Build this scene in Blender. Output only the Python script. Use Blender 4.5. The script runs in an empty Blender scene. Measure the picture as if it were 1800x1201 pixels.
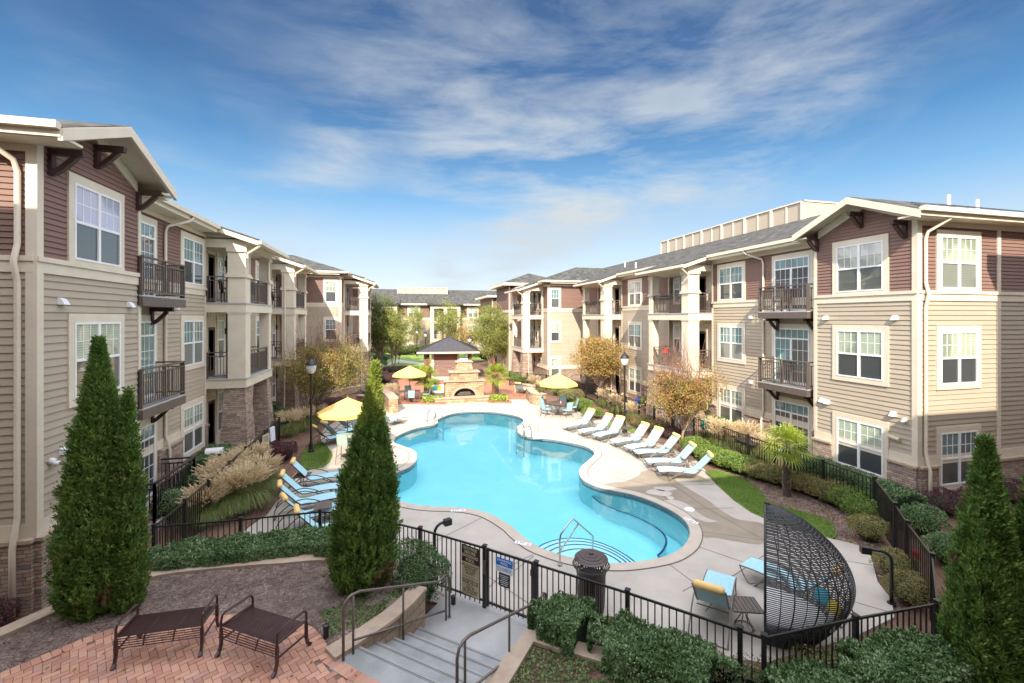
import bpy, bmesh, math, random
import numpy as np
from mathutils import Vector, Matrix, noise as mnoise

# ------------------------------------------------------------------ camera, sky, sun, exposure
SC = bpy.context.scene
COL = SC.collection
YAW = math.radians(14.07); F_PX = 780.0; HOR = 559.0; CAMZ = 6.0
FX, FY = math.sin(YAW), math.cos(YAW)
cam_d = bpy.data.cameras.new('camera'); cam = bpy.data.objects.new('camera', cam_d); COL.objects.link(cam)
cam.location = (0, 0, CAMZ); cam.rotation_euler = (math.pi/2, 0, -YAW)
cam_d.sensor_width = 36.0; cam_d.lens = 36.0*F_PX/1800.0
cam_d.shift_y = -(600.5-HOR)/1800.0
cam_d.clip_start = 0.1; cam_d.clip_end = 2000
SC.camera = cam

SKY_FILL = 6.0
SUN_A = 0.36       # metres of +X per metre of +Y a ray travels
SUN_E = 0.76       # metres it drops per metre of +Y
sdir = Vector((SUN_A, 1.0, -SUN_E)).normalized()
sun_el = math.asin(-sdir.z); sun_az = math.atan2(-sdir.x, -sdir.y)   # azimuth of the sun itself
sd = bpy.data.lights.new('sun', 'SUN'); sun = bpy.data.objects.new('sun', sd); COL.objects.link(sun)
sd.energy = 3.2; sd.angle = math.radians(0.5); sd.color = (1.0, 0.89, 0.74)
sun.rotation_euler = sdir.to_track_quat('-Z', 'Y').to_euler(); sun.location = (-10, -30, 30)

wd = bpy.data.worlds.new('World'); SC.world = wd; wd.use_nodes = True
nt = wd.node_tree; nt.nodes.clear()
def N(t, typ, **kw):
    n = t.nodes.new(typ)
    for k, v in kw.items():
        if k in n.inputs: n.inputs[k].default_value = v
        else: setattr(n, k, v)
    return n
def L(t, a, b): t.links.new(a, b)
def math_n(t, op, a, b=None, clamp=False):
    n = t.nodes.new('ShaderNodeMath'); n.operation = op; n.use_clamp = clamp
    for i, v in enumerate((a, b)):
        if v is None: continue
        if isinstance(v, (int, float)): n.inputs[i].default_value = v
        else: t.links.new(v, n.inputs[i])
    return n.outputs[0]
def ramp_n(t, fac, stops, interp='LINEAR'):
    n = t.nodes.new('ShaderNodeValToRGB'); cr = n.color_ramp; cr.interpolation = interp
    while len(cr.elements) < len(stops): cr.elements.new(0.5)
    for e, (p, c) in zip(cr.elements, stops):
        e.position = p; e.color = (c[0], c[1], c[2], 1) if not isinstance(c, (int, float)) else (c, c, c, 1)
    t.links.new(fac, n.inputs[0]); return n.outputs[0]
def mix_n(t, fac, a, b, typ='MIX'):
    n = t.nodes.new('ShaderNodeMix'); n.data_type = 'RGBA'; n.blend_type = typ
    for s, v in ((n.inputs[0], fac), (n.inputs[6], a), (n.inputs[7], b)):
        if isinstance(v, (int, float)): s.default_value = v
        elif isinstance(v, tuple): s.default_value = (v[0], v[1], v[2], 1)
        else: t.links.new(v, s)
    return n.outputs[2]
sky = N(nt, 'ShaderNodeTexSky', sky_type='NISHITA', sun_disc=False)
sky.sun_elevation = sun_el; sky.sun_rotation = sun_az
sky.air_density = 1.0; sky.dust_density = 0.6; sky.ozone_density = 3.0
tc = nt.nodes.new('ShaderNodeTexCoord')
sep = nt.nodes.new('ShaderNodeSeparateXYZ'); L(nt, tc.outputs['Generated'], sep.inputs[0])
z = math_n(nt, 'MAXIMUM', sep.outputs[2], 0.0)
grad = ramp_n(nt, z, [(0.0, (1.66, 1.74, 1.78)), (0.08, (1.52, 1.68, 1.80)), (0.16, (1.15, 1.50, 1.80)), (0.25, (.42, 1.02, 1.68)), (0.34, (.13, .55, 1.15)), (0.44, (.055, .27, .70)), (0.60, (.04, .17, .48))])
base = mix_n(nt, 0.12, grad, sky.outputs[0])
# cirrus sheet, laid out on a plane high above
zz = math_n(nt, 'ADD', z, 0.42)
cx = math_n(nt, 'DIVIDE', sep.outputs[0], zz); cy = math_n(nt, 'DIVIDE', sep.outputs[1], zz)
cmb = nt.nodes.new('ShaderNodeCombineXYZ'); L(nt, cx, cmb.inputs[0]); L(nt, cy, cmb.inputs[1])
mp = nt.nodes.new('ShaderNodeMapping'); mp.inputs['Rotation'].default_value = (0, 0, math.radians(20)); mp.inputs['Scale'].default_value = (0.85, 0.55, 1); mp.inputs['Location'].default_value = (3.1, 0.6, 0)
L(nt, cmb.outputs[0], mp.inputs[0])
n1 = N(nt, 'ShaderNodeTexNoise', Scale=2.0, Detail=4.0, Roughness=0.5, Distortion=0.25); L(nt, mp.outputs[0], n1.inputs[0])
mp2 = nt.nodes.new('ShaderNodeMapping'); mp2.inputs['Rotation'].default_value = (0, math.radians(28), math.radians(-14)); mp2.inputs['Scale'].default_value = (1.3, 1.8, 6.0); mp2.inputs['Location'].default_value = (.4, .2, .3)
L(nt, tc.outputs['Generated'], mp2.inputs[0])
n2 = N(nt, 'ShaderNodeTexNoise', Scale=2.0, Detail=13.0, Roughness=0.60, Distortion=0.22); L(nt, mp2.outputs[0], n2.inputs[0])
ax = math_n(nt, 'SUBTRACT', math_n(nt, 'MULTIPLY', sep.outputs[0], FY), math_n(nt, 'MULTIPLY', sep.outputs[1], FX))
band = math_n(nt, 'SUBTRACT', 1.0, math_n(nt, 'MULTIPLY', math_n(nt, 'ABSOLUTE', math_n(nt, 'SUBTRACT', ax, 0.08)), 0.55), clamp=True)
m1 = ramp_n(nt, math_n(nt, 'MULTIPLY', n1.outputs[0], math_n(nt, 'ADD', band, 0.12)), [(0.33, 0.0), (0.60, 1.0)])
m2 = ramp_n(nt, n2.outputs[0], [(0.40, 0.05), (0.62, 1.0)])
low = ramp_n(nt, z, [(0.0, 0.75), (0.22, 1.0), (0.38, 0.8), (0.55, 0.5)])
cf = math_n(nt, 'MULTIPLY', math_n(nt, 'MULTIPLY', m1, m2), low, clamp=True)
ccol = ramp_n(nt, z, [(0.0, (1.55, 1.66, 1.74)), (0.3, (1.65, 1.8, 1.9)), (0.6, (1.2, 1.38, 1.6))])
skyc = mix_n(nt, cf, base, ccol)
# added fill: sky beside, behind and above the view brightened to lift shade
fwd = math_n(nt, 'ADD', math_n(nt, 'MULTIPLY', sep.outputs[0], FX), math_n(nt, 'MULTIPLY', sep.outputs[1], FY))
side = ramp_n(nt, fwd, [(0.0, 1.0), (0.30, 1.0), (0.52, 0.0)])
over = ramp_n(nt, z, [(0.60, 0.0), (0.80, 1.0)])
fill_mask = math_n(nt, 'MAXIMUM', side, over)
skyc = mix_n(nt, fill_mask, skyc, (SKY_FILL*.97, SKY_FILL, SKY_FILL*1.13))
bg = nt.nodes.new('ShaderNodeBackground'); bg.inputs[1].default_value = 0.15
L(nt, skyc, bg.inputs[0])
wo = nt.nodes.new('ShaderNodeOutputWorld'); L(nt, bg.outputs[0], wo.inputs[0])
SC.view_settings.view_transform = 'Standard'; SC.view_settings.look = 'None'
SC.view_settings.exposure = 1.5; SC.view_settings.gamma = 1.0
SC.cycles.max_bounces = 8; SC.cycles.transparent_max_bounces = 16
SC.cycles.caustics_reflective = False; SC.cycles.caustics_refractive = False

# ------------------------------------------------------------------ helpers
RND = random.Random(7)
def at(px, py, z=0.0):
    """world point that stands at height z where the survey of the photograph puts it"""
    D = F_PX*(CAMZ-z)/(py-HOR); lat = (px-900.0)/F_PX*D
    return Vector((FX*D+FY*lat, FY*D-FX*lat, z))
def far(px, D, z=0.0):
    lat = (px-900.0)/F_PX*D
    return Vector((FX*D+FY*lat, FY*D-FX*lat, z))

class MB:
    def __init__(s): s.v = []; s.f = []
    def quad(s, *p):
        n = len(s.v); s.v += [tuple(q) for q in p]; s.f.append(tuple(range(n, n+len(p))))
    def hexa(s, c):
        """box from 8 corners: 4 bottom loop, 4 top loop; turned outward whichever handedness"""
        n = len(s.v); s.v += [tuple(q) for q in c]
        a, b, d = Vector(c[1])-Vector(c[0]), Vector(c[3])-Vector(c[0]), Vector(c[4])-Vector(c[0])
        fs = [(3,2,1,0),(4,5,6,7),(0,1,5,4),(1,2,6,5),(2,3,7,6),(3,0,4,7)]
        if a.cross(b).dot(d) < 0: fs = [tuple(reversed(f)) for f in fs]
        s.f += [tuple(n+i for i in f) for f in fs]
    def box(s, x0, x1, y0, y1, z0, z1):
        if x0 > x1: x0, x1 = x1, x0
        if y0 > y1: y0, y1 = y1, y0
        s.hexa([(x0,y0,z0),(x1,y0,z0),(x1,y1,z0),(x0,y1,z0),(x0,y0,z1),(x1,y0,z1),(x1,y1,z1),(x0,y1,z1)])
    def bar(s, p, q, w, h=None, up=(0,0,1)):
        """rectangular bar from p to q, w wide and h deep"""
        h = w if h is None else h
        p, q = Vector(p), Vector(q); d = (q-p).normalized(); u = Vector(up)
        if abs(d.dot(u)) > .98: u = Vector((1,0,0))
        r = d.cross(u).normalized()*(w/2); t = r.cross(d).normalized()*(h/2)
        s.hexa([p-r-t, p+r-t, p+r+t, p-r+t, q-r-t, q+r-t, q+r+t, q-r+t])
    def tube(s, pts, r, n=6, caps=True):
        pts = [Vector(p) for p in pts]; m = len(pts)
        rs = r if isinstance(r, (list, tuple)) else [r]*m
        base = len(s.v); prev = None
        for i, p in enumerate(pts):
            d = (pts[min(i+1, m-1)]-pts[max(i-1, 0)])
            d = d.normalized() if d.length > 1e-9 else Vector((0,0,1))
            if prev is None:
                u = Vector((0,0,1)) if abs(d.z) < .9 else Vector((1,0,0))
                a = d.cross(u).normalized()
            else:
                a = (prev - d*prev.dot(d)); a = a.normalized() if a.length > 1e-6 else d.orthogonal().normalized()
            prev = a; b = d.cross(a)
            for k in range(n):
                t = 2*math.pi*k/n; s.v.append(tuple(p + (a*math.cos(t)+b*math.sin(t))*rs[i]))
        for i in range(m-1):
            for k in range(n):
                k2 = (k+1) % n
                s.f.append((base+i*n+k, base+i*n+k2, base+(i+1)*n+k2, base+(i+1)*n+k))
        if caps:
            s.f.append(tuple(base+k for k in reversed(range(n)))); s.f.append(tuple(base+(m-1)*n+k for k in range(n)))
    def lathe(s, prof, c=(0,0,0), n=16, cap=True):
        base = len(s.v); m = len(prof)
        for r, z in prof:
            for k in range(n):
                t = 2*math.pi*k/n; s.v.append((c[0]+r*math.cos(t), c[1]+r*math.sin(t), c[2]+z))
        for i in range(m-1):
            for k in range(n):
                k2 = (k+1) % n; s.f.append((base+i*n+k, base+i*n+k2, base+(i+1)*n+k2, base+(i+1)*n+k))
        if cap:
            s.f.append(tuple(base+k for k in reversed(range(n)))); s.f.append(tuple(base+(m-1)*n+k for k in range(n)))
    def prism(s, poly, z0, z1):
        """vertical prism over a 2-D outline"""
        ar = sum(poly[i][0]*poly[(i+1) % len(poly)][1]-poly[(i+1) % len(poly)][0]*poly[i][1] for i in range(len(poly)))
        if ar < 0: poly = list(reversed(poly))
        n = len(s.v); m = len(poly)
        s.v += [(p[0], p[1], z0) for p in poly] + [(p[0], p[1], z1) for p in poly]
        s.f.append(tuple(n+m+i for i in range(m))); s.f.append(tuple(n+i for i in reversed(range(m))))
        for i in range(m): j = (i+1) % m; s.f.append((n+i, n+j, n+m+j, n+m+i))
    def slab(s, q, th):
        """thick sheet hanging th below the quad q"""
        s.hexa([Vector(p)-Vector((0,0,th)) for p in q]+[Vector(p) for p in q])
    def build(s, name, m, parent=None, smooth=False, loc=None, bevel=0):
        me = bpy.data.meshes.new(name); me.from_pydata(s.v, [], s.f); me.update()
        return link(name, me, m, parent, smooth, loc, bevel)
def link(name, me, m, parent=None, smooth=False, loc=None, bevel=0):
    o = bpy.data.objects.new(name, me); COL.objects.link(o)
    if m is not None: me.materials.append(m)
    if smooth:
        me.polygons.foreach_set('use_smooth', [True]*len(me.polygons))
    if parent is not None:
        o.parent = parent
        if loc is None and parent.get('worldparts'):      # geometry given in world coordinates
            r = parent
            if r.parent is None: o.location = -Vector(r.location)
    if loc is not None: o.location = loc
    if bevel:
        b = o.modifiers.new('bevel', 'BEVEL'); b.width = bevel; b.segments = 2; b.limit_method = 'ANGLE'
    return o
def nmesh(name, V, F):
    """mesh from numpy arrays, all faces of one size"""
    me = bpy.data.meshes.new(name); V = np.asarray(V, dtype=np.float32); F = np.asarray(F, dtype=np.int32)
    k = F.shape[1]
    me.vertices.add(len(V)); me.vertices.foreach_set('co', V.ravel())
    me.loops.add(F.size); me.loops.foreach_set('vertex_index', F.ravel())
    me.polygons.add(len(F)); me.polygons.foreach_set('loop_start', np.arange(0, F.size, k, dtype=np.int32))
    me.update(calc_edges=True); me.validate(); return me
def tag(o, label=None, cat=None, group=None, kind=None):
    if label: o['label'] = label
    if cat: o['category'] = cat
    if group: o['group'] = group
    if kind: o['kind'] = kind
    return o
def thing(name, label, cat, loc=(0,0,0), rz=0.0, group=None, world=False):
    o = bpy.data.objects.new(name, None); COL.objects.link(o); o.location = loc; o.rotation_euler = (0, 0, rz)
    o.empty_display_size = .2
    if world: o['worldparts'] = 1
    return tag(o, label, cat, group)
def dup(root, loc, rz, label, group=None):
    def cp(o, par):
        c = o.copy(); COL.objects.link(c); c.parent = par
        for ch in [x for x in o.children]: cp(ch, c)
        return c
    r = cp(root, None); r.location = loc; r.rotation_euler = (0, 0, rz); r['label'] = label
    if group: r['group'] = group
    return r
def catmull(pts, n=6, closed=True):
    out = []; m = len(pts)
    rng = range(m) if closed else range(m-1)
    for i in rng:
        g = (lambda k: Vector(pts[k % m])) if closed else (lambda k: Vector(pts[max(0, min(m-1, k))]))
        p0, p1, p2, p3 = g(i-1), g(i), g(i+1), g(i+2)
        for j in range(n):
            t = j/n
            out.append(.5*((2*p1)+(-p0+p2)*t+(2*p0-5*p1+4*p2-p3)*t*t+(-p0+3*p1-3*p2+p3)*t**3))
    if not closed: out.append(Vector(pts[-1]))
    return out

# ------------------------------------------------------------------ materials
MATS = {}
def new_mat(name):
    m = bpy.data.materials.new(name); m.use_nodes = True; t = m.node_tree
    p = t.nodes['Principled BSDF']; MATS[name] = m; return m, t, p
def mat(name, c, rough=.6, c2=None, sc=6., metal=0., bump=0., bsc=None, detail=4., coat=0., spec=None):
    """plain surface: two colours mixed by noise, optional noise bump"""
    m, t, p = new_mat(name)
    p.inputs['Roughness'].default_value = rough; p.inputs['Metallic'].default_value = metal
    if coat: p.inputs['Coat Weight'].default_value = coat; p.inputs['Coat Roughness'].default_value = .03
    if spec is not None: p.inputs['Specular IOR Level'].default_value = spec
    g = t.nodes.new('ShaderNodeNewGeometry')
    if c2 is None: c2 = tuple(v*.82 for v in c)
    nz = N(t, 'ShaderNodeTexNoise', Scale=sc, Detail=detail, Roughness=.6); L(t, g.outputs['Position'], nz.inputs[0])
    f = ramp_n(t, nz.outputs[0], [(.35, 0.), (.65, 1.)])
    L(t, mix_n(t, f, c, c2), p.inputs['Base Color'])
    if bump:
        nb = N(t, 'ShaderNodeTexNoise', Scale=bsc or sc*4, Detail=6., Roughness=.7); L(t, g.outputs['Position'], nb.inputs[0])
        b = t.nodes.new('ShaderNodeBump'); b.inputs['Strength'].default_value = bump; b.inputs['Distance'].default_value = .02
        L(t, nb.outputs[0], b.inputs['Height']); L(t, b.outputs[0], p.inputs['Normal'])
    return m
def board_mat(name, c, c2):
    m, t, p = new_mat(name); g = t.nodes.new('ShaderNodeNewGeometry'); p.inputs['Roughness'].default_value = .72
    v, _, sp_ = wallvec(t, .35, 6.); nz = N(t, 'ShaderNodeTexNoise', Scale=1.0, Detail=5., Roughness=.6); L(t, v, nz.inputs[0])
    f = math_n(t, 'ADD', math_n(t, 'MULTIPLY', g.outputs['Random Per Island'], .5), math_n(t, 'MULTIPLY', nz.outputs[0], .6), clamp=True)
    L(t, mix_n(t, f, c, c2), p.inputs['Base Color']); nb = N(t, 'ShaderNodeTexNoise', Scale=1., Detail=6.); v2, _, _ = wallvec(t, 3., 60.); L(t, v2, nb.inputs[0])
    b = t.nodes.new('ShaderNodeBump'); b.inputs['Strength'].default_value = .25; b.inputs['Distance'].default_value = .01; L(t, nb.outputs[0], b.inputs['Height']); L(t, b.outputs[0], p.inputs['Normal'])
def leaf_mat(name, cols, rough=.5, transl=.25, nsc=1.5):
    """leaves: each leaf its own shade, with broad colour drift through the plant"""
    m, t, p = new_mat(name); g = t.nodes.new('ShaderNodeNewGeometry')
    stops = [(i/(len(cols)-1) if len(cols) > 1 else 0, c) for i, c in enumerate(cols)]
    nz = N(t, 'ShaderNodeTexNoise', Scale=nsc, Detail=2.); L(t, g.outputs['Position'], nz.inputs[0])
    f = math_n(t, 'ADD', math_n(t, 'MULTIPLY', g.outputs['Random Per Island'], .55), math_n(t, 'MULTIPLY', math_n(t, 'SUBTRACT', nz.outputs[0], .27), .95), clamp=True)
    c = ramp_n(t, f, stops)
    L(t, c, p.inputs['Base Color']); p.inputs['Roughness'].default_value = rough
    p.inputs['Specular IOR Level'].default_value = .35
    if transl:
        tr = t.nodes.new('ShaderNodeBsdfTranslucent'); L(t, c, tr.inputs[0])
        mx = t.nodes.new('ShaderNodeMixShader'); mx.inputs[0].default_value = transl
        out = [n for n in t.nodes if n.type == 'OUTPUT_MATERIAL'][0]
        L(t, p.outputs[0], mx.inputs[1]); L(t, tr.outputs[0], mx.inputs[2]); L(t, mx.outputs[0], out.inputs[0])
    return m
def wallvec(t, sx=1., sz=1.):
    g = t.nodes.new('ShaderNodeNewGeometry'); s = t.nodes.new('ShaderNodeSeparateXYZ'); L(t, g.outputs['Position'], s.inputs[0])
    c = t.nodes.new('ShaderNodeCombineXYZ')
    L(t, math_n(t, 'MULTIPLY', math_n(t, 'ADD', s.outputs[0], s.outputs[1]), sx), c.inputs[0]); L(t, math_n(t, 'MULTIPLY', s.outputs[2], sz), c.inputs[1])
    return c.outputs[0], g, s
board_mat('siding_brown', (.225,.130,.100), (.175,.102,.080)); board_mat('siding_tan', (.440,.370,.280), (.365,.305,.228))
def stone_mat(name, cols, mortar=(.10,.085,.07), bw=.42, rh=.085):
    m, t, p = new_mat(name); v, g, s = wallvec(t)
    nz = N(t, 'ShaderNodeTexNoise', Scale=2.2, Detail=2.); L(t, g.outputs['Position'], nz.inputs[0])
    vm = t.nodes.new('ShaderNodeVectorMath'); vm.operation = 'MULTIPLY_ADD'
    L(t, nz.outputs['Color'], vm.inputs[0]); vm.inputs[1].default_value = (.16, .05, 0); L(t, v, vm.inputs[2])
    b = N(t, 'ShaderNodeTexBrick'); b.offset = .41; b.squash = .6; b.squash_frequency = 3
    b.inputs['Scale'].default_value = 1.; b.inputs['Mortar Size'].default_value = .006; b.inputs['Mortar Smooth'].default_value = .4
    b.inputs['Brick Width'].default_value = bw; b.inputs['Row Height'].default_value = rh
    b.inputs['Color1'].default_value = (0, 0, 0, 1); b.inputs['Color2'].default_value = (1, 1, 1, 1); b.inputs['Mortar'].default_value = (.5, .5, .5, 1)
    L(t, vm.outputs[0], b.inputs[0])
    n3 = N(t, 'ShaderNodeTexNoise', Scale=3.1, Detail=3.); L(t, g.outputs['Position'], n3.inputs[0])
    ff = math_n(t, 'ADD', math_n(t, 'MULTIPLY', b.outputs[0], .75), math_n(t, 'MULTIPLY', n3.outputs[0], .3), clamp=True)
    c = ramp_n(t, ff, [(i/(len(cols)-1), q) for i, q in enumerate(cols)])
    L(t, mix_n(t, b.outputs['Fac'], c, mortar), p.inputs['Base Color']); p.inputs['Roughness'].default_value = .85
    n2 = N(t, 'ShaderNodeTexNoise', Scale=14., Detail=6., Roughness=.7); L(t, g.outputs['Position'], n2.inputs[0])
    h = math_n(t, 'ADD', math_n(t, 'MULTIPLY', math_n(t, 'SUBTRACT', 1., b.outputs['Fac']), 1.), math_n(t, 'ADD', math_n(t, 'MULTIPLY', n2.outputs[0], .8), math_n(t, 'MULTIPLY', b.outputs[0], .8)))
    bu = t.nodes.new('ShaderNodeBump'); bu.inputs['Strength'].default_value = .9; bu.inputs['Distance'].default_value = .03
    L(t, h, bu.inputs['Height']); L(t, bu.outputs[0], p.inputs['Normal'])
    return m
def blind_mat(name, c1, c2, coat=1.):
    """slatted blind hung directly behind glass, the glass itself is the glossy coat"""
    m, t, p = new_mat(name); g = t.nodes.new('ShaderNodeNewGeometry'); s = t.nodes.new('ShaderNodeSeparateXYZ'); L(t, g.outputs['Position'], s.inputs[0])
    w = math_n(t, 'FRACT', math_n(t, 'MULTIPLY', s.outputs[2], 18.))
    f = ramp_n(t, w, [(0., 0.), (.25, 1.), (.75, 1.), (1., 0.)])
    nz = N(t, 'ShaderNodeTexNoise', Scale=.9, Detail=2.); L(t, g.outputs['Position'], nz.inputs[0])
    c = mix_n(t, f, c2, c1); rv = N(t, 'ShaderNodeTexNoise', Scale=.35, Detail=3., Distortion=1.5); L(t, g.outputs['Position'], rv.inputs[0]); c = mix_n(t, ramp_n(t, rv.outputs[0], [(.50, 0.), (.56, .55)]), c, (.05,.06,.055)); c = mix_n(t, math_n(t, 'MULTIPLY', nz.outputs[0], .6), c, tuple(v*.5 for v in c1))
    L(t, c, p.inputs['Base Color']); p.inputs['Roughness'].default_value = .5
    p.inputs['Coat Weight'].default_value = coat; p.inputs['Coat Roughness'].default_value = .01; p.inputs['Coat IOR'].default_value = 1.75
    return m
M = MATS
mat('trim', (.66,.585,.455), .6, (.60,.53,.41), 2.)
mat('soffit', (.62,.55,.44), .7, (.56,.50,.40), 2.)
mat('vinyl_white', (.80,.80,.78), .4, (.74,.74,.73), 4.)
mat('bracket_brown', (.060,.030,.024), .6)
mat('rail_bronze', (.12,.095,.08), .5, (.09,.072,.06), 8.)
mat('fence_black', (.014,.013,.014), .35, (.022,.02,.02), 9.)
mat('shingle', (.034,.036,.037), .95, (.12,.115,.105), 2.4, bump=.9, bsc=16., detail=12., spec=.08)
mat('metal_roof', (.045,.040,.042), .35, (.06,.055,.055), 2., metal=.3)
mat('ceiling_dark', (.16,.14,.12), .8)
mat('steel', (.62,.62,.60), .22, (.5,.5,.5), 20., metal=1.)
mat('handrail_bronze', (.17,.135,.115), .4, (.13,.10,.085), 20., metal=.3)
mat('bench_brown', (.045,.022,.022), .35, (.06,.03,.028), 12.)
mat('sling_blue', (.36,.60,.66), .7, (.31,.54,.60), 14.)
mat('sling_green', (.38,.50,.42), .7, (.32,.44,.37), 14.)
mat('yellow_fabric', (.78,.54,.22), .75, (.72,.48,.18), 6.)
mat('canopy_yellow', (.84,.54,.16), .8, (.80,.50,.14), 3.)
mat('frame_taupe', (.20,.165,.135), .4, (.16,.13,.11), 20., metal=.2)
mat('frame_dark', (.06,.05,.045), .4, (.045,.04,.035), 20., metal=.2)
mat('table_brown', (.13,.10,.085), .6, (.10,.08,.07), 12.)
mat('wicker', (.014,.014,.016), .4, (.03,.03,.032), 30.)
mat('can_brown', (.060,.040,.036), .38, (.085,.058,.05), 14.)
mat('white_cushion', (.75,.74,.70), .9, (.68,.67,.63), 6.)
mat('sign_brown', (.060,.030,.018), .5); mat('sign_cream', (.60,.52,.33), .5); mat('sign_white', (.85,.86,.87), .4)
mat('sign_blue', (.01,.18,.62), .4); mat('sign_black', (.02,.02,.02), .4); mat('letter_dark', (.03,.02,.015), .5); mat('letter_cream', (.80,.72,.52), .5)
mat('red_plastic', (.55,.05,.03), .5); mat('blue_cloth', (.01,.12,.75), .7); mat('white_cloth', (.75,.78,.85), .8); mat('teal_cloth', (.02,.35,.38), .8)
mat('post_red', (.22,.075,.04), .6)
mat('bark', (.16,.12,.09), .9, (.10,.075,.055), 9., bump=.6)
mat('bark_pale', (.34,.26,.19), .85, (.24,.17,.12), 9., bump=.5)
mat('twig_red', (.26,.13,.09), .8, (.20,.10,.07), 9.)
mat('palm_trunk', (.10,.075,.055), .95, (.05,.04,.03), 24., bump=1.)
mat('concrete', (.47,.42,.36), .8, (.375,.335,.285), .8, bump=.15, bsc=40., detail=9.)
mat('coping', (.50,.43,.35), .8, (.44,.38,.30), 3., bump=.2, bsc=50.)
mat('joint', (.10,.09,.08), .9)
mat('wet_concrete', (.25,.205,.155), .45, (.30,.25,.19), 2.)
mat('walk_concrete', (.42,.415,.40), .8, (.35,.345,.335), 1.6, bump=.2, bsc=40.)
mat('step_concrete', (.33,.335,.33), .85, (.24,.25,.245), 2.2, bump=.3, bsc=30.)
mat('cap_stone', (.44,.345,.255), .85, (.36,.27,.20), 5., bump=.3, bsc=30.)
mat('pool_plaster', (.28,.73,.78), .7, (.25,.70,.76), 1.2)
mat('pool_shelf', (.50,.84,.88), .7, (.46,.81,.86), 1.2)
mat('pool_tile', (.05,.10,.14), .15, (.22,.26,.27), 30.)
mat('pool_line', (.015,.045,.16), .3)
mat('glass_lamp', (.62,.60,.55), .15, (.5,.5,.47), 3., coat=.6)
mat('firebox', (.03,.028,.026), .8); mat('mortar_sand', (.19,.13,.10), .95)
mat('boulder', (.30,.27,.24), .9, (.20,.18,.16), 5., bump=.8, bsc=10.)
mat('pillow_yellow', (.85,.65,.05), .8); mat('pillow_teal', (.03,.45,.60), .8)
stone_mat('stone_ledge', [(.13,.085,.075),(.28,.19,.155),(.42,.32,.24),(.34,.22,.18),(.50,.39,.28),(.20,.165,.155),(.55,.46,.36)], (.07,.055,.045), .33, .075)
stone_mat('stone_warm', [(.20,.11,.06),(.40,.25,.13),(.52,.38,.23),(.32,.17,.09),(.48,.37,.24),(.25,.17,.12)], (.10,.07,.045), .42, .14)
stone_mat('stone_block', [(.30,.225,.15),(.40,.30,.20),(.34,.25,.17),(.44,.34,.24)], (.06,.05,.04), .44, .19)
blind_mat('blind_light', (.50,.58,.42), (.22,.28,.20)); blind_mat('blind_screen', (.135,.15,.125), (.06,.07,.06))
blind_mat('blind_violet', (.56,.56,.70), (.34,.34,.46)); blind_mat('pane_dark', (.055,.065,.07), (.035,.045,.05))
blind_mat('blind_cream', (.62,.62,.52), (.36,.37,.30)); blind_mat('blind_mid', (.26,.29,.24), (.12,.14,.12)); blind_mat('blind_teal', (.16,.30,.29), (.07,.14,.15))
m_, t_, p_ = new_mat('brick_clay'); g_ = t_.nodes.new('ShaderNodeNewGeometry')
c_ = ramp_n(t_, g_.outputs['Random Per Island'], [(0., (.32,.13,.08)), (.35, (.52,.235,.14)), (.7, (.60,.32,.20)), (1., (.40,.21,.165))])
nz_ = N(t_, 'ShaderNodeTexNoise', Scale=30., Detail=4.); L(t_, g_.outputs['Position'], nz_.inputs[0])
nq_ = N(t_, 'ShaderNodeTexNoise', Scale=1.2, Detail=3.); L(t_, g_.outputs['Position'], nq_.inputs[0])
c_ = mix_n(t_, math_n(t_, 'MULTIPLY', nz_.outputs[0], .45), c_, (.28,.15,.11)); c_ = mix_n(t_, math_n(t_, 'MULTIPLY', nq_.outputs[0], .3), c_, (.42,.30,.25))
L(t_, c_, p_.inputs['Base Color']); p_.inputs['Roughness'].default_value = .85
m_, t_, p_ = new_mat('brick_far'); g_ = t_.nodes.new('ShaderNodeNewGeometry')
b_ = N(t_, 'ShaderNodeTexBrick'); b_.inputs['Scale'].default_value = 4.; b_.inputs['Color1'].default_value = (.44,.19,.11,1); b_.inputs['Color2'].default_value = (.34,.14,.08,1); b_.inputs['Mortar'].default_value = (.22,.13,.09,1); b_.inputs['Mortar Size'].default_value = .02
L(t_, g_.outputs['Position'], b_.inputs[0]); L(t_, b_.outputs[0], p_.inputs['Base Color']); p_.inputs['Roughness'].default_value = .9
def ground_mat(name, cols, s1, s2, bump):
    m, t, p = new_mat(name); g = t.nodes.new('ShaderNodeNewGeometry')
    a = N(t, 'ShaderNodeTexNoise', Scale=s1, Detail=3.); b = N(t, 'ShaderNodeTexNoise', Scale=s2, Detail=8., Roughness=.75)
    L(t, g.outputs['Position'], a.inputs[0]); L(t, g.outputs['Position'], b.inputs[0])
    f = math_n(t, 'ADD', math_n(t, 'MULTIPLY', a.outputs[0], .4), math_n(t, 'MULTIPLY', b.outputs[0], .6))
    L(t, ramp_n(t, f, [(.32, cols[0]), (.5, cols[1]), (.66, cols[2])]), p.inputs['Base Color']); p.inputs['Roughness'].default_value = .95
    bu = t.nodes.new('ShaderNodeBump'); bu.inputs['Strength'].default_value = bump; bu.inputs['Distance'].default_value = .05
    L(t, b.outputs[0], bu.inputs['Height']); L(t, bu.outputs[0], p.inputs['Normal'])
    return m
ground_mat('mulch', [(.10,.052,.034), (.19,.105,.07), (.27,.17,.125)], 1.4, 26., 1.)
ground_mat('pine_straw', [(.13,.09,.08), (.25,.185,.16), (.42,.34,.30)], 1.6, 34., 1.)
ground_mat('lawn', [(.10,.17,.03), (.17,.26,.05), (.26,.33,.09)], .9, 30., 1.)
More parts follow.
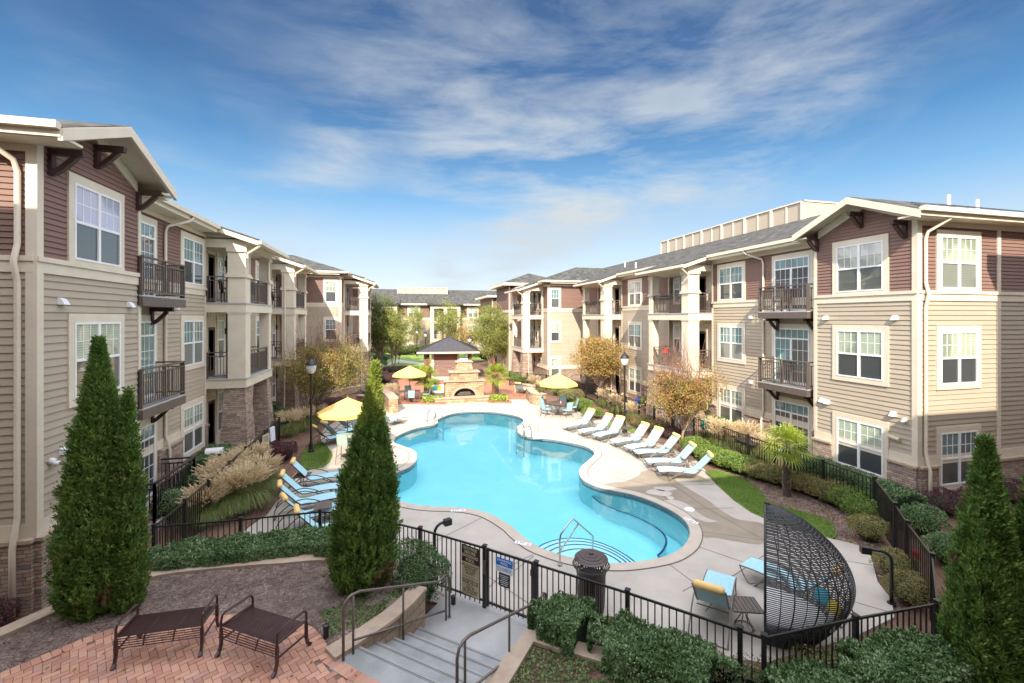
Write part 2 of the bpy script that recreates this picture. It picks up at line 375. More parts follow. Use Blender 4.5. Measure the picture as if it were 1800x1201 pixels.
# water: clear, faintly blue, mirrors more at a grazing look
m_, t_, p_ = new_mat('water'); t_.nodes.remove(p_); out_ = [n for n in t_.nodes if n.type == 'OUTPUT_MATERIAL'][0]
g_ = t_.nodes.new('ShaderNodeNewGeometry'); w1 = N(t_, 'ShaderNodeTexNoise', Scale=1.6, Detail=3.); L(t_, g_.outputs['Position'], w1.inputs[0])
bu_ = t_.nodes.new('ShaderNodeBump'); bu_.inputs['Strength'].default_value = .22; bu_.inputs['Distance'].default_value = .02; L(t_, w1.outputs[0], bu_.inputs['Height'])
tr_ = t_.nodes.new('ShaderNodeBsdfTransparent'); tr_.inputs[0].default_value = (.88,.99,1.,1)
gl_ = t_.nodes.new('ShaderNodeBsdfGlossy'); gl_.inputs['Roughness'].default_value = .015; L(t_, bu_.outputs[0], gl_.inputs['Normal'])
fr_ = t_.nodes.new('ShaderNodeFresnel'); fr_.inputs[0].default_value = 1.28; L(t_, bu_.outputs[0], fr_.inputs['Normal'])
mx_ = t_.nodes.new('ShaderNodeMixShader'); L(t_, fr_.outputs[0], mx_.inputs[0]); L(t_, tr_.outputs[0], mx_.inputs[1]); L(t_, gl_.outputs[0], mx_.inputs[2]); L(t_, mx_.outputs[0], out_.inputs[0])
leaf_mat('leaf_cypress', [(.032,.080,.015), (.115,.215,.038), (.31,.44,.11)], .6, .2, 4.)
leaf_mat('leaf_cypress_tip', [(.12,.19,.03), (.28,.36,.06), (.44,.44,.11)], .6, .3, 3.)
leaf_mat('leaf_hedge', [(.040,.085,.030), (.105,.185,.062), (.29,.38,.20)], .35, .15, 2.)
leaf_mat('leaf_shrub', [(.07,.14,.025), (.16,.25,.045), (.30,.36,.09)], .5, .2, 1.6)
leaf_mat('leaf_olive', [(.18,.14,.06), (.25,.23,.08), (.36,.34,.14)], .6, .2, 1.4)
leaf_mat('leaf_purple', [(.065,.025,.035), (.12,.045,.06), (.19,.09,.09)], .6, .2, 2.)
leaf_mat('leaf_autumn', [(.10,.15,.04), (.19,.22,.05), (.42,.35,.09), (.52,.27,.10), (.30,.17,.06), (.16,.19,.05)], .55, .35, 1.7)
leaf_mat('leaf_autumn_green', [(.09,.13,.04), (.17,.20,.05), (.32,.30,.08), (.52,.30,.11), (.16,.18,.05)], .55, .35, 1.5)
leaf_mat('leaf_birch', [(.13,.17,.04), (.27,.31,.07), (.48,.46,.12)], .55, .35, .6)
leaf_mat('leaf_birch_dark', [(.06,.09,.025), (.13,.17,.04), (.26,.28,.08)], .55, .3, .6)
leaf_mat('leaf_palm', [(.10,.17,.02), (.26,.34,.04), (.46,.46,.06)], .45, .3, 2.)
leaf_mat('grass_blade', [(.09,.14,.03), (.17,.21,.06), (.30,.30,.12)], .6, .3, 2.)
leaf_mat('grass_plume', [(.50,.38,.22), (.70,.57,.36), (.85,.74,.54)], .8, .3, 2.)
leaf_mat('ground_cover', [(.06,.11,.03), (.13,.20,.06), (.30,.34,.16)], .5, .2, 2.)
leaf_mat('flower_yellow', [(.30,.40,.05), (.65,.65,.08), (.85,.80,.35)], .6, .2, 9.)
leaf_mat('needle', [(.14,.09,.07), (.32,.24,.20), (.62,.52,.45)], .9, 0., 5.)
leaf_mat('lawn_blade', [(.08,.16,.02), (.16,.26,.04), (.28,.36,.08)], .6, .2, 1.5)
leaf_mat('flower_red', [(.45,.03,.05), (.65,.06,.09)], .6, .2, 5.)
# ------------------------------------------------------------------ apartment blocks
class El:
    """one elevation: a runs along it, z up, d outward"""
    def __init__(s, kind, pos, c=0., sg=1., dz=0.): s.kind, s.pos, s.c, s.sg, s.dz = kind, pos, c, sg, dz
    def pt(s, a, z, d=0.):
        if s.kind == 'side': return (s.c+s.sg*(s.pos-d), a, z+s.dz)
        return (s.c+s.sg*a, s.pos-d, z+s.dz)
    def box(s, mb, a0, a1, z0, z1, d0, d1):
        mb.hexa([s.pt(a0,z0,d0), s.pt(a1,z0,d0), s.pt(a1,z0,d1), s.pt(a0,z0,d1), s.pt(a0,z1,d0), s.pt(a1,z1,d0), s.pt(a1,z1,d1), s.pt(a0,z1,d1)])
    def bar(s, mb, p, q, w, h=None): mb.bar(s.pt(*p), s.pt(*q), w, h)
BR = random.Random(21)
def siding(e, mb, z0, z1, rng, lap=.155):
    """overlapping boards; rng(z) gives the run of the board at height z"""
    z = z0
    while z < z1-1e-4:
        zt = min(z+lap, z1); a0, a1 = rng(zt)
        b0, b1 = rng(z)
        if a1 > a0:
            cuts = [(b0, a0)]; x = max(a0, b0)+BR.uniform(.8, 3.6)
            while x < min(a1, b1)-.5: cuts.append((x, x)); x += BR.uniform(2.2, 3.7)
            cuts.append((b1, a1))
            for (l0, l1), (r0, r1) in zip(cuts[:-1], cuts[1:]):
                r0 -= .004 if r0 != b1 else 0; r1 -= .004 if r1 != a1 else 0; n_ = len(mb.v)
                mb.v += [tuple(q) for q in (e.pt(l0,z,.004), e.pt(r0,z,.004), e.pt(r0,z,.031), e.pt(l0,z,.031), e.pt(r1,zt,.006), e.pt(l1,zt,.006))]
                mb.f += [(n_+3, n_+2, n_+4, n_+5), (n_, n_+1, n_+2, n_+3)]
        z = zt
def flat(a0, a1): return lambda z: (a0, a1)
def window(e, root, ac, zh, w, h, units=2, tops='blind_light', lows='blind_screen', cw=.17, name='window', sill=True):
    WR = random.Random(int(ac*37+zh*91+e.pos*13)); k_ = WR.random()
    if tops == 'blind_light': tops = 'blind_light' if k_ < .55 else ('blind_teal' if k_ < .8 else 'blind_cream')
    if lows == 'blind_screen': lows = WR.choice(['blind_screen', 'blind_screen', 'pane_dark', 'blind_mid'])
    c = MB(); a0, a1, zb = ac-w/2, ac+w/2, zh-h
    e.box(c, a0-cw, a1+cw, zh, zh+.2, .0, .060); e.box(c, a0-cw, a1+cw, zb-cw, zb, .0, .063)
    e.box(c, a0-cw, a0, zb, zh, .0, .058); e.box(c, a1, a1+cw, zb, zh, .0, .058)
    o = c.build(name, M['trim'], root)
    v = MB(); f = .045
    e.box(v, a0, a1, zh-f, zh, .0, .07); e.box(v, a0, a1, zb, zb+f, .0, .075)
    us = [a0+(a1-a0)*i/units for i in range(units+1)]
    for i, u in enumerate(us):
        x0 = u-(0 if i == 0 else .045); x1 = u+(0 if i == units else .045)
        if i == 0: x1 = u+f
        if i == units: x0 = u-f
        e.box(v, x0, x1, zb+f, zh-f, .0, .07)
    zm = zb+h*.5
    for i in range(units):
        l, r = us[i]+.045, us[i+1]-.045
        e.box(v, l, r, zm-.03, zm+.03, .0, .065)
        for k in (1, 2): x = l+(r-l)*k/3; e.box(v, x-.010, x+.010, zm+.03, zh-f, .0, .051)
        zq = zm+(zh-zm)*.5; e.box(v, l, r, zq-.009, zq+.009, .0, .049)
    v.build('sash', M['vinyl_white'], o)
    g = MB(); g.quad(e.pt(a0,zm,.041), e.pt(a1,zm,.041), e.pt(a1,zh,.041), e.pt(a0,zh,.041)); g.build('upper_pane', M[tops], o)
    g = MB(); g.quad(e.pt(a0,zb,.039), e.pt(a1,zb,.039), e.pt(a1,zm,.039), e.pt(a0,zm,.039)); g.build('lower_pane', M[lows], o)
    return o
def slider(e, root, a0, a1, z0, zh, transom=.45, p1='pane_dark', p2='blind_teal', name='sliding_door'):
    c = MB(); cw = .16
    e.box(c, a0-cw, a1+cw, zh, zh+.2, .0, .055); e.box(c, a0-cw, a0, z0, zh, .0, .052); e.box(c, a1, a1+cw, z0, zh, .0, .052)
    o = c.build(name, M['trim'], root); v = MB(); f = .06; am = (a0+a1)/2; zt = zh-transom
    e.box(v, a0, a0+f, z0, zh, 0, .075); e.box(v, a1-f, a1, z0, zh, 0, .075); e.box(v, a0+f, a1-f, zh-f, zh, 0, .07)
    e.box(v, a0+f, a1-f, zt-.06, zt, 0, .072); e.box(v, am-.05, am+.05, z0, zt-.06, 0, .08); e.box(v, a0+f, am-.05, z0, z0+.09, 0, .07); e.box(v, am+.05, a1-f, z0, z0+.09, 0, .07)
    for k in range(1, 6): x = a0+(a1-a0)*k/6; e.box(v, x-.01, x+.01, zt, zh-f, 0, .051)
    for l, r in ((a0+f, am-.05), (am+.05, a1-f)):
        for k in (1, 2): x = l+(r-l)*k/3; e.box(v, x-.009, x+.009, z0+.09, zt-.06, 0, .051)
        for k in range(1, 4): zz = z0+.09+(zt-z0-.15)*k/4; e.box(v, l, r, zz-.009, zz+.009, 0, .049)
    v.build('frame', M['vinyl_white'], o)
    g = MB(); g.quad(e.pt(a0,zt,.040), e.pt(a1,zt,.040), e.pt(a1,zh,.040), e.pt(a0,zh,.040)); g.build('transom', M['blind_teal'], o)
    for l, r, p in ((a0, am, p1), (am, a1, p2)):
        g = MB(); g.quad(e.pt(l,z0,.039), e.pt(r,z0,.039), e.pt(r,zt,.039), e.pt(l,zt,.039)); g.build('glass', M[p], o)
def door(e, root, a0, a1, z0, h=2.1):
    v = MB(); e.box(v, a0-.09, a0, z0, z0+h+.09, 0, .05); e.box(v, a1, a1+.09, z0, z0+h+.09, 0, .05); e.box(v, a0, a1, z0+h, z0+h+.09, 0, .05)
    o = v.build('door', M['trim'], root)
    v = MB(); e.box(v, a0, a0+.13, z0, z0+h, 0, .03); e.box(v, a1-.13, a1, z0, z0+h, 0, .03); e.box(v, a0+.13, a1-.13, z0, z0+.25, 0, .03); e.box(v, a0+.13, a1-.13, z0+h-.13, z0+h, 0, .03)
    v.build('leaf', M['bracket_brown'], o)
    v = MB(); e.box(v, a0+.13, a1-.13, z0+.25, z0+h-.13, 0, .02); v.build('glass', M['blind_light'], o)
    v = MB(); e.box(v, a0+.06, a0+.1, z0+1., z0+1.12, .03, .08); v.build('handle', M['steel'], o)
def rail_run(mb, p, q, h=1.07, sp=.115, gap=.1, post=.06, mid=True, top_w=.09):
    """balustrade from p to q (floor points): cap, two rails, balusters, a doubled middle post"""
    p, q = Vector(p), Vector(q); L_ = (q-p).length; d = (q-p)/L_; U = Vector((0,0,1))
    mb.bar(p+U*h, q+U*h, top_w, .045); mb.bar(p+U*(h-.15), q+U*(h-.15), .045, .035); mb.bar(p+U*gap, q+U*gap, .045, .045)
    n = max(1, int(L_/sp))
    for i in range(n+1):
        s = p+d*(L_*i/n)
        if i in (0, n): mb.bar(s, s+U*h, post, post, up=d)
        else: mb.bar(s+U*gap, s+U*(h-.15), .022, .022, up=d)
    if mid and L_ > 1.6:
        for o in (-.06, .06): s = p+d*(L_/2+o); mb.bar(s+U*gap, s+U*(h+.0), .04, .04, up=d)
def knee(e, mb, a, z, out=.62, drop=.6, w=.12):
    """brown knee brace: plate on the wall, arm out, curved strut between"""
    e.box(mb, a-w/2, a+w/2, z-drop, z, .0, .1); e.box(mb, a-w/2, a+w/2, z-.13, z, .1, out)
    pts = [(.1, z-drop+.05), (.22, z-drop+.14), (.38, z-.25), (.48, z-.13)]
    for (d0, z0), (d1, z1) in zip(pts[:-1], pts[1:]): mb.bar(e.pt(a, z0, d0), e.pt(a, z1, d1), w*.8, .1)
F3, F2, F1 = 6.28, 3.15, 0.0
H3, H2, H1 = 8.62, 5.545, 2.31
def balcony(e, root, a0, a1, zf, depth, near_open=True):
    s = MB(); e.box(s, a0, a1, zf-.30, zf-.04, 0, depth)
    o = s.build('balcony', M['rail_bronze'], root)
    s = MB(); e.box(s, a0, a1, zf-.04, zf, 0, depth-.02); s.build('deck_slab', M['walk_concrete'], o)
    r = MB(); rail_run(r, e.pt(a0+.03, zf, depth-.05), e.pt(a1-.03, zf, depth-.05)); r.build('railing', M['rail_bronze'], o)
    for a in (a0+.03, a1-.03):
        r = MB(); rail_run(r, e.pt(a, zf, depth-.12), e.pt(a, zf, .04), mid=False); r.build('railing', M['rail_bronze'], o)
    for a in (a0+.35, a1-.25):
        k = MB(); knee(e, k, a, zf-.30, depth*.72, .55); k.build('bracket', M['bracket_brown'], o)
def column(mb, x0, x1, y0, y1, z0, z1, ped=True):
    """boxed porch column; with a pedestal below a moulding, and a panelled upper shaft"""
    if x0 > x1: x0, x1 = x1, x0
    def rg(g, a, b): mb.box(x0-g, x1+g, y0-g, y1+g, a, b)
    if ped:
        rg(0, z0, z0+1.05); rg(.075, z0+1.05, z0+1.13); rg(.04, z0+1.13, z0+1.22); rg(-.03, z0+1.22, z1-.16); rg(.05, z1-.16, z1)
        w = .05   # raised stiles
        for gx0, gx1 in ((x0-.005, x0-.005+w), (x1+.005-w, x1+.005)):
            mb.box(gx0, gx1, y0-.005, y0+.02, z0+1.22, z1-.16); mb.box(gx0, gx1, y1-.02, y1+.005, z0+1.22, z1-.16)
        for gy0, gy1 in ((y0-.004, y0-.004+w), (y1+.004-w, y1+.004)):
            mb.box(x0-.004, x0+.02, gy0, gy1, z0+1.225, z1-.165); mb.box(x1-.02, x1+.004, gy0, gy1, z0+1.225, z1-.165)
    else:
        rg(0, z0, z1-.06); rg(.025, z1-.06, z1)
def pier(mb, x0, x1, y0, y1, z0, z1, g=.2):
    if x0 > x1: x0, x1 = x1, x0
    mb.hexa([(x0-g,y0-g,z0),(x1+g,y0-g,z0),(x1+g,y1+g,z0),(x0-g,y1+g,z0),(x0,y0,z1),(x1,y0,z1),(x1,y1,z1),(x0,y1,z1)])
def apartment(side, c, sg, dz, y0, label, wing_s, wing_a, p3, pos1, pos2, name='apartment_building'):
    """one long three-storey block; everything measured outward from the courtyard's centre line c"""
    root = thing(name, label, 'building', (c+sg*12., y0, 0), world=True)
    X = lambda s: c+sg*s
    bay, main, back, yb = 11.4, 12.15, 12.34, y0+3.55
    P1, P2 = pos1, pos2
    eb = El('side', bay, c, sg, dz); em = El('side', main, c, sg, dz); ef = El('front', y0, c, sg, dz); ek = El('side', back, c, sg, dz)
    ew = El('front', 38.5, c, sg, dz); es = El('side', wing_s, c, sg, dz)
    # solid cores behind the cladding
    k = MB()
    k.box(X(back+.02), X(28.5), y0+.02, 47.5, -.6, 9.0+dz); k.box(X(bay+.0), X(back+.02), y0+.0, yb, -.6, 9.0+dz)
    e0 = yb
    for a, b in (P1, P2): k.box(X(main), X(back+.02), e0, a, -.6, 9.0+dz); e0 = b
    k.box(X(main), X(back+.02), e0, 38.5, -.6, 9.0+dz); k.box(X(wing_s), X(back+.02), 38.5, 47.5, -.6, 9.0+dz)
    k.box(X(main+2), X(28.5), 47.5, 76, -.6, 9.0+dz)
    k.build('wall', M['siding_tan'], root)
    zs, zb0, zb1, ztop = 1.31, 6.55, 6.87, 8.92
    runs = [(eb, y0+.12, yb-.1), (em, yb, P1[0]), (em, P1[1], P2[0]), (em, P2[1], 38.5), (ef, bay+.12, bay+17), (ew, wing_s+.12, main), (es, 38.5+.12, 47.4)]
    for e, a0, a1 in runs:
        t = MB(); b = MB(); fr = MB(); f2 = MB(); f3 = MB()
        siding(e, t, zs+.30, zb0, flat(a0, a1), .16)
        if e is eb: siding(e, b, zb1, 9.86, lambda z: (max(a0-.0, y0+1.66-(9.86-z)/.43 if z > 9.0 else a0), min(a1, y0+1.66+(9.86-z)/.43 if z > 9.0 else a1)), .118)
        else: siding(e, b, zb1, ztop, flat(a0, a1), .118)
        lo, hi = (a0-.12, a1+.1) if e is eb else ((a0-.12, a1) if e in (ef, ew, es) else (a0, a1))
        if e is eb: lo = a0-.165
        e.box(fr, lo, hi, zb0, zb1-.1, 0, .05); e.box(fr, lo, hi, zb1-.1, zb1, 0, .085)
        e.box(f2, lo, hi, zs+.02, zs+.3, 0, .045)
        if e is not eb: e.box(f3, lo, hi, ztop, 9.08, 0, .05); f3.build('frieze_board', M['trim'], root)
        ww = 0.12
        holes = {id(eb): [(y0+1.80, .82)], id(ef): [(bay+1.75, .82), (bay+6.5, .82)], id(ew): [(wing_a, .41)]}.get(id(e), [])
        if e is em: holes = [(19.45, .83), (15.79, .89)] + ([((P1[1]+P2[0])/2+1.1, .83)] if P2[0]-P1[1] > 4.3 else [])
        holes = sorted(h for h in holes if lo < h[0] < hi); x = lo
        for hc, hw_ in holes+[(None, 0)]:
            x1 = hi if hc is None else hc-hw_-.17
            st = MB(); cp = MB(); e.box(st, x, x1, -.6, zs-.05, 0, ww); e.box(cp, x-(.03 if x == lo else 0), x1, zs-.05, zs+.02, 0, ww+.05); st.build('stone_base', M['stone_ledge'], root); cp.build('stone_cap', M['cap_stone'], root)
            if hc is not None:
                if not (e is em and hc == 15.79): st = MB(); e.box(st, x1, hc+hw_+.17, -.6, .455, 0, ww-.01); st.build('stone_base', M['stone_ledge'], root)
                x = hc+hw_+.17
        t.build('tan_siding', M['siding_tan'], root); b.build('brown_siding', M['siding_brown'], root); fr.build('trim_band', M['trim'], root); f2.build('base_trim', M['trim'], root)
    class FBX:
        def hexa(s_, c): m_ = MB(); m_.hexa(c); m_.build('corner_board', M['trim'], root)
        def box(s_, *a): m_ = MB(); m_.box(*a); m_.build('corner_board', M['trim'], root)
    fb = FBX()                                                             # corner boards
    eb.box(fb, y0-.045, y0+.12, zs+.3, zb0, 0, .050); eb.box(fb, y0-.045, y0+.12, zb1, 9.2, 0, .050)
    ef.box(fb, bay, bay+.14, zs+.3, zb0, 0, .045); ef.box(fb, bay, bay+.14, zb1, 9.08, 0, .045)
    eb.box(fb, yb-.1, yb, zs+.3, zb0, 0, .046); eb.box(fb, yb-.1, yb, zb1, 9.1, 0, .046)
    fb.box(X(bay-.04), X(main), yb, yb+.04, zs+.3+dz, 9.1+dz)
    ef.box(fb, bay+3.52, bay+3.68, zs+.3, zb0, 0, .05); ef.box(fb, bay+3.52, bay+3.68, zb1, 8.92, 0, .05)
    ew.box(fb, wing_s, wing_s+.14, zs+.3, zb0, 0, .045); ew.box(fb, wing_s, wing_s+.14, zb1, 8.92, 0, .045); es.box(fb, 38.455, 38.62, zs+.3, zb0, 0, .046); es.box(fb, 38.455, 38.62, zb1, 8.92, 0, .046)
    for p, q in (P1, P2):
        em.box(fb, p-.09, p, zs+.3, 8.92, 0, .05); em.box(fb, q, q+.09, zs+.3, 8.92, 0, .05)
    # windows and doors
    wy = y0+1.80
    vio = 'blind_violet' if side == 'left' else 'blind_light'
    for zh, tp in ((H3, vio), (H2, 'blind_light'), (H1, 'blind_light')):
        window(eb, root, wy, zh, 1.64, 1.68, tops=tp)
        window(ef, root, bay+1.75, zh, 1.64, 1.68)
        window(em, root, 19.45, zh, 1.66, 1.68, tops=tp if side == 'right' else 'blind_light')
        if P2[0]-P1[1] > 4.3: window(em, root, (P1[1]+P2[0])/2+1.1, zh, 1.66, 1.68)
        window(ew, root, wing_a, zh, .82, 1.68, units=1)
        window(ef, root, bay+6.5, zh, 1.64, 1.68)
    for zf, zh in ((F3, H3), (F2, H2), (F1, H1)):
        slider(em, root, 14.9, 16.68, zf, zh, .42, 'pane_dark' if zf != F2 else 'blind_screen', 'pane_dark' if zf != F2 else 'blind_teal')
    for zf in (F3, F2): balcony(em, root, 14.25, 16.75, zf, .9)
    # porches
    def porch(ya, yb_, s_out, s_wall, ebk, s_back, cw=.62):
        sl = MB(); rr = []; cl = MB(); pr = MB(); cl2 = MB(); lip = MB()
        x = (X(s_out), X(s_back)); far_w = .42
        slabs = []
        for zf in (F3, F2):
            z = zf+dz
            sl2 = MB(); sl2.box(X(s_out-.02), X(s_back), ya-.02, yb_+.02, z-.40, z-.05); slabs.append(sl2); lip = MB(); slabs.append(lip); lip.box(X(s_out-.06), X(s_back), ya-.06, yb_+.06, z-.05, z)
        sl.box(X(s_out), X(s_back), ya, yb_, 8.55+dz, 8.95+dz)
        o = sl.build('porch', M['trim'], root)
        for i_, m_ in enumerate(slabs): m_.build('floor_slab' if i_ % 2 == 0 else 'floor_edge', M['trim' if i_ % 2 == 0 else 'walk_concrete'], o)
        for zf, zt, pd in ((F3, 8.55, True), (F2, F3-.40, False)):
            cc = MB(); column(cc, X(s_out+.02), X(s_out+.02+.66), ya+.02, ya+.02+cw, zf+dz, zt+dz, pd); cc.build('column', M['trim'], o)
            cc = MB(); column(cc, X(s_out+.02), X(s_out+.02+far_w), yb_-.02-far_w, yb_-.02, zf+dz, zt+dz, pd); cc.build('column', M['trim'], o)
            if s_wall-s_out > 1.9:
                cc = MB(); column(cc, X(s_wall-.16), X(s_wall-.01), ya+.02, ya+.2, zf+dz, zt+dz, False); cc.build('column', M['trim'], o)
            r = MB(); p = (X(s_out+.1), ya+.04+cw+.05, zf+dz); q = (X(s_out+.1), yb_-.02-far_w-.05, zf+dz); rail_run(r, p, q); r.build('railing', M['rail_bronze'], o)
            r = MB(); p = (X(s_out+.02+.66+.05), ya+.1, zf+dz); q = (X(s_wall-.04 if s_wall-s_out < 1.9 else s_wall-.2), ya+.1, zf+dz); rail_run(r, p, q, mid=s_wall-s_out > 1.9); r.build('railing', M['rail_bronze'], o)
            r = MB(); rail_run(r, (X(s_out+.5), yb_-.12, zf+dz), (X(s_wall-.05), yb_-.12, zf+dz), mid=False); r.build('railing', M['rail_bronze'], o)
        cc = MB(); pier(cc, X(s_out+.06), X(s_out+.82), ya+.06, ya+.86, -.3, F2-.40+dz); cc.build('stone_pier', M['stone_ledge'], o)
        cc = MB(); pier(cc, X(s_out+.06), X(s_out+.6), yb_-.62, yb_-.06, -.3, F2-.40+dz); cc.build('stone_pier', M['stone_ledge'], o)
        # recessed wall with its openings
        for zf, zh in ((F3, H3), (F2, H2), (F1, H1)):
            zt = {F3: 8.55, F2: F3-.4, F1: F2-.4}[zf]; m_ = ya+2.75
            w = MB(); siding(ebk, w, zf, zt, flat(m_+.08, yb_), .155); w.build('porch_siding', M['siding_brown' if zf == F3 else 'siding_tan'], o)
            w = MB(); ebk.box(w, ya, m_, zf, zt, 0, .02)
            for i in range(9): a = ya+.12+i*.29; ebk.box(w, a, a+.05, zh+.12, zt, .02, .04)
            w.build('panel_wall', M['trim'], o)
            w = MB(); ebk.box(w, m_, m_+.12, zf, zt, 0, .06); w.build('corner_post', M['bracket_brown'], o)
            door(ebk, root, ya+.70, ya+1.45, zf)
            window(ebk, root, ya+2.05, zh, .72, 1.75, units=1, cw=.09)
            if yb_-m_ > 1.2: window(ebk, root, (m_+yb_)/2+.05, zh, .6, 1.68, units=1, cw=.09)
            l = MB(); ebk.box(l, m_-.26, m_-.10, zf+1.75, zf+2.02, .02, .16); l.build('wall_lamp', M['bracket_brown'], o)
        # its own stretch of roof, reaching further out than the main eave
        q = .333; e_ = s_out-.6; s_in = s_wall+.4
        zl = 9.35-q*(s_wall-.6-e_)+.0; zi = zl+q*(s_in-e_)
        r = MB(); r.slab([(X(e_), ya-.42, zl+dz+.03), (X(s_in), ya-.42, zi+dz+.03), (X(s_in), yb_+.42, zi+dz+.03), (X(e_), yb_+.42, zl+dz+.03)], .05); r.build('porch_shingles', M['shingle'], o)
        r = MB(); r.slab([(X(e_+.03), ya-.38, zl+dz-.02), (X(s_in), ya-.38, zi+dz-.02), (X(s_in), yb_+.38, zi+dz-.02), (X(e_+.03), yb_+.38, zl+dz-.02)], .2)
        r.box(X(e_-.1), X(e_+.02), ya-.42, yb_+.42, zl-.17+dz, zl-.03+dz)
        for yy in (ya, yb_-.08):                                              # gable infill over the beam
            r.hexa([(X(s_out),yy,8.9+dz),(X(s_wall+.3),yy,8.9+dz),(X(s_wall+.3),yy+.08,8.9+dz),(X(s_out),yy+.08,8.9+dz),
                    (X(s_out),yy,zl+q*.6-.15+dz),(X(s_wall+.3),yy,zi-.18+dz),(X(s_wall+.3),yy+.08,zi-.18+dz),(X(s_out),yy+.08,zl+q*.6-.15+dz)])
        r.build('porch_fascia', M['trim'], o)
        ds = MB(); zc = zl-.12+dz
        ds.tube([(X(e_-.03), ya-.3, zc), (X(e_), ya-.28, zc-.12), (X(s_out-.1), ya-.1, zc-.42), (X(s_out-.08), ya-.07, zc-.6)] if True else [], .05, 8)
        ds.tube([(X(s_out+.5), ya-.05, zc-.45), (X(s_out+.5), ya-.05, 2.6), (X(s_out+.5), ya-.16, 2.3), (X(s_out+.5), ya-.22, .2)], .045, 8) if ya > 25 else None
        ds.build('porch_downspout', M['trim'], root)
    ek = El('side', back, c, sg, dz)
    porch(P1[0], P1[1], 10.65, main, ek, back); porch(P2[0], P2[1], 10.65, main, ek, back)
    porch(39.9, 44.1, p3, wing_s, es, wing_s+.0)
    # inner cheeks of the recesses
    # roofs
    q = .333; e = main-.6; ze = 9.35+dz; sr = e+8.75; zr = ze+q*8.75; yf = y0-.58; yE = 76.
    r = MB(); A = lambda s, y, z: (X(s), y, z)
    so = sr+8.75
    r.quad(A(e,yf,ze), A(sr,yf+8.75,zr), A(sr,yE-8.75,zr), A(e,yE,ze)); r.quad(A(so,yE,ze), A(sr,yE-8.75,zr), A(sr,yf+8.75,zr), A(so,yf,ze))
    r.quad(A(e,yf,ze), A(so,yf,ze), A(sr,yf+8.75,zr)); r.quad(A(e,yE,ze), A(sr,yE-8.75,zr), A(so,yE,ze))
    r.build('roof', M['shingle'], root)
    r = MB(); w0 = wing_s-.58; yl, yh = 37.9, 48.1; hw = (yh-yl)/2; zw = ze+.05
    r.quad(A(w0,yl,zw), A(w0+hw,yl+hw,zw+hw*.36), A(w0,yh,zw)); r.quad(A(w0,yl,zw), A(sr,yl,zw), A(sr,yl+hw,zw+hw*.36), A(w0+hw,yl+hw,zw+hw*.36)); r.quad(A(w0,yh,zw), A(w0+hw,yl+hw,zw+hw*.36), A(sr,yl+hw,zw+hw*.36), A(sr,yh,zw))
    o = r.build('wing_roof', M['shingle'], root)
    r = MB()                                                                  # eaves: soffit, fascia, gutter
    def eave(p0, p1, n, zt, wl):
        """p0,p1: (s,y) of the eave line, n: outward (s,y), wl: width of the soffit"""
        for a, b, c0, c1 in ((0.0, wl, zt-.27, zt-.22), (0.0, .03, zt-.22, zt-.03), (-.12, 0.0, zt-.14, zt)):
            s0, s1 = p0[0]-n[0]*0, p1[0]
            pts = [(p0[0]-n[0]*b, p0[1]-n[1]*b), (p0[0]-n[0]*a, p0[1]-n[1]*a), (p1[0]-n[0]*a, p1[1]-n[1]*a), (p1[0]-n[0]*b, p1[1]-n[1]*b)]
            r.hexa([A(s, y, c0) for s, y in pts]+[A(s, y, c1) for s, y in pts])
        r.build('eave', M['trim'], root); r.v, r.f = [], []
    cuts = [yb+.3]; 
    e0 = yb+.3
    for a, b_ in (P1, P2): eave((e, e0), (e, a-.42), (-1, 0), ze, .65); e0 = b_+.42
    eave((e, e0), (e, 37.9), (-1, 0), ze, .65); eave((bay-.75, yf), (so, yf), (0, -1), ze, .62)
    eave((w0, yl), (main-.6, yl), (0, -1), zw, .62); eave((w0, yl), (w0, 39.5), (-1, 0), zw, .6); eave((w0, 44.5), (w0, yh), (-1, 0), zw, .6)
    # gable over the near bay
    yc = y0+1.66; zp = 10.22+dz; zl = zp-.43*2.2; g0 = bay-.75; g1 = 15.0
    r = MB(); r2 = MB()
    for s_ in (-1, 1):
        r.slab([A(g0,yc,zp), A(g1,yc,zp), A(g1,yc+s_*2.22,zl), A(g0,yc+s_*2.22,zl)], .045)
        r2.slab([A(g0+.02,yc,zp-.05), A(g1,yc,zp-.05), A(g1,yc+s_*2.18,zl-.03), A(g0+.02,yc+s_*2.18,zl-.03)], .05)
        r2.slab([A(g0-.03,yc,zp-.02), A(g0+.05,yc,zp-.02), A(g0+.05,yc+s_*2.22,zl-.02), A(g0-.03,yc+s_*2.22,zl-.02)], .24)     # rake board
        r2.slab([A(bay-.07,yc,zp-.1), A(bay-.0,yc,zp-.1), A(bay-.0,yc+s_*1.7,zl+.1), A(bay-.07,yc+s_*1.7,zl+.1)], .3)
        r2.box(X(g0+.1), X(bay+.6), yc+s_*2.2, yc+s_*1.72, zl-.22, zl-.17)                                                # boxed return
    r2.box(X(g0+.3), X(main+.2), yb+.35, yb+.6, ze-.3, ze-.02)
    r.build('gable_roof', M['shingle'], root); r2.build('rake_board', M['trim'], root)
    kb = El('side', bay, c, sg, dz)
    for a, z in ((y0+.32, 9.12), (y0+1.72, 9.72), (yb-.12, 9.14)):
        k = MB(); knee(kb, k, a, z, .62, .55, .13); k.build('bracket', M['bracket_brown'], root)
    # downspouts
    d = MB(); ds = lambda a, z, dd: ef.pt(a, z, dd)
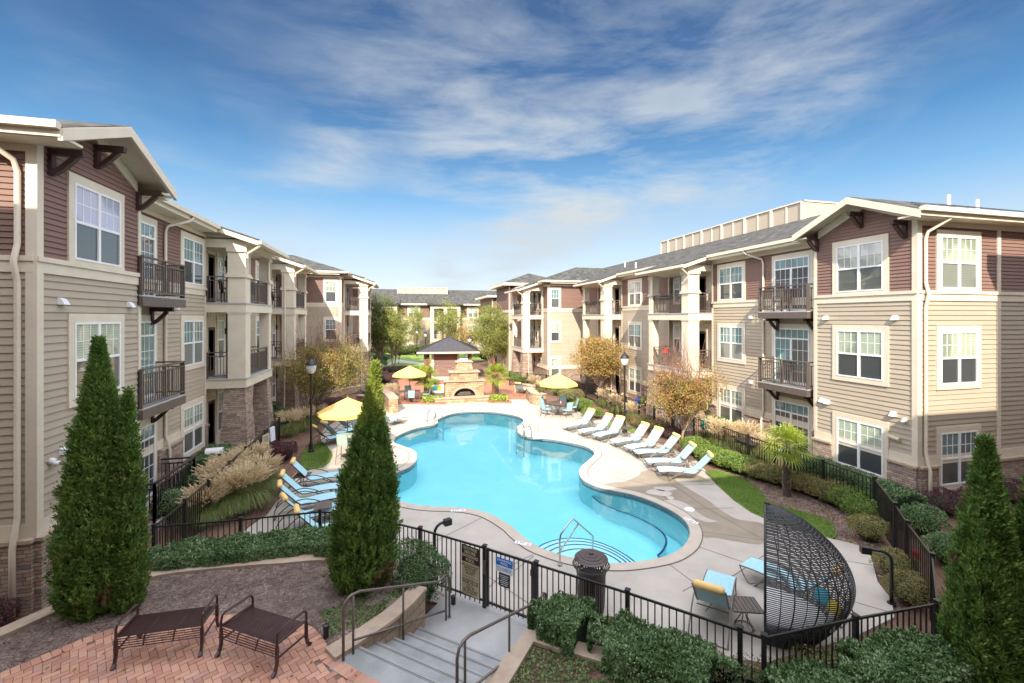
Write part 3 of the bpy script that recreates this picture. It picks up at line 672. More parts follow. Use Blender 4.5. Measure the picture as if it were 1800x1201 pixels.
    d.tube([ds(bay+.62,9.2,.52), ds(bay+.58,9.05,.5), ds(bay+.28,8.72,.12), ds(bay+.24,8.5,.08), ds(bay+.24,7.1,.08), ds(bay+.24,6.95,.12), ds(bay+.24,6.75,.17), ds(bay+.24,6.5,.12), ds(bay+.24,6.35,.08), ds(bay+.24,1.75,.08), ds(bay+.24,1.55,.12), ds(bay+.24,1.2,.2), ds(bay+.24,1.05,.2), ds(bay+.24,-.1,.2)], .052, 8)
    d.build('downspout', M['trim'], root, smooth=True)
    d = MB(); ds = lambda a, z, dd: em.pt(a, z, dd)
    d.tube([ds(17.9,9.2,.66), ds(17.8,9.05,.62), ds(17.35,8.75,.12), ds(17.3,8.55,.08), ds(17.3,7.05,.08), ds(17.3,6.7,.16), ds(17.3,6.4,.08), ds(17.3,1.7,.08), ds(17.3,1.2,.2), ds(17.3,-.1,.2)], .048, 8)
    d.build('downspout', M['trim'], root, smooth=True)
    # vents, camera, flood light
    def hood(a, z):
        v = MB(); p = eb.pt
        v.hexa([p(a-.09,z-.07,.02), p(a+.09,z-.07,.02), p(a+.09,z-.07,.15), p(a-.09,z-.07,.15), p(a-.09,z+.08,.02), p(a+.09,z+.08,.02), p(a+.08,z+.05,.08), p(a-.08,z+.05,.08)]); v.build('vent_hood', M['vinyl_white'], root)
    for a, z in ((y0+.62, 6.0), (yb-.5, 6.0), (y0+.66, 2.83), (yb-.33, 2.83), (yb-.55, 2.80)): hood(a, z)
    v = MB(); v.tube([eb.pt(y0+.32, 2.72, .02), eb.pt(y0+.32, 2.70, .10)], .07, 10); v.lathe([(.065,0),(.06,-.05),(.035,-.08),(0.005,-.09)], eb.pt(y0+.32, 2.70, .13), 10); v.build('dome_camera', M['vinyl_white'], root, smooth=True)
    v = MB(); v.tube([eb.pt(y0+.78, 2.08, .08), eb.pt(y0+.45, 2.04, .10)], .065, 8); v.build('flood_light', M['sign_cream'], root)
    for zf, zh in ((F3, H3), (F2, H2), (F1, H1)):
        v = MB(); em.box(v, 14.52, 14.66, zh-.55, zh-.3, 0.02, .14); v.build('wall_lamp', M['bracket_brown'], root)
    v = MB(); em.box(v, 18.0, 18.15, 5.95, 6.1, .02, .15); em.box(v, 18.0, 18.15, 2.8, 2.95, .02, .15); v.build('vent_hood', M['vinyl_white'], root)
    return root, X
RB, XR = apartment('right', 4.4, 1, 0.0, 10.47, 'long three-storey brown and tan apartment block on the sunlit right side of the pool', 8.66, 9.3, 6.65, (20.9, 24.9), (31.15, 35.3))
LB, XL = apartment('left', 4.4, -1, .35, 10.8, 'long three-storey brown and tan apartment block on the shaded left side of the pool', 9.14, 9.9, 7.13, (20.6, 24.4), (29.2, 32.9))

# roof-top equipment screen on the right block, pipes, and its far bays
s_ = MB(); q_ = MB(); sx = 24.5
s_.box(sx, sx+.1, 22.6, 38.2, 12.05, 13.3); s_.box(sx, 27.4, 22.5, 22.6, 12.05, 13.3)
for i in range(14):
    y = 22.6+i*1.2; q_.box(sx-.05, sx, y-.05, y+.05, 12.1, 13.3)
    if i % 2 == 0: q_.box(sx-.1, sx, y-.09, y+.09, 11.95, 13.34)
q_.box(sx-.08, sx+.14, 22.45, 38.25, 13.3, 13.38); q_.box(sx-.08, 27.4, 22.44, 22.6, 13.301, 13.379); q_.box(sx-.05, 27.3, 22.46, 22.5, 12.12, 12.24)
o_ = s_.build('equipment_screen', M['siding_tan'], RB); q_.build('screen_frame', M['trim'], o_)
for (x, y, h) in ((19.5, 11.9, .5), (22.2, 12.6, .45), (19.7, 36.5, .5), (17.2, 30.2, .4)):
    v = MB(); z = 9.35+.333*min(x-15.95, y-9.9); v.lathe([(.06, -.1), (.06, h)], (x, y, z), 8); v.build('vent_pipe', M['vinyl_white'], RB)
# dark photovoltaic strip above the front eave
v = MB()
for i in range(7): v.slab([(16.6+i*.62, 10.35, 9.62), (17.17+i*.62, 10.35, 9.62), (17.17+i*.62, 11.2, 9.90), (16.6+i*.62, 11.2, 9.90)], .04)
v.build('roof_panel', M['pane_dark'], RB)

def hip_block(root, x0, x1, y0, y1, dz, roof_z=9.9, ov=.7, rise=1.7, brown=True):
    k = MB(); k.box(x0, x1, y0, y1, -.5, roof_z-.3); k.build('far_wall', M['siding_tan'], root)
    e1 = El('front', y0, 0, 1, dz); w = MB(); siding(e1, w, 6.9, roof_z-.35-dz, flat(min(x0,x1), max(x0,x1)), .16)
    e2 = El('side', 0, min(x0,x1) if root is RB else max(x0,x1), 1 if root is RB else -1, dz); siding(e2, w, 6.9, roof_z-.35-dz, flat(y0, y1), .16); w.build('far_siding', M['siding_brown'], root)
    t = MB(); e1.box(t, min(x0,x1), max(x0,x1), 6.6, 6.9, 0, .06); e2.box(t, y0-.05, y1, 6.6, 6.9, 0, .06)
    e1.box(t, min(x0,x1), min(x0,x1)+.15, 0, roof_z-.4-dz, 0, .05); e1.box(t, max(x0,x1)-.15, max(x0,x1), 0, roof_z-.4-dz, 0, .05)
    a0, a1, b0, b1 = min(x0,x1)-ov, max(x0,x1)+ov, y0-ov, y1+ov
    t.box(a0, a1, b0, b1, roof_z-.3, roof_z); t.build('far_trim', M['trim'], root)
    r = MB(); h = min(a1-a0, b1-b0)/2; cx0, cx1, cy0, cy1 = a0+h, a1-h, b0+h, b1-h; z1 = roof_z+rise; z0 = roof_z+.01
    r.quad((a0,b0,z0), (a1,b0,z0), (cx1,cy0,z1), (cx0,cy0,z1)); r.quad((a1,b1,z0), (a0,b1,z0), (cx0,cy1,z1), (cx1,cy1,z1))
    r.quad((a0,b1,z0), (a0,b0,z0), (cx0,cy0,z1), (cx0,cy1,z1)); r.quad((a1,b0,z0), (a1,b1,z0), (cx1,cy1,z1), (cx1,cy0,z1))
    r.build('far_roof', M['shingle'], root)
    for a in (min(x0,x1)+.3, (x0+x1)/2, max(x0,x1)-.3):
        k = MB(); knee(e1, k, a, roof_z-.32-dz, .6, .5, .12); k.build('bracket', M['bracket_brown'], root)
    return e1
e_ = hip_block(RB, 11.9, 18.5, 49.0, 55.5, 0, 9.95, .8, 1.5)
e_ = hip_block(RB, 13.4, 24., 66.0, 76., -.4, 9.4, .8, 1.9)
for zh in (H3, H2, H1): window(e_, RB, 15.3, zh, .9, 1.7, units=1)
e_ = hip_block(LB, -4.2, -11., 49.0, 55.5, .35, 10.1, .8, 1.5)

# far block closing the courtyard
FB = thing('apartment_building', 'distant three-storey apartment block closing the far end of the courtyard behind the trees', 'building', (5, 80, 0), world=True)
fz = -.85; fe = El('front', 80., 0, 1, fz)
k = MB(); k.box(-22, 34, 80.02, 96, -1.5, 9.1+fz); k.build('wall', M['siding_tan'], FB)
w = MB(); siding(fe, w, 6.87, 8.95, flat(-22, 34), .2); w.build('brown_siding', M['siding_brown'], FB)
w = MB(); siding(fe, w, 1.6, 6.5, flat(-22, 34), .22); w.build('tan_siding', M['siding_tan'], FB)
w = MB(); fe.box(w, -22, 34, -.6, 1.6, 0, .1); w.build('stone_base', M['stone_ledge'], FB)
w = MB(); fe.box(w, -22, 34, 6.5, 6.87, 0, .08); fe.box(w, -23, 35, 9.1, 9.35, -.4, .8); w.build('trim_band', M['trim'], FB)
r = MB(); r.quad((-23,79.2,9.35+fz), (35,79.2,9.35+fz), (27,88,12.35+fz), (-15,88,12.35+fz)); r.quad((35,96.8,9.35+fz), (-23,96.8,9.35+fz), (-15,88,12.35+fz), (27,88,12.35+fz))
r.quad((-23,96.8,9.35+fz), (-23,79.2,9.35+fz), (-15,88,12.35+fz)); r.quad((35,79.2,9.35+fz), (35,96.8,9.35+fz), (27,88,12.35+fz)); r.build('roof', M['shingle'], FB)
s_ = MB(); q_ = MB(); s_.box(-.6, 8.6, 85.2, 85.3, 11.2+fz, 12.5+fz)
for i in range(9): x = -.6+i*1.15; q_.box(x-.06, x+.06, 85.1, 85.2, 11.2+fz, 12.55+fz)
q_.box(-.7, 8.7, 85.1, 85.4, 12.5+fz, 12.6+fz)
o_ = s_.build('equipment_screen', M['siding_tan'], FB); q_.build('screen_frame', M['trim'], o_)
for xc in (-12.5, -3.2, 7.6, 17.5, 27.):                                    # projecting porch bays
    s = MB(); px0, px1, d = xc-2.6, xc+2.6, 1.8
    for zf in (F3, F2): fe.box(s, px0, px1, zf-.4, zf, 0, d)
    fe.box(s, px0, px1, 8.5, 9.0, 0, d)
    for zf, zt in ((F3, 8.5), (F2, F3-.4)):
        for a in (px0, px0+2.3, px1-.6): fe.box(s, a, a+.6, zf, zt, d-.6, d-.01)
    o = s.build('porch', M['trim'], FB)
    p = MB()
    for a in (px0, px0+2.3, px1-.6): fe.box(p, a-.1, a+.7, -.6, F2-.4, d-.75, d+.05)
    p.build('stone_pier', M['stone_warm'], o)
    r = MB(); zt = 9.35+fz
    r.hexa([(px0-.5,78.2-.5,zt-.25),(px1+.5,78.2-.5,zt-.25),(px1+.5,81,zt-.25),(px0-.5,81,zt-.25),(px0-.5,78.2-.5,zt),(px1+.5,78.2-.5,zt),(px1+.5,81,zt+.9),(px0-.5,81,zt+.9)]); r.build('porch_shingles', M['shingle'], o)
    r = MB()
    for zf in (F3, F2):
        for l, h in ((px0+.6, px0+2.3), (px0+2.9, px1-.6)): rail_run(r, fe.pt(l, zf, d-.1), fe.pt(h, zf, d-.1), sp=.2, mid=False)
    r.build('railing', M['rail_bronze'], o)
    for zf, zh in ((F3, H3), (F2, H2), (F1, H1)):
        g = MB(); fe.box(g, xc-.45, xc+.45, zf, zf+2.1, 0.02, .06); g.build('door', M['bracket_brown'], FB)
        for a in (xc-1.5, xc+1.5): window(fe, FB, a, zh, 1.0, 1.7, units=1, cw=.12)
for xc in (-7.8, 2.2, 12.7, 22.3):
    for zh in (H3, H2, H1): window(fe, FB, xc, zh, 1.8, 1.7)
del k, w, r

# clubhouse around and behind the viewpoint: its two tall wings and low middle shade the near end of the court
CH = thing('clubhouse', 'tan sided clubhouse behind the viewpoint that shades the near terrace', 'building', (4, -8, 0), world=True)
k = MB(); k.box(-4.2, 17.2, -12, -1.4, -.5, 11.0); k.box(-9.3, -4.2, -12, 3.6, -.5, 10.8); k.box(-26, -9.3, -12, 3.6, -.5, 12.9); k.box(17.2, 36, -12, 4.6, -.5, 11.7); k.build('wall', M['siding_tan'], CH)
r = MB(); r.slab([(-4.2,-.9,11.55),(17.2,-.9,11.55),(17.2,-12,13.6),(-4.2,-12,13.6)], .5); r.slab([(-9.3,4.0,11.3),(-3.9,4.0,11.3),(-3.9,-12,12.6),(-9.3,-12,12.6)], .4); r.slab([(-26,4.0,13.3),(-9.3,4.0,13.3),(-9.3,-12,15.),(-26,-12,15.)], .4); r.slab([(16.9,5.0,12.25),(36,5.0,12.25),(36,-12,14.6),(16.9,-12,14.6)], .5); r.build('roof', M['shingle'], CH)
# ------------------------------------------------------------------ ground, pool, paving
def sheet(name, poly, z, m, zb=None, kind='structure', parent=None):
    """flat sheet over a 2-D outline; with zb also its edge down to zb"""
    bm = bmesh.new(); vs = [bm.verts.new((p[0], p[1], z)) for p in poly]
    es = [bm.edges.new((vs[i], vs[(i+1) % len(vs)])) for i in range(len(vs))]
    bmesh.ops.triangle_fill(bm, edges=es, use_beauty=True, normal=(0, 0, 1))
    if zb is not None:
        ar = sum(poly[i][0]*poly[(i+1) % len(poly)][1]-poly[(i+1) % len(poly)][0]*poly[i][1] for i in range(len(poly)))
        lo = [bm.verts.new((p[0], p[1], zb)) for p in poly]
        for i in range(len(vs)):
            j = (i+1) % len(vs); q = (vs[i], lo[i], lo[j], vs[j])
            bm.faces.new(q if ar > 0 else tuple(reversed(q)))
    for f in bm.faces:
        if len(f.verts) == 3 and f.normal.z < 0: f.normal_flip()
    me = bpy.data.meshes.new(name); bm.to_mesh(me); bm.free()
    o = link(name, me, M[m], parent)
    if kind: o['kind'] = kind
    return o
def ring_sheet(name, outer, inner, z, m, zi=None, zo=None, kind='structure', parent=None):
    bm = bmesh.new(); es = []; loops = []
    for poly in (outer, inner):
        vs = [bm.verts.new((p[0], p[1], z)) for p in poly]; loops.append(vs)
        es += [bm.edges.new((vs[i], vs[(i+1) % len(vs)])) for i in range(len(vs))]
    bmesh.ops.triangle_fill(bm, edges=es, use_beauty=True, normal=(0, 0, 1))
    for f in bm.faces:
        if f.normal.z < 0: f.normal_flip()
    for poly, vs, zz in ((inner, loops[1], zi), (outer, loops[0], zo)):
        if zz is None: continue
        lo = [bm.verts.new((p[0], p[1], zz)) for p in poly]
        for i in range(len(vs)): j = (i+1) % len(vs); bm.faces.new((vs[i], vs[j], lo[j], lo[i]))
    me = bpy.data.meshes.new(name); bm.to_mesh(me); bm.free()
    o = link(name, me, M[m], parent)
    if kind: o['kind'] = kind
    return o
def strip(mb, pts, w, z, th=0.0):
    """ribbon of width w along pts"""
    pts = [Vector((p[0], p[1], 0)) for p in pts]
    for i in range(len(pts)-1):
        d = (pts[i+1]-pts[i]);
        if d.length < 1e-6: continue
        n = Vector((-d.y, d.x, 0)).normalized()*w/2
        a, b = pts[i], pts[i+1]
        q = [a-n, b-n, b+n, a+n]
        if th: mb.hexa([(p.x, p.y, z-th) for p in q]+[(p.x, p.y, z) for p in q])
        else: mb.quad(*[(p.x, p.y, z) for p in q])
def offset(poly, d):
    """push a closed outline outward by d"""
    m = len(poly); P = [Vector((p[0], p[1])) for p in poly]
    ar = sum(P[i].x*P[(i+1) % m].y-P[(i+1) % m].x*P[i].y for i in range(m)); s = 1 if ar > 0 else -1
    out = []
    for i in range(m):
        t = (P[(i+1) % m]-P[i-1]).normalized(); out.append(P[i]+Vector((t.y, -t.x))*d*s)
    return out
def pip(x, y, poly):
    c = False; j = len(poly)-1
    for i in range(len(poly)):
        xi, yi, xj, yj = poly[i][0], poly[i][1], poly[j][0], poly[j][1]
        if (yi > y) != (yj > y) and x < (xj-xi)*(y-yi)/(yj-yi)+xi: c = not c
        j = i
    return c
G = lambda pts, z=0.: [at(a, b, z) for a, b in pts]

POOLPX = [(779,733),(797,727),(822,724),(850,723.5),(880,726),(906,731),(919,737),(918,744),(909,751),(910,760),(927,768),(975,773.4),(1020,782.4),(1040,791),(1044,800),(1032,811),(1020,823),(1018.4,834.8),(1029,847),(1059,858.8),(1110,869.3),(1149,882.8),(1185,900.8),(1206,918.8),(1212.4,937),(1206,955),(1190,969),(1164,980),(1110,989),(1060,990),(1005,981),(965,969),(938,957),(914,939),(900,926),(867,906.4),(839,897.2),(805,892.5),(756,890.6),(719,885.6),(698,879),(676,868),(672,855),(682,842),(696,832),(719,821.7),(731,811),(732.8,799),(725.8,791),(706,783.5),(694,779),(692.6,774),(698,767.4),(715,758.7),(736,751.7),(757,748.2),(769.6,744),(769.5,738.5)]
PW = [Vector((p.x, p.y)) for p in catmull([Vector((q.x, q.y, 0)) for q in G(POOLPX)], 4)]
COP = offset(PW, .33)
ZW = -.10
# far ground everywhere; a hole is left for the pool basin
GR = [(-150,-60),(200,-60),(200,300),(-150,300)]
ring_sheet('ground', GR, offset(PW, .2), -.05, 'mulch')
ring_sheet('pool_wall', offset(PW, .25), PW, -.004, 'pool_plaster', zi=-.9)
sheet('pool_floor', offset(PW, .1), -.85, 'pool_plaster')
t = MB()
for i in range(len(PW)):
    a, b = PW[i], PW[(i+1) % len(PW)]; c_ = offset(PW, -.006)
PI_ = offset(PW, -.008)
for i in range(len(PI_)):
    a, b = PI_[i], PI_[(i+1) % len(PI_)]; t.quad((a.x,a.y,-.17), (b.x,b.y,-.17), (b.x,b.y,-.012), (a.x,a.y,-.012))
o = t.build('pool_tile_band', M['pool_tile']); o['kind'] = 'structure'
w_ = sheet('pool_water', offset(PW, .02), ZW, 'water')
# entry steps and bench ledge under water
SC0 = far(1031, 10.9)
for i, (ra_, rb_, zt) in enumerate(((1.0,1.05,-.22),(1.27,1.6,-.38),(1.52,2.1,-.54),(1.77,2.6,-.70))):
    circ = []
    for k in range(48): u_, v_ = ra_*math.cos(k*math.pi/24), rb_*math.sin(k*math.pi/24); circ.append((SC0.x+u_*FY+v_*FX, SC0.y-u_*FX+v_*FY))
    o = sheet('pool_step', circ, zt, 'pool_shelf', zb=-.85)
    t = MB(); strip(t, circ+[circ[0]], .045, zt+.004); o = t.build('pool_step_nosing', M['pool_line']); o['kind'] = 'structure'
i0 = min(range(len(PW)), key=lambda i: (PW[i]-Vector(at(1045,853,0)[:2])).length); i1 = min(range(len(PW)), key=lambda i: (PW[i]-Vector(at(1164,980,0)[:2])).length)
if i0 > i1: i0, i1 = i1, i0
seg = PW[i0:i1+1]; nseg = len(seg); inn = offset(PW, -.62)[i0:i1+1]
inn = [seg[k].lerp(inn[k], min(1, k/5, (nseg-1-k)/5)) for k in range(nseg)]
sheet('pool_bench_ledge', [tuple(p) for p in seg]+[tuple(p) for p in reversed(inn)], -.40, 'pool_shelf', zb=-.85)
t = MB(); strip(t, inn, .06, -.395); o = t.build('pool_ledge_nosing', M['pool_line']); o['kind'] = 'structure'
ring_sheet('pool_coping', COP, PW, .012, 'coping', zi=-.03, zo=-.02)
t = MB(); strip(t, COP+[COP[0]], .022, .0165); o = t.build('coping_joint', M['joint']); o['kind'] = 'structure'
# a raised round seat ring on the small left-hand bulge
# deck
DECKPX = [(1343,1165),(1105,1125),(948,1117),(850,1085),(770,1060),(697,1040),(600,1015),(420,1015),(330,1015),(440,925),(470,905),(490,876),(495,855),(520,832),(545,826),(568,822),(580,812),(585,800),(576,787),(565,775),(563,765),(572,752),(590,741),(600,733),(640,722),(690,712),(701,711),(852,706),(884,702),(930,702),(950,706),(965,712),(1003,718),(1030,730),(1052,737),(1080,748),(1108,760),(1150,776),(1200,797),(1232,814),(1244.7,834.8),(1259.7,852.8),(1289.7,879.8),(1319.7,900.8),(1345,912),(1400,932),(1461.7,947),(1500,956),(1528,964),(1535.6,996),(1543,1023),(1556,1040),(1567,1052),(1572,1085),(1500,1120)]
DW = [(p.x, p.y) for p in G(DECKPX)]
ring_sheet('pool_deck', DW, offset(COP, -.03), .0, 'concrete', zo=-.06)
t = MB()                                                                    # sawn joints
def joint(*px): strip(t, G(px), .018, .004)
joint((938,978),(905,1003)); joint((1010,760),(1140,757)) if 0 else None
for j in ([(857,905),(800,934),(757,955)],[(938,975),(915,985),(893,1000)],[(1164,983),(1223,1027)],[(1215,957),(1340,1000)],[(1223,1027),(1290,1012),(1345,975)],[(1223,1027),(1200,1040)],[(1070,795),(1150,830),(1240,892),(1343,950)],[(1040,833),(1150,853),(1255,852)],[(1162,868),(1190,896),(1292,893)],[(1215,932),(1343,950)],[(1240,1075),(1290,1012)],[(1480,985),(1540,995)],[(1480,1052),(1566,1077)],[(852,1010),(935,1065)],[(893,1000),(852,1040)],[(1043,770),(1110,795),(1150,830)],[(852,706),(852,722)],[(952,722),(945,760),(930,766)],[(700,745),(690,740),(640,738)],[(620,838),(560,845),(500,852)],[(590,860),(520,880)],[(600,880),(480,905)],[(1232,814),(1150,830)],[(1010,735),(945,760)],[(697,712),(760,745)]):
    joint(*j)
o = t.build('deck_joints', M['joint']); o['kind'] = 'structure'
wet = [(1062,853),(1078,848),(1100,846),(1122,836),(1128,829),(1150,825),(1175,823),(1200,826),(1228,835),(1245,846),(1240,843),(1200,842),(1185,842),(1215,862),(1245,880),(1262,893),(1280,905),(1300,914),(1344,922),(1344,955),(1300,953),(1255,945),(1238,945),(1225,930),(1208,905),(1185,890),(1160,877),(1125,865),(1090,860)]
sheet('wet_patch', [tuple(p[:2]) for p in catmull(G(wet), 3)], .003, 'wet_concrete')
for dd in ([(1135,866),(1150,860),(1180,866),(1175,872),(1160,872)],[(1165,882),(1190,880),(1215,890),(1225,900),(1245,912),(1262,917),(1240,918),(1215,908),(1195,902)],[(1172,872),(1184,874),(1183,879),(1175,878)],[(1148,857),(1175,856),(1190,860),(1165,864)]):
    sheet('dry_patch', [tuple(p[:2]) for p in catmull(G(dd), 3)], .0065, 'concrete')
for (px, py, r_) in ((1212,896,.16),(1054,784,.10),(924,735,.08)):
    t = MB(); p = at(px, py); t.lathe([(r_,0),(r_*.95,.012),(.01,.012)], (p.x,p.y,.004), 20); o = tag(t.build('skimmer_lid', M['vinyl_white']), 'round white skimmer lid set in the deck ' + {1212:'beside the curved near end of the pool',1054:'beside the loungers',924:'by the far end of the pool'}[px], 'lid')
# lawns
LAWN = [[(1240,830),(1256,827),(1280,833),(1306,842),(1333,860),(1353,883),(1396,897),(1450,912),(1466,929),(1463,946),(1400,931),(1345,911),(1320,900),(1290,879),(1260,852),(1246,838)],
        [(528,811),(532,796),(545,785),(565,778),(578,789),(584,800),(579,812),(568,821),(545,825),(531,820)],
        [(1060,747),(1085,742),(1110,750),(1120,760),(1100,757)]]
for l in LAWN:
    P = catmull(G(l), 4); sheet('lawn', [tuple(p[:2]) for p in P], .012, 'lawn', zb=-.04)
sheet('lawn', [tuple(p[:2]) for p in G([(655,648),(760,648),(760,618),(640,618)], 0)], -.02, 'lawn')
sheet('lawn', [(-8,62),(22,62),(22,79),(-8,79)], -.03, 'lawn')
sheet('path', [tuple(p[:2]) for p in G([(668,640),(700,632),(760,640),(762,643),(700,637),(672,645)], 0)], -.012, 'walk_concrete')
sheet('brick_patio', [tuple(p[:2]) for p in G([(700,711),(704,690),(700,668),(740,662),(935,664),(945,690),(930,702),(884,702.5),(852,706.5)])], -.006+.008, 'brick_far')
sheet('brick_patio', [tuple(p[:2]) for p in G([(880,668),(912,668),(880,650),(866,650)])], .004, 'brick_far')
# raised terrace where the benches stand
ZT = .70
TERR = G([(-260,1330),(-40,1128),(0,1116),(50,1094),(100,1072),(180,1040),(264,1013),(320,1003),(375,997),(440,991),(500,987),(560,982),(610,982),(665,990),(712,1010),(738,1036),(700,1075),(640,1118),(580,1155),(565,1172)], ZT)
TL = [(p.x, p.y) for p in TERR] + [(-.5, 6.4), (-.0, 5.5), (1.6, 4.2), (1.2,-1.2),(-14,-1.2)]
sheet('terrace', TL, ZT-.02, 'pine_straw', zb=-.05)
# herringbone patio of real bricks
PATPX = [(-300,1300),(0,1188),(90,1150),(200,1108),(300,1092),(420,1085),(520,1095),(560,1125),(578,1155),(640,1195),(700,1240),(700,1400),(-300,1400)]
PAT = [(p.x, p.y) for p in catmull(G(PATPX, ZT), 2)]
sheet('patio_bed', PAT, ZT-.008, 'mortar_sand')
t = MB(); u = .098; th = math.radians(31); cs, sn = math.cos(th), math.sin(th); g_ = .004
O = (-3., 6.)
def brk(x0, y0, w, h):
    cxx, cyy = (x0+w/2)*u, (y0+h/2)*u; wx, wy = O[0]+cxx*cs-cyy*sn, O[1]+cxx*sn+cyy*cs
    if not pip(wx, wy, PATI): return
    dz = RND.uniform(-.002, .002); q = []
    for a, b in ((x0*u+g_, y0*u+g_), ((x0+w)*u-g_, y0*u+g_), ((x0+w)*u-g_, (y0+h)*u-g_), (x0*u+g_, (y0+h)*u-g_)): q.append((O[0]+a*cs-b*sn, O[1]+a*sn+b*cs))
    t.hexa([(a, b, ZT-.01) for a, b in q]+[(a, b, ZT+.004+dz) for a, b in q])
PATI = [tuple(p) for p in offset(PAT, -.12)]
for i in range(-90, 90):
    for j in range(-45, 45):
        bx, by = i+4*j, -i
        if abs(bx) > 75 or abs(by) > 75: continue
        brk(bx, by, 2, 1); brk(bx+2, by, 1, 2)
PC = offset(PAT, -.03)                                                     # soldier course round the edge
for i in range(len(PC)):
    a, b = Vector(PC[i]), Vector(PC[(i+1) % len(PC)]); Ls = (b-a).length; n = max(1, int(Ls/.1)); d = (b-a)/max(Ls, 1e-6); nn = Vector((-d.y, d.x))*.095
    if a.y < 3 and b.y < 3: continue
    for k_ in range(n):
        s0, s1 = a+d*(Ls*k_/n+.004), a+d*(Ls*(k_+1)/n-.004); q = [s0-nn, s1-nn, s1+nn, s0+nn]
        t.hexa([(p.x, p.y, ZT-.01) for p in q]+[(p.x, p.y, ZT+.009) for p in q])
o = t.build('brick_patio', M['brick_clay']); o['kind'] = 'structure'
# landing and steps
SD = Vector((.655, .755, 0)); SW = Vector((.755, -.655, 0))
S0 = Vector((-.93, 7.33, 0))                                              # top of the flight at its left edge
def sp(d, w, z): p = S0+SD*d+SW*w; return (p.x, p.y, z)
wid = 2.15; nst = 5; tr = .36; ri = ZT/nst
t = MB()
for i in range(nst):
    zt = ZT-ri*i+(.007 if i == 0 else 0); d0 = tr*i-(.2 if i == 0 else 0); d1 = tr*(i+1)
    t.hexa([sp(d0,0,-.05), sp(d1,0,-.05), sp(d1,wid,-.05), sp(d0,wid,-.05), sp(d0,0,zt), sp(d1,0,zt), sp(d1,wid,zt), sp(d0,wid,zt)])
tag(t.build('concrete_steps', M['step_concrete'], bevel=.012), 'flight of grey concrete steps going down from the brick patio to the pool gate', 'steps')
st_ = [o for o in COL.objects if o.name.startswith('concrete_steps')][0]
for i in range(nst):  # thin dark strips stand in for the shading at each tread edge
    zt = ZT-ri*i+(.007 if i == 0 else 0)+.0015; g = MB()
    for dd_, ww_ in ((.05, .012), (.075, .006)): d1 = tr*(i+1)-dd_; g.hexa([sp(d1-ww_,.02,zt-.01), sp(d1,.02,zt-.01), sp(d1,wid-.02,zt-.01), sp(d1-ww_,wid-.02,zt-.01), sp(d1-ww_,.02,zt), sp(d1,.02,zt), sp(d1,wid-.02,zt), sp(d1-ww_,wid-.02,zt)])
    g.build('edge_shade_strip', M['joint'], st_)
t = MB(); t.hexa([sp(tr*nst+.0,-.1,-.05), sp(tr*nst+1.3,-.1,-.05), sp(tr*nst+1.3,wid+.2,-.05), sp(tr*nst+.0,wid+.2,-.05), sp(tr*nst+.0,-.1,.006), sp(tr*nst+1.3,-.1,.006), sp(tr*nst+1.3,wid+.2,.006), sp(tr*nst+.0,wid+.2,.006)])
o = t.build('path', M['walk_concrete']); o['kind'] = 'structure'
# retaining walls
def wall_along(root, pts, z0, z1, th=.2, cap=.06, ov=.04, mat_='stone_block', capmat='cap_stone'):
    mb = MB(); c_ = MB(); P = [Vector((p[0], p[1], 0)) for p in pts]; m_ = len(P); Ls = []; Rs = []
    for i in range(m_):
        d = (P[min(i+1, m_-1)]-P[max(i-1, 0)]).normalized(); n = Vector((-d.y, d.x, 0)); Ls.append(n)
    for i in range(m_-1):
        for M_, t_, a, b in ((mb, th/2, z0, z1-cap), (c_, th/2+ov, z1-cap, z1)):
            q = [P[i]-Ls[i]*t_, P[i+1]-Ls[i+1]*t_, P[i+1]+Ls[i+1]*t_, P[i]+Ls[i]*t_]
            M_.hexa([(p.x, p.y, a) for p in q]+[(p.x, p.y, b) for p in q])
    mb.build('wall_blocks', M[mat_], root); c_.build('cap', M[capmat], root)
A_ = catmull(TERR[1:15], 3, closed=False)
R1 = thing('retaining_wall', 'long curved block edging wall behind the mulch bed of the two benches', 'retaining wall', A_[0], world=True); wall_along(R1, A_, -.05, ZT+.05, .22)
B_ = [TERR[14]]+TERR[15:19]
B_ = catmull([TERR[15], TERR[16], TERR[17], TERR[18]], 4, closed=False)
R2 = thing('retaining_wall', 'short block wall running down the left side of the steps behind the handrail', 'retaining wall', B_[0], world=True); wall_along(R2, B_, -.05, ZT+.07, .24)
r0 = S0+SW*(wid+.13)
CW = [Vector(q) for q in ((.55,5.45,0),(1.33,6.30,0),(2.1,7.15,0),(3.1,6.46,0),(3.65,5.8,0),(4.3,4.8,0),(5.0,3.4,0))]
CWc = CW
R3 = thing('retaining_wall', 'block wall round the ground cover bed right of the steps', 'retaining wall', CW[2], world=True); wall_along(R3, CWc, -.05, ZT-.02, .24)
sheet('planting_bed', [(p.x, p.y) for p in CW]+[(4.5,1.5),(1.0,3.2)], ZT-.1, 'mulch', zb=-.05)
# low sloping beds beside the blocks
sheet('planting_bed', [tuple(p[:2]) for p in G([(-300,1250),(0,1110),(100,1066),(264,1006),(330,1015),(455,905),(480,850),(545,780),(440,740),(330,800),(200,900),(-300,1000)], .05)], -.02, 'mulch')
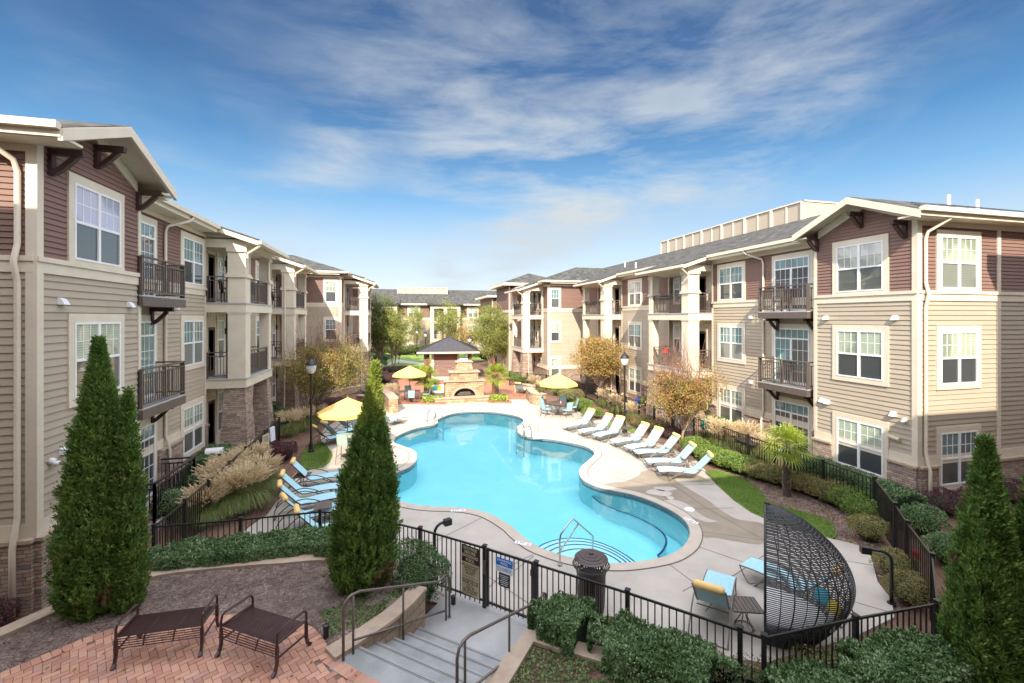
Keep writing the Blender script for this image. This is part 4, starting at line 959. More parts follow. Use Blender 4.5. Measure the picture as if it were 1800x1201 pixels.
# ------------------------------------------------------------------ fences
FH = 1.25
def fence(label, tops, group=None, post_w=.07, maxspan=2.5, h=FH, name='metal_fence', ends=(True, True), z=0.):
    P = []
    V = [at(a, b, z+h) if not isinstance(a, Vector) else a for a, b in tops]
    for i in range(len(V)-1):
        n = max(1, math.ceil((V[i+1]-V[i]).length/maxspan))
        for k in range(n): P.append(V[i].lerp(V[i+1], k/n))
    P.append(V[-1]); P = [Vector((p.x, p.y, z)) for p in P]
    root = thing(name, label, 'fence', P[0], group=group, world=True)
    for i, p in enumerate(P):
        if (i == 0 and not ends[0]) or (i == len(P)-1 and not ends[1]): continue
        d = (P[min(i+1, len(P)-1)]-P[max(i-1, 0)]).normalized()
        b = MB(); b.bar(p-Vector((0,0,.05)), p+Vector((0,0,h+.03)), post_w, post_w, up=d); b.bar(p+Vector((0,0,h+.03)), p+Vector((0,0,h+.05)), post_w+.02, post_w+.02, up=d); b.build('post', M['fence_black'], root)
    for i in range(len(P)-1):
        b = MB(); a, c = P[i], P[i+1]; U = Vector((0,0,1)); d = (c-a).normalized(); Ln = (c-a).length
        for zz in (h-.02, .14): b.bar(a+U*zz+d*.035, c+U*zz-d*.035, .03, .035)
        n = max(2, int(Ln/.115))
        for k in range(1, n): s = a.lerp(c, k/n); b.bar(s+U*.05, s+U*(h-.02), .018, .018, up=d)
        b.build('picket_panel', M['fence_black'], root)
    return root, P
fence('black metal pool fence along the clipped hedge left of the gate', [(271,925),(423,912.5),(563,898.6),(628,903),(738.8,929.4),(852,962)])
fence('black metal pool fence running from the gate past the trash can to the wicker pod', [(942.5,990.5),(1103.3,1040.5),(1301,1106.4),(1343,1120)])
fence('black metal pool fence behind the hedge at the lower right corner', [(1343,1120),(1503.7,1085.8),(1648,1059.7)], ends=(False, True))
fence('long black metal fence along the planting in front of the right block', [(1648,1059.7),(1638.6,976),(1594,917.8),(1573.7,886.7),(1537,841),(1447,810),(1362,782),(1273,751.5),(1219,734),(1150,715),(1100,697),(1030,672),(960,659),(896,653)], ends=(False, True))
fence('black metal fence climbing past the plume grasses in front of the left block', [(271,925),(367,845),(432,787),(491,735)], ends=(False, True))
# gate with its latch
ga, gb = at(852,962,FH), at(942.5,990.5,FH); ga.z = gb.z = 0; gd = (gb-ga).normalized(); U = Vector((0,0,1))
gt = thing('pool_gate', 'black metal self-closing pool gate at the foot of the steps', 'gate', ga, world=True)
b = MB(); a_, c_ = ga+gd*.08, gb-gd*.08
for p in (a_, c_): b.bar(p+U*.06, p+U*(FH+.0), .045, .045, up=gd)
for zz in (FH-.02, .14): b.bar(a_+U*zz, c_+U*zz, .035, .04)
for k in range(1, 10): s = a_.lerp(c_, k/10); b.bar(s+U*.08, s+U*(FH-.02), .018, .018, up=gd)
b.build('gate_leaf', M['fence_black'], gt)
b = MB(); b.bar(ga+U*.72+gd*.02, ga+U*1.0+gd*.02, .10, .07, up=gd); b.build('latch_box', M['handrail_bronze'], gt)
for zz in (.25, 1.05): b = MB(); b.bar(c_+U*(zz-.06), c_+U*(zz+.06), .06, .07, up=gd); b.build('hinge', M['fence_black'], gt)

def text(s, size, m, parent, loc, rx, rz, align='CENTER'):
    c = bpy.data.curves.new('lettering', 'FONT'); c.body = s; c.size = size; c.extrude = .0015; c.align_x = align; c.align_y = 'CENTER'; c.space_line = .92
    tmp = bpy.data.objects.new('tmp_text', c); me = bpy.data.meshes.new_from_object(tmp); bpy.data.objects.remove(tmp); bpy.data.curves.remove(c)
    me.name = 'lettering'; me.materials.clear(); me.materials.append(M[m]); o = bpy.data.objects.new('lettering', me); COL.objects.link(o)
    o.parent = parent; o.location = loc; o.rotation_euler = (rx, 0, rz); return o
# board facing the patio, local x along the board, z up, writing on its -y side
def board(name, label, pos, rz, w, h, panels, cat='sign'):
    r = thing(name, label, cat, pos, rz)
    for (z0, z1, m) in panels:
        b = MB(); b.box(-w/2, w/2, -.012, .004, z0, z1); b.build('panel', M[m], r)
    return r
frz = math.atan2(gd.y, gd.x)
p0 = at(825,960,FH); p0.z = 0; nrm = Vector((gd.y, -gd.x, 0))
sg = board('pool_rules_sign', 'tall brown and cream shower before entering pool sign on the fence left of the gate', ga-gd*.33+nrm*.045, frz-.06, .47, 1.03, [(.17,.845,'sign_cream'),(.85,1.2,'sign_brown')])
text('SHOWER\nBEFORE\nENTERING\nPOOL', .088, 'letter_cream', sg, (0,-.0135,1.022), math.pi/2, 0)
text('NO ALCOHOLIC\nBEVERAGES\nNO GLASS\nNO PETS', .060, 'letter_dark', sg, (0,-.0135,.705), math.pi/2, 0)
text('ALL INDIVIDUALS\nUNDER THE AGE\nOF 16\nMUST BE\nACCOMPANIED\nBY AN ADULT', .056, 'letter_dark', sg, (0,-.0135,.355), math.pi/2, 0)
b = MB(); b.box(-.22, .22, -.0135, -.0125, .545, .55); b.build('divider_line', M['letter_dark'], sg)
gm = ga.lerp(gb, .42)
sg = board('pool_closed_sign', 'blue and white swimming pool closed sign hung on the gate', gm+nrm*.035, frz, .38, .3, [(.87,1.01,'sign_white'),(1.012,1.16,'sign_blue')])
text('SWIMMING\nPOOL', .066, 'sign_white', sg, (0,-.0135,1.086), math.pi/2, 0); text('CLOSED', .088, 'sign_blue', sg, (0,-.0135,.945), math.pi/2, 0)
sg = board('pool_hours_sign', 'small black notice with fine white print below the blue closed sign', gm+nrm*.035, frz, .26, .28, [(.60,.86,'sign_black')])
for i in range(6):
    b = MB(); wq = .10-.012*(i % 3); b.box(-wq, wq, -.0135, -.0125, .815-i*.036, .825-i*.036); b.build('print_line', M['sign_white'], sg)
# signs on the left fence
for (px, py, lb) in ((463,776,'tan notice board wired to the fence below the left stone porch'), (484,742,'brown notice board on the far end of the left fence')):
    q = at(px, py, .85); q.z = 0
    sg = board('fence_sign', lb, q+Vector((.09,-.03,0)), math.radians(77), .5, .7, [(.5,1.15,'sign_cream' if px == 463 else 'sign_brown')])
    b = MB()
    for i in range(7): b.box(-.18, .18, -.0135, -.0125, .58+i*.075, .61+i*.075)
    b.build('print_line', M['letter_dark' if px == 463 else 'sign_cream'], sg)

# ------------------------------------------------------------------ handrails
def pipe(name, label, a, bq, za, zb, group=None):
    """a: foot at the top of the flight, bq: foot at the bottom"""
    r = thing(name, label, 'handrail', (a.x, a.y, za), world=True); d = (bq-a); d.z = 0; Ln = d.length; d.normalize(); H = .95
    P = lambda s, z: (a.x+d.x*s, a.y+d.y*s, z)
    t = MB(); t.tube([P(0,za), P(0,za+H-.14), P(.04,za+H-.04), P(.14,za+H), P(.3,za+H-.02), P(Ln-.32,zb+H-.07), P(Ln-.12,zb+H-.04), P(Ln-.03,zb+H-.10), P(Ln,zb+H-.2), P(Ln,zb)], .022, 8); t.build('top_rail', M['handrail_bronze'], r, smooth=True)
    def zr(s): k = (s-.3)/(Ln-.62); k = max(0, min(1, k)); return (za+H-.02)*(1-k)+(zb+H-.07)*k
    for s, zf in ((.18, za), (Ln*.5, (za+zb)/2), (Ln-.1, zb)):
        t = MB(); t.tube([P(s, zf-.05), P(s, zr(s)-.0)], .019, 8); t.build('post', M['handrail_bronze'], r, smooth=True)
    t = MB(); t.tube([P(.18, za+.22), P(Ln-.1, zb+.2)], .019, 8); t.build('lower_rail', M['handrail_bronze'], r, smooth=True)
    for s, zf in ((0, za), (Ln, zb)): t = MB(); t.lathe([(.05,0),(.045,.012),(.03,.015)], P(s, zf+.002), 12); t.build('foot_flange', M['step_concrete'], r)
pipe('handrail', 'bronze pipe handrail on the left side of the steps beside the tall cypress', Vector((-.86,7.27,0)), Vector((.945,8.92,0)), ZT, 0)
pipe('handrail', 'bronze pipe handrail on the right side of the steps beside the ground cover', Vector((.72,5.85,0)), Vector((2.64,7.91,0)), ZT, 0)
# pool rails
def bent(name, label, paths, m='steel', r_=.022, cat='pool rail'):
    q = paths[0][0]; r = thing(name, label, cat, (q[0], q[1], 0), world=True)
    for p in paths: t = MB(); t.tube([tuple(x) for x in p], r_, 8); t.build('rail', M[m], r, smooth=True)
    for p in paths: t = MB(); t.lathe([(.06,0),(.055,.015),(.03,.02)], (p[0][0], p[0][1], .014), 12); t.build('flange', M[m], r)
    return r
ra = at(984,994,.0); rb = at(1042,948,.3); dd = Vector((rb.x-ra.x, rb.y-ra.y, 0)); Lr = dd.length
pt = lambda s, z: (ra.x+dd.x*s, ra.y+dd.y*s, z)
rr = bent('pool_entry_rail', 'stainless steel entry rail over the curved pool steps', [[pt(0,.01), pt(0,.62), pt(.03,.74), pt(.30,.98), pt(.36,1.0), pt(.42,.98), pt(.93,.45), pt(1,.38), pt(1,-.5)]])
t = MB(); t.tube([pt(.02,.36), pt(.55,.84)], .018, 8); t.build('brace', M['steel'], rr)
def ladder(label, px, py, dirv, px2, py2):
    a, b2 = at(px, py), at(px2, py2); d = Vector((dirv[0], dirv[1], 0)).normalized(); P = []
    for q in (a, b2): P.append([(q.x, q.y, .01), (q.x, q.y, .42), (q.x+d.x*.1, q.y+d.y*.1, .62), (q.x+d.x*.28, q.y+d.y*.28, .68), (q.x+d.x*.44, q.y+d.y*.44, .55), (q.x+d.x*.5, q.y+d.y*.5, .3), (q.x+d.x*.5, q.y+d.y*.5, -.8)])
    r = bent('pool_ladder', label, P, cat='ladder', r_=.026)
    for z in (-.3, -.6): t = MB(); t.bar((a.x+d.x*.5, a.y+d.y*.5, z), (b2.x+d.x*.5, b2.y+d.y*.5, z), .1, .03); t.build('tread', M['vinyl_white'], r)
ladder('stainless pool ladder at the far left edge of the pool', 751, 741, (.95,-.25), 763, 749)
ladder('stainless pool ladder on the inward curve at the right of the pool', 922, 768, (-.9,-.4), 934, 772)

# depth marks set in the coping: white tiles with dark figures
for px, py, rzd, s_, lb in ((805,897,-8,'3 FT','white 3 FT depth tile in the near coping'), (919,955,-33,'3 FT','white 3 FT depth tile in the coping nearest the entry steps'), (1215,915,108,'3 FT','white 3 FT depth tile in the coping at the right end of the pool'), (945,771,-14,'4 FT','white 4 FT depth tile in the coping by the right ladder'), (840,721,0,'4 FT','white 4 FT depth tile in the far coping before the fireplace'), (1036,841,118,'3 1/2 FT','white 3 1/2 FT depth tile on the rounded coping below the loungers')):
    p = at(px, py, .02); r = thing('depth_marker', lb, 'depth marker', (p.x, p.y, .0165), math.radians(rzd))
    b = MB(); b.box(-.22, .08, -.07, .07, -.004, .001); b.build('tile', M['sign_white'], r); b = MB(); b.box(.085, .23, -.07, .07, -.004, .001); b.build('tile', M['sign_white'], r)
    o = text(s_, .12 if len(s_) < 6 else .085, 'sign_black', r, (-.07, 0, .0018), 0, 0); 
    t = MB(); t.lathe([(.05,0),(.05,.0012),(.04,.0012),(.04,0)], (.157, 0, .0012), 16, cap=False); t.bar((.12,-.035,.002), (.19,.035,.002), .012, .001); t.build('no_diving_mark', M['red_plastic'], r)

# ------------------------------------------------------------------ benches
def make_bench(label):
    r = thing('metal_bench', label, 'bench', group='brown metal benches on the brick patio'); L2, dp = .58, .28
    for s in (-1, 1):
        t = MB(); x = s*L2
        for yy in (-1, 1):
            t.bar((x, yy*(dp+.0), .40), (x, yy*(dp+.0), .16), .035, .045); t.bar((x, yy*dp, .16), (x, yy*(dp+.03), .05), .034, .043); t.bar((x, yy*(dp+.03), .05), (x, yy*(dp+.09), .006), .05, .04)
        pts = [(x,-dp,.38),(x,-dp,.54),(x,-dp+.02,.59),(x,-dp+.07,.615),(x,dp-.07,.615),(x,dp-.02,.59),(x,dp,.54),(x,dp,.38)]
        for a, b_ in zip(pts[:-1], pts[1:]): t.bar(a, b_, .045, .022, up=(1,0,0)) if False else t.tube([a, b_], .019, 6)
        t.bar((x,-dp,.44), (x,dp,.44), .03, .02); t.bar((x,-dp,.22), (x,dp,.22), .025, .02); t.build('arm_and_legs', M['bench_brown'], r)
    t = MB(); prof = [(dp-.02, .42)]
    ys = [(-dp+.02+i*(2*dp-.06)/25) for i in range(26)]
    for y in ys: t.bar((-L2, y, .425-.012*math.sin((y+dp)/(2*dp)*math.pi)), (L2, y, .425-.012*math.sin((y+dp)/(2*dp)*math.pi)), .0095, .0095)
    for k in range(5): t.bar((-L2, -dp+.0-.012*k, .40-.028*k), (L2, -dp-.012*k, .40-.028*k), .0095, .0095)
    t.build('wire_seat', M['bench_brown'], r)
    for x in (-.2, .2):
        t = MB(); t.bar((x, -dp, .41), (x, dp-.03, .41), .02, .012); t.bar((x, -dp, .41), (x, -dp-.05, .28), .02, .012); t.build('seat_strap', M['bench_brown'], r)
    return r
bn = make_bench('brown wire-seat metal bench by the large cypress, left of the two'); bn.location = (-3.62, 8.28, ZT+.006); bn.rotation_euler = (0, 0, math.radians(-1))
dup(bn, (-2.11, 7.81, ZT+.006), math.radians(-34), 'brown wire-seat metal bench turned toward the steps, right of the two')
p = at(573,1120,ZT); v = thing('path_light', 'small black cylinder path light in the straw beside the steps', 'path light', p)
t = MB(); t.lathe([(.045,-.03),(.045,.14)], n=14); t.build('housing', M['fence_black'], v); t = MB(); t.lathe([(.05,.15),(.052,.2),(.03,.215),(.001,.22)], n=14); t.build('cap', M['sign_black'], v); t = MB(); t.lathe([(.036,.14),(.036,.15)], n=12); t.build('lens', M['glass_lamp'], v)
p = at(797,1062,0); v = thing('path_light', 'small black path light at the foot of the handrail by the sign', 'path light', p)
t = MB(); t.lathe([(.05,-.02),(.05,.12),(.055,.13),(.055,.17),(.02,.185)], n=14); t.build('housing', M['fence_black'], v)

# trash can
p = Vector((3.78, 8.42, 0)); tc_ = thing('trash_can', 'round brown slatted metal trash can behind the fence by the pool', 'trash can', p)
t = MB()
for k in range(32):
    a = k*math.pi/16; c, s = math.cos(a), math.sin(a)
    pr = [(.24,.03),(.27,.12),(.285,.5),(.29,.78),(.31,.86),(.365,.95)]
    for (r0_, z0), (r1, z1) in zip(pr[:-1], pr[1:]): t.bar((r0_*c, r0_*s, z0), (r1*c, r1*s, z1), .032, .006, up=(c, s, 0))
t.build('slats', M['can_brown'], tc_)
t = MB()
for r_, z in ((.245,.04),(.29,.80),(.37,.955)): t.tube([(r_*math.cos(k*math.pi/16), r_*math.sin(k*math.pi/16), z) for k in range(33)], .013, 6)
t.build('hoops', M['can_brown'], tc_)
t = MB(); t.lathe([(.25,.03),(.255,.75)], n=24); t.build('liner', M['sign_black'], tc_)
t = MB(); t.lathe([(.335,1.07),(.34,1.085),(.30,1.115),(.295,1.125),(.23,1.135),(.225,1.148),(.14,1.155),(.135,1.165),(.05,1.17),(.045,1.2),(.001,1.205)], n=36); t.build('lid', M['can_brown'], tc_, smooth=False)
for k in range(4):
    a = k*math.pi/2+.4; c, s = math.cos(a), math.sin(a); t = MB(); t.tube([(.34*c,.34*s,.95),(.27*c,.27*s,1.02),(.25*c,.25*s,1.08)], .02, 6); t.build('lid_support', M['can_brown'], tc_)

# gooseneck downlights
def goose(label, p, dr, h, reach):
    r = thing('downlight_post', label, 'area light', p); d = Vector((dr[0], dr[1], 0)).normalized()
    t = MB(); pts = [(0,0,-.05),(0,0,h-.22)]+[(d.x*.2*(1-math.cos(a)), d.y*.2*(1-math.cos(a)), h-.22+.2*math.sin(a)) for a in (.4,.8,1.2,1.5)]+[(d.x*reach, d.y*reach, h-.02)]
    t.tube(pts, .035, 8); t.build('post', M['fence_black'], r, smooth=True)
    b = MB(); c = Vector((d.x*(reach+.03), d.y*(reach+.03), h-.04)); b.bar(c-d*.08-Vector((0,0,.0)), c+d*.1, .13, .14); b.build('lamp_head', M['fence_black'], r)
    t = MB(); t.lathe([(.08,0),(.08,.02),(.03,.03)], (0,0,0), 10); t.build('foot', M['fence_black'], r)
goose('black gooseneck downlight rising behind the fence near the shower sign', far(764, 10.5), (.9,.35), 1.12, .3)
goose('black gooseneck downlight on the far right beside the low shrubs', at(1567,1061), (-.85,.5), 1.1, .42)

# ------------------------------------------------------------------ loungers
PROF = [(.98,.30),(.6,.335),(.2,.325),(-.1,.30),(-.28,.31)]
BACK = [(-.28,.31),(-.42,.42),(-.62,.64),(-.80,.84),(-.90,.95)]
def make_chaise(label, group, frame='frame_taupe', sling='sling_blue', roll=True, back=BACK):
    r = thing('chaise_lounge', label, 'lounger', group=group); W = .29
    seatp = catmull([Vector((x,0,z)) for x, z in PROF], 4, False)+catmull([Vector((x,0,z)) for x, z in back], 4, False)[1:]
    t = MB(); W2 = W-.01
    for a, b in zip(seatp[:-1], seatp[1:]): t.hexa([(a.x,-W2,a.z),(b.x,-W2,b.z),(b.x,W2,b.z),(a.x,W2,a.z),(a.x,-W2,a.z+.012),(b.x,-W2,b.z+.012),(b.x,W2,b.z+.012),(a.x,W2,a.z+.012)])
    t.build('sling', M[sling], r)
    for s in (-1, 1):
        t = MB(); t.tube([(p.x, s*W, p.z) for p in seatp], .016, 6); t.build('side_rail', M[frame], r, smooth=True)
        arc = catmull([Vector(q) for q in ((.62,s*(W+.04),.01),(.42,s*(W+.04),.22),(.05,s*(W+.05),.43),(-.30,s*(W+.05),.50),(-.62,s*(W+.05),.40),(-.90,s*(W+.05),.18),(-1.02,s*(W+.05),.01))], 4, False)
        t = MB(); t.tube(arc, .015, 6); t.build('arm_leg_hoop', M[frame], r, smooth=True)
        leg = catmull([Vector(q) for q in ((.97,s*W,.29),(.88,s*W,.12),(.74,s*(W+.03),.01),(.60,s*(W+.02),.08),(.35,s*W,.2),(.1,s*W,.31))], 4, False)
        t = MB(); t.tube(leg, .013, 6); t.build('front_leg', M[frame], r, smooth=True)
    for xa, za, wy in ((.62,.012,W+.04), (-1.02,.012,W+.05), (.98,.3,W), (back[-1][0],back[-1][1],W), (-.4,.3,W)):
        t = MB(); t.tube([(xa,-wy,za),(xa,wy,za)], .012, 6); t.build('cross_bar', M[frame], r)
    if roll:
        q = Vector((back[-1][0]+.02, 0, back[-1][1]-.03)); t = MB(); n = 12
        t.tube([(q.x,-.27,q.z+.03),(q.x,-.22,q.z+.04),(q.x,.22,q.z+.04),(q.x,.27,q.z+.03)], [.05,.075,.075,.05], n); t.build('head_roll', M['yellow_fabric'], r, smooth=True)
    return r
def put_chaise(src, foot, head, label, group, zf=.3, zh=.92):
    a, b = at(foot[0], foot[1], zf), at(head[0], head[1], zh); d = Vector((a.x-b.x, a.y-b.y)); rz = math.atan2(d.y, d.x); m_ = Vector(((a.x+b.x)/2, (a.y+b.y)/2)); m_ -= d.normalized()*.04
    if 'used' not in src: src['used'] = 1; src.location = (m_.x, m_.y, .004); src.rotation_euler = (0, 0, rz); src['label'] = label; src['group'] = group; return src
    return dup(src, (m_.x, m_.y, .004), rz, label, group)
cr = make_chaise('x', 'x'); gR = 'blue sling loungers in the row on the right side of the pool'
right = [((996,749),(1038,722),'farthest blue sling lounger of the right row, next to the round dining table'),((1026,758),(1066,731),'second blue sling lounger from the far end of the right row'),((1050,766),(1089,735),'blue sling lounger just left of the side table and lamp post foot'),((1084,776),(1129,747),'blue sling lounger just right of the lamp post in the right row'),((1107,787),(1155,755),'second blue sling lounger to the right of the lamp post in the right row'),((1127,795),(1180,767),'blue sling lounger of the right row in front of the golden tree trunk'),((1146,811),(1209,783),'second nearest blue sling lounger of the right row, between two brown tables'),((1170,826),(1236,800),'nearest blue sling lounger of the right row, on the damp concrete')]
for f, h, lb in right: put_chaise(cr, f, h, lb, gR)
cl_ = make_chaise('x', 'x', 'frame_dark'); gL = 'blue sling loungers at the near left of the pool'
left = [((598,835),(530,811),'blue sling lounger farthest back of the near left group, by the small lawn'),((590,856),(510,833),'second blue sling lounger of the near left group, beside the brown table'),((590,872),(508,851),'third blue sling lounger of the near left group'),((598,890),(519,872),'fourth blue sling lounger of the near left group, behind the black fence'),((622,918),(551,893),'nearest blue sling lounger of the left group, right against the black fence')]
for f, h, lb in left: put_chaise(cl_, f, h, lb, gL)
gF = 'blue sling loungers under the left yellow umbrella'
for f, h, lb in (((600,766),(573,748),'leftmost blue lounger under the left yellow umbrella beside the plume grass'),((612,757),(586,741),'second blue lounger from the left under the left yellow umbrella'),((634,746),(608,731),'third blue lounger behind the pole of the left yellow umbrella'),((652,739),(630,724),'farthest blue lounger behind the left yellow umbrella')): put_chaise(cl_, f, h, lb, gF)
put_chaise(cr, (700,735), (676,722), 'pale lounger in front of the low stone wall behind the middle cypress', 'single loungers'); 
put_chaise(cr, (1268,1010), (1246,1036), 'blue lounger seen from behind in front of the wicker pod', 'single loungers')
put_chaise(cr, (1332,996), (1450,995), 'blue lounger seen through the weave of the wicker pod', 'single loungers')
put_chaise(cr, (919,685), (917,672), 'small pale lounger on the brick patio facing the pool beside a low stone wall', 'single loungers')
def make_table(label, group):
    r = thing('side_table', label, 'side table', group=group); t = MB()
    for i in range(7): t.box(-.27+i*.078, -.205+i*.078, -.23, .23, .43, .45)
    t.build('slatted_top', M['table_brown'], r); t = MB(); t.box(-.28, .28, -.245, -.23, .425, .452); t.box(-.28, .28, .23, .245, .425, .452); t.box(-.28,-.27,-.23,.23,.425,.452); t.box(.27,.28,-.23,.23,.425,.452); t.build('rim', M['table_brown'], r)
    for k in range(4): a = k*math.pi/2+.785; t = MB(); t.tube([(.1*math.cos(a),.1*math.sin(a),.43),(.05*math.cos(a),.05*math.sin(a),.25),(.17*math.cos(a),.17*math.sin(a),.02)], .011, 6); t.build('leg', M['frame_taupe'], r)
    t = MB(); t.tube([(.17*math.cos(k*math.pi/8), .17*math.sin(k*math.pi/8), .015) for k in range(17)], .01, 6); t.build('foot_ring', M['frame_taupe'], r)
    return r
tb = make_table('x', 'x'); gT = 'small brown slatted tables between the loungers'
for i, (px, py, lb) in enumerate(((1041,737,'small brown slatted table between the first two loungers of the far right row'),(1102,752,'small brown slatted table at the foot of the right lamp post'),(1181,786,'small brown slatted table left of the second nearest right lounger'),(1208,805,'small brown slatted table beside the nearest right lounger'),(531,835,'small brown slatted table behind the second near left lounger'),(568,888,'small brown slatted table over the near left loungers by the fence'),(1308,1062,'small brown slatted table beside the wicker pod'))):
    p = at(px, py, .45)
    if i == 0: tb.location = (p.x, p.y, .004); tb['label'] = lb; tb['group'] = gT; tb.rotation_euler = (0,0,.2)
    else: dup(tb, (p.x, p.y, .004), .2+i*.3 if i < 6 else -.35, lb, gT)

# ------------------------------------------------------------------ umbrellas and dining sets
def make_umbrella(label, r_=1.25, h=2.55):
    r = thing('patio_umbrella', label, 'umbrella', group='yellow market umbrellas'); n = 8; t = MB(); z0, z1 = h-.62, h
    prof = [(0,0),(.28,.10),(.6,.25),(1.,.5)]
    ring = lambda f, dz: [(r_*f*math.cos(2*math.pi*k/n), r_*f*math.sin(2*math.pi*k/n), z1-(z1-z0)*dz) for k in range(n)]
    fr = [.14,.45,.75,1.]; dzs = [.14,.42,.70,1.]
    R_ = [ring(a, b) for a, b in zip(fr, dzs)]
    for k in range(n):
        j = (k+1) % n; t.quad((0,0,z1), R_[0][k], R_[0][j])
        for a, b in zip(R_[:-1], R_[1:]): t.quad(a[k], b[k], b[j], a[j])
        v0 = Vector(R_[3][k]); v1 = Vector(R_[3][j]); c_ = (v0+v1)/2*.98; c_.z = v0.z-.13
        t.quad(v0, v0-Vector((0,0,.12)), c_, v1-Vector((0,0,.12)), v1)
    t.build('canopy', M['canopy_yellow'], r)
    t = MB()
    for k in range(n): p = R_[3][k]; t.tube([(0,0,z1-.04), (p[0]*.99, p[1]*.99, p[2]-.02)], .01, 5)
    for k in range(n): p = R_[1][k]; t.tube([(0,0,z0-.05), (p[0], p[1], p[2]-.03)], .008, 5)
    t.build('ribs', M['frame_taupe'], r)
    t = MB(); t.lathe([(.02,.05),(.02,h+.02),(.035,h+.03),(.03,h+.09),(.001,h+.1)], n=10); t.build('pole', M['frame_taupe'], r)
    t = MB(); t.lathe([(.25,0),(.25,.05),(.06,.08),(.05,.3),(.0,.3)], n=20); t.build('base', M['frame_dark'], r)
    return r
um = make_umbrella('yellow umbrella on the left over the loungers behind the middle cypress'); p = far(611, 19.3); um.location = (p.x, p.y, 0)
p = far(720, 32.0); dup(um, (p.x, p.y, 0), .3, 'yellow umbrella on the brick patio left of the pavilion')
p = far(981, 27.6); dup(um, (p.x, p.y, 0), .15, 'yellow umbrella over the round dining table on the right')
def make_chair(label, group):
    r = thing('patio_chair', label, 'chair', group=group); t = MB()
    t.hexa([(-.24,-.2,.42),(.22,-.24,.42),(.22,.24,.42),(-.24,.2,.42),(-.24,-.2,.432),(.22,-.24,.432),(.22,.24,.432),(-.24,.2,.432)]); t.build('seat', M['sling_blue'], r)
    t = MB(); t.hexa([(-.24,-.2,.42),(-.228,-.2,.42),(-.228,.2,.42),(-.24,.2,.42),(-.40,-.23,.95),(-.388,-.23,.95),(-.388,.23,.95),(-.40,.23,.95)]); t.build('backrest', M['sling_blue'], r)
    for s in (-1, 1):
        t = MB(); t.tube([(.26,s*.26,.01),(.2,s*.26,.42),(.15,s*.28,.62),(-.1,s*.29,.65),(-.32,s*.25,.63)], .013, 6); t.tube([(-.40,s*.23,.96),(-.235,s*.21,.42),(-.34,s*.24,.01)], .013, 6); t.tube([(-.235,s*.21,.425),(.2,s*.25,.425)], .012, 6); t.build('side_frame', M['frame_taupe'], r)
    return r
ch = make_chair('x', 'x'); cg = 'sling chairs round the patio tables'; first = [True]
def put_chair(x, y, rz, lb):
    if first[0]: first[0] = False; ch.location = (x, y, .004); ch.rotation_euler = (0,0,rz); ch['label'] = lb; ch['group'] = cg
    else: dup(ch, (x, y, .004), rz, lb, cg)
def round_table(label, p, r_=.6, h=.72):
    r = thing('dining_table', label, 'table', p); t = MB(); t.lathe([(r_,h-.03),(r_+.01,h-.015),(r_,h),(.03,h)], n=28); t.build('table_top', M['table_brown'], r)
    for k in range(4): a = k*math.pi/2+.5; t = MB(); t.tube([(.42*math.cos(a),.42*math.sin(a),h-.03),(.1*math.cos(a),.1*math.sin(a),.35),(.42*math.cos(a),.42*math.sin(a),.01)], .015, 6); t.build('leg', M['frame_taupe'], r)
    return r
p = far(981, 27.6); round_table('round brown dining table under the right yellow umbrella', p)
for k, w_ in enumerate(('nearest the stone wall end','at the back left','at the back right','nearest the loungers','on the pool side')):
    a = math.radians((200, 130, 55, -10, -75)[k]); x, y = p.x+.88*math.cos(a), p.y+.88*math.sin(a); put_chair(x, y, a+math.pi, 'pale blue sling chair at the right dining table, '+w_)
t = MB(); q = MB()
vs = thing('table_vase', 'tiny vase of red flowers on the round dining table', 'vase', (p.x+.1, p.y-.2, .72)); t.lathe([(.03,0),(.045,.05),(.02,.11),(.025,.13)], n=10); t.build('vase', M['vinyl_white'], vs); q.lathe([(.001,.12),(.05,.15),(.05,.19),(.001,.22)], n=8); q.build('flowers', M['flower_red'], vs)
p = far(720, 32.0); r = thing('dining_table', 'dark dining table under the far umbrella left of the fireplace', 'table', p); t = MB(); t.box(-.75,.75,-.45,.45,.69,.73); t.build('table_top', M['table_brown'], r)
for x in (-.68,.68):
    for y in (-.38,.38): t = MB(); t.box(x-.02,x+.02,y-.02,y+.02,0,.69); t.build('leg', M['frame_taupe'], r)
for k, w_ in enumerate(('at its left end','on the pool side','at its back','at its right end')):
    x, y, rz = ((-1.15,-.2,0),(0.1,-.85,math.pi/2),(-.1,.85,-math.pi/2),(1.15,.1,math.pi))[k]; put_chair(p.x+x, p.y+y, rz, 'pale sling chair at the far dark dining table, '+w_)
# bar-height set under the left umbrella
def stool(label, p, rz):
    r = thing('bar_chair', label, 'bar chair', p, rz, group='tall green sling chairs'); t = MB(); t.box(-.22,.22,-.22,.22,.74,.755); t.build('seat', M['sling_green'], r)
    t = MB(); t.hexa([(-.24,-.21,.76),(-.228,-.21,.76),(-.228,.21,.76),(-.24,.21,.76),(-.34,-.22,1.22),(-.328,-.22,1.22),(-.328,.22,1.22),(-.34,.22,1.22)]); t.build('backrest', M['sling_green'], r)
    for s in (-1, 1):
        t = MB(); t.tube([(.27,s*.25,.01),(.22,s*.23,.74),(.2,s*.25,.95),(-.28,s*.24,.95)], .014, 6); t.tube([(-.34,s*.25,.01),(-.235,s*.22,.74),(-.345,s*.23,1.24)], .014, 6); t.tube([(.25,s*.24,.3),(-.29,s*.24,.3)], .012, 6); t.build('side_frame', M['frame_taupe'], r)
    t = MB(); t.tube([(.25,-.24,.3),(.25,.24,.3)], .012, 6); t.build('foot_rest', M['frame_taupe'], r)
p = at(606, 762, 1.2); stool('tall green sling bar chair nearest the camera beside the middle cypress', (p.x, p.y, .004), math.radians(75))
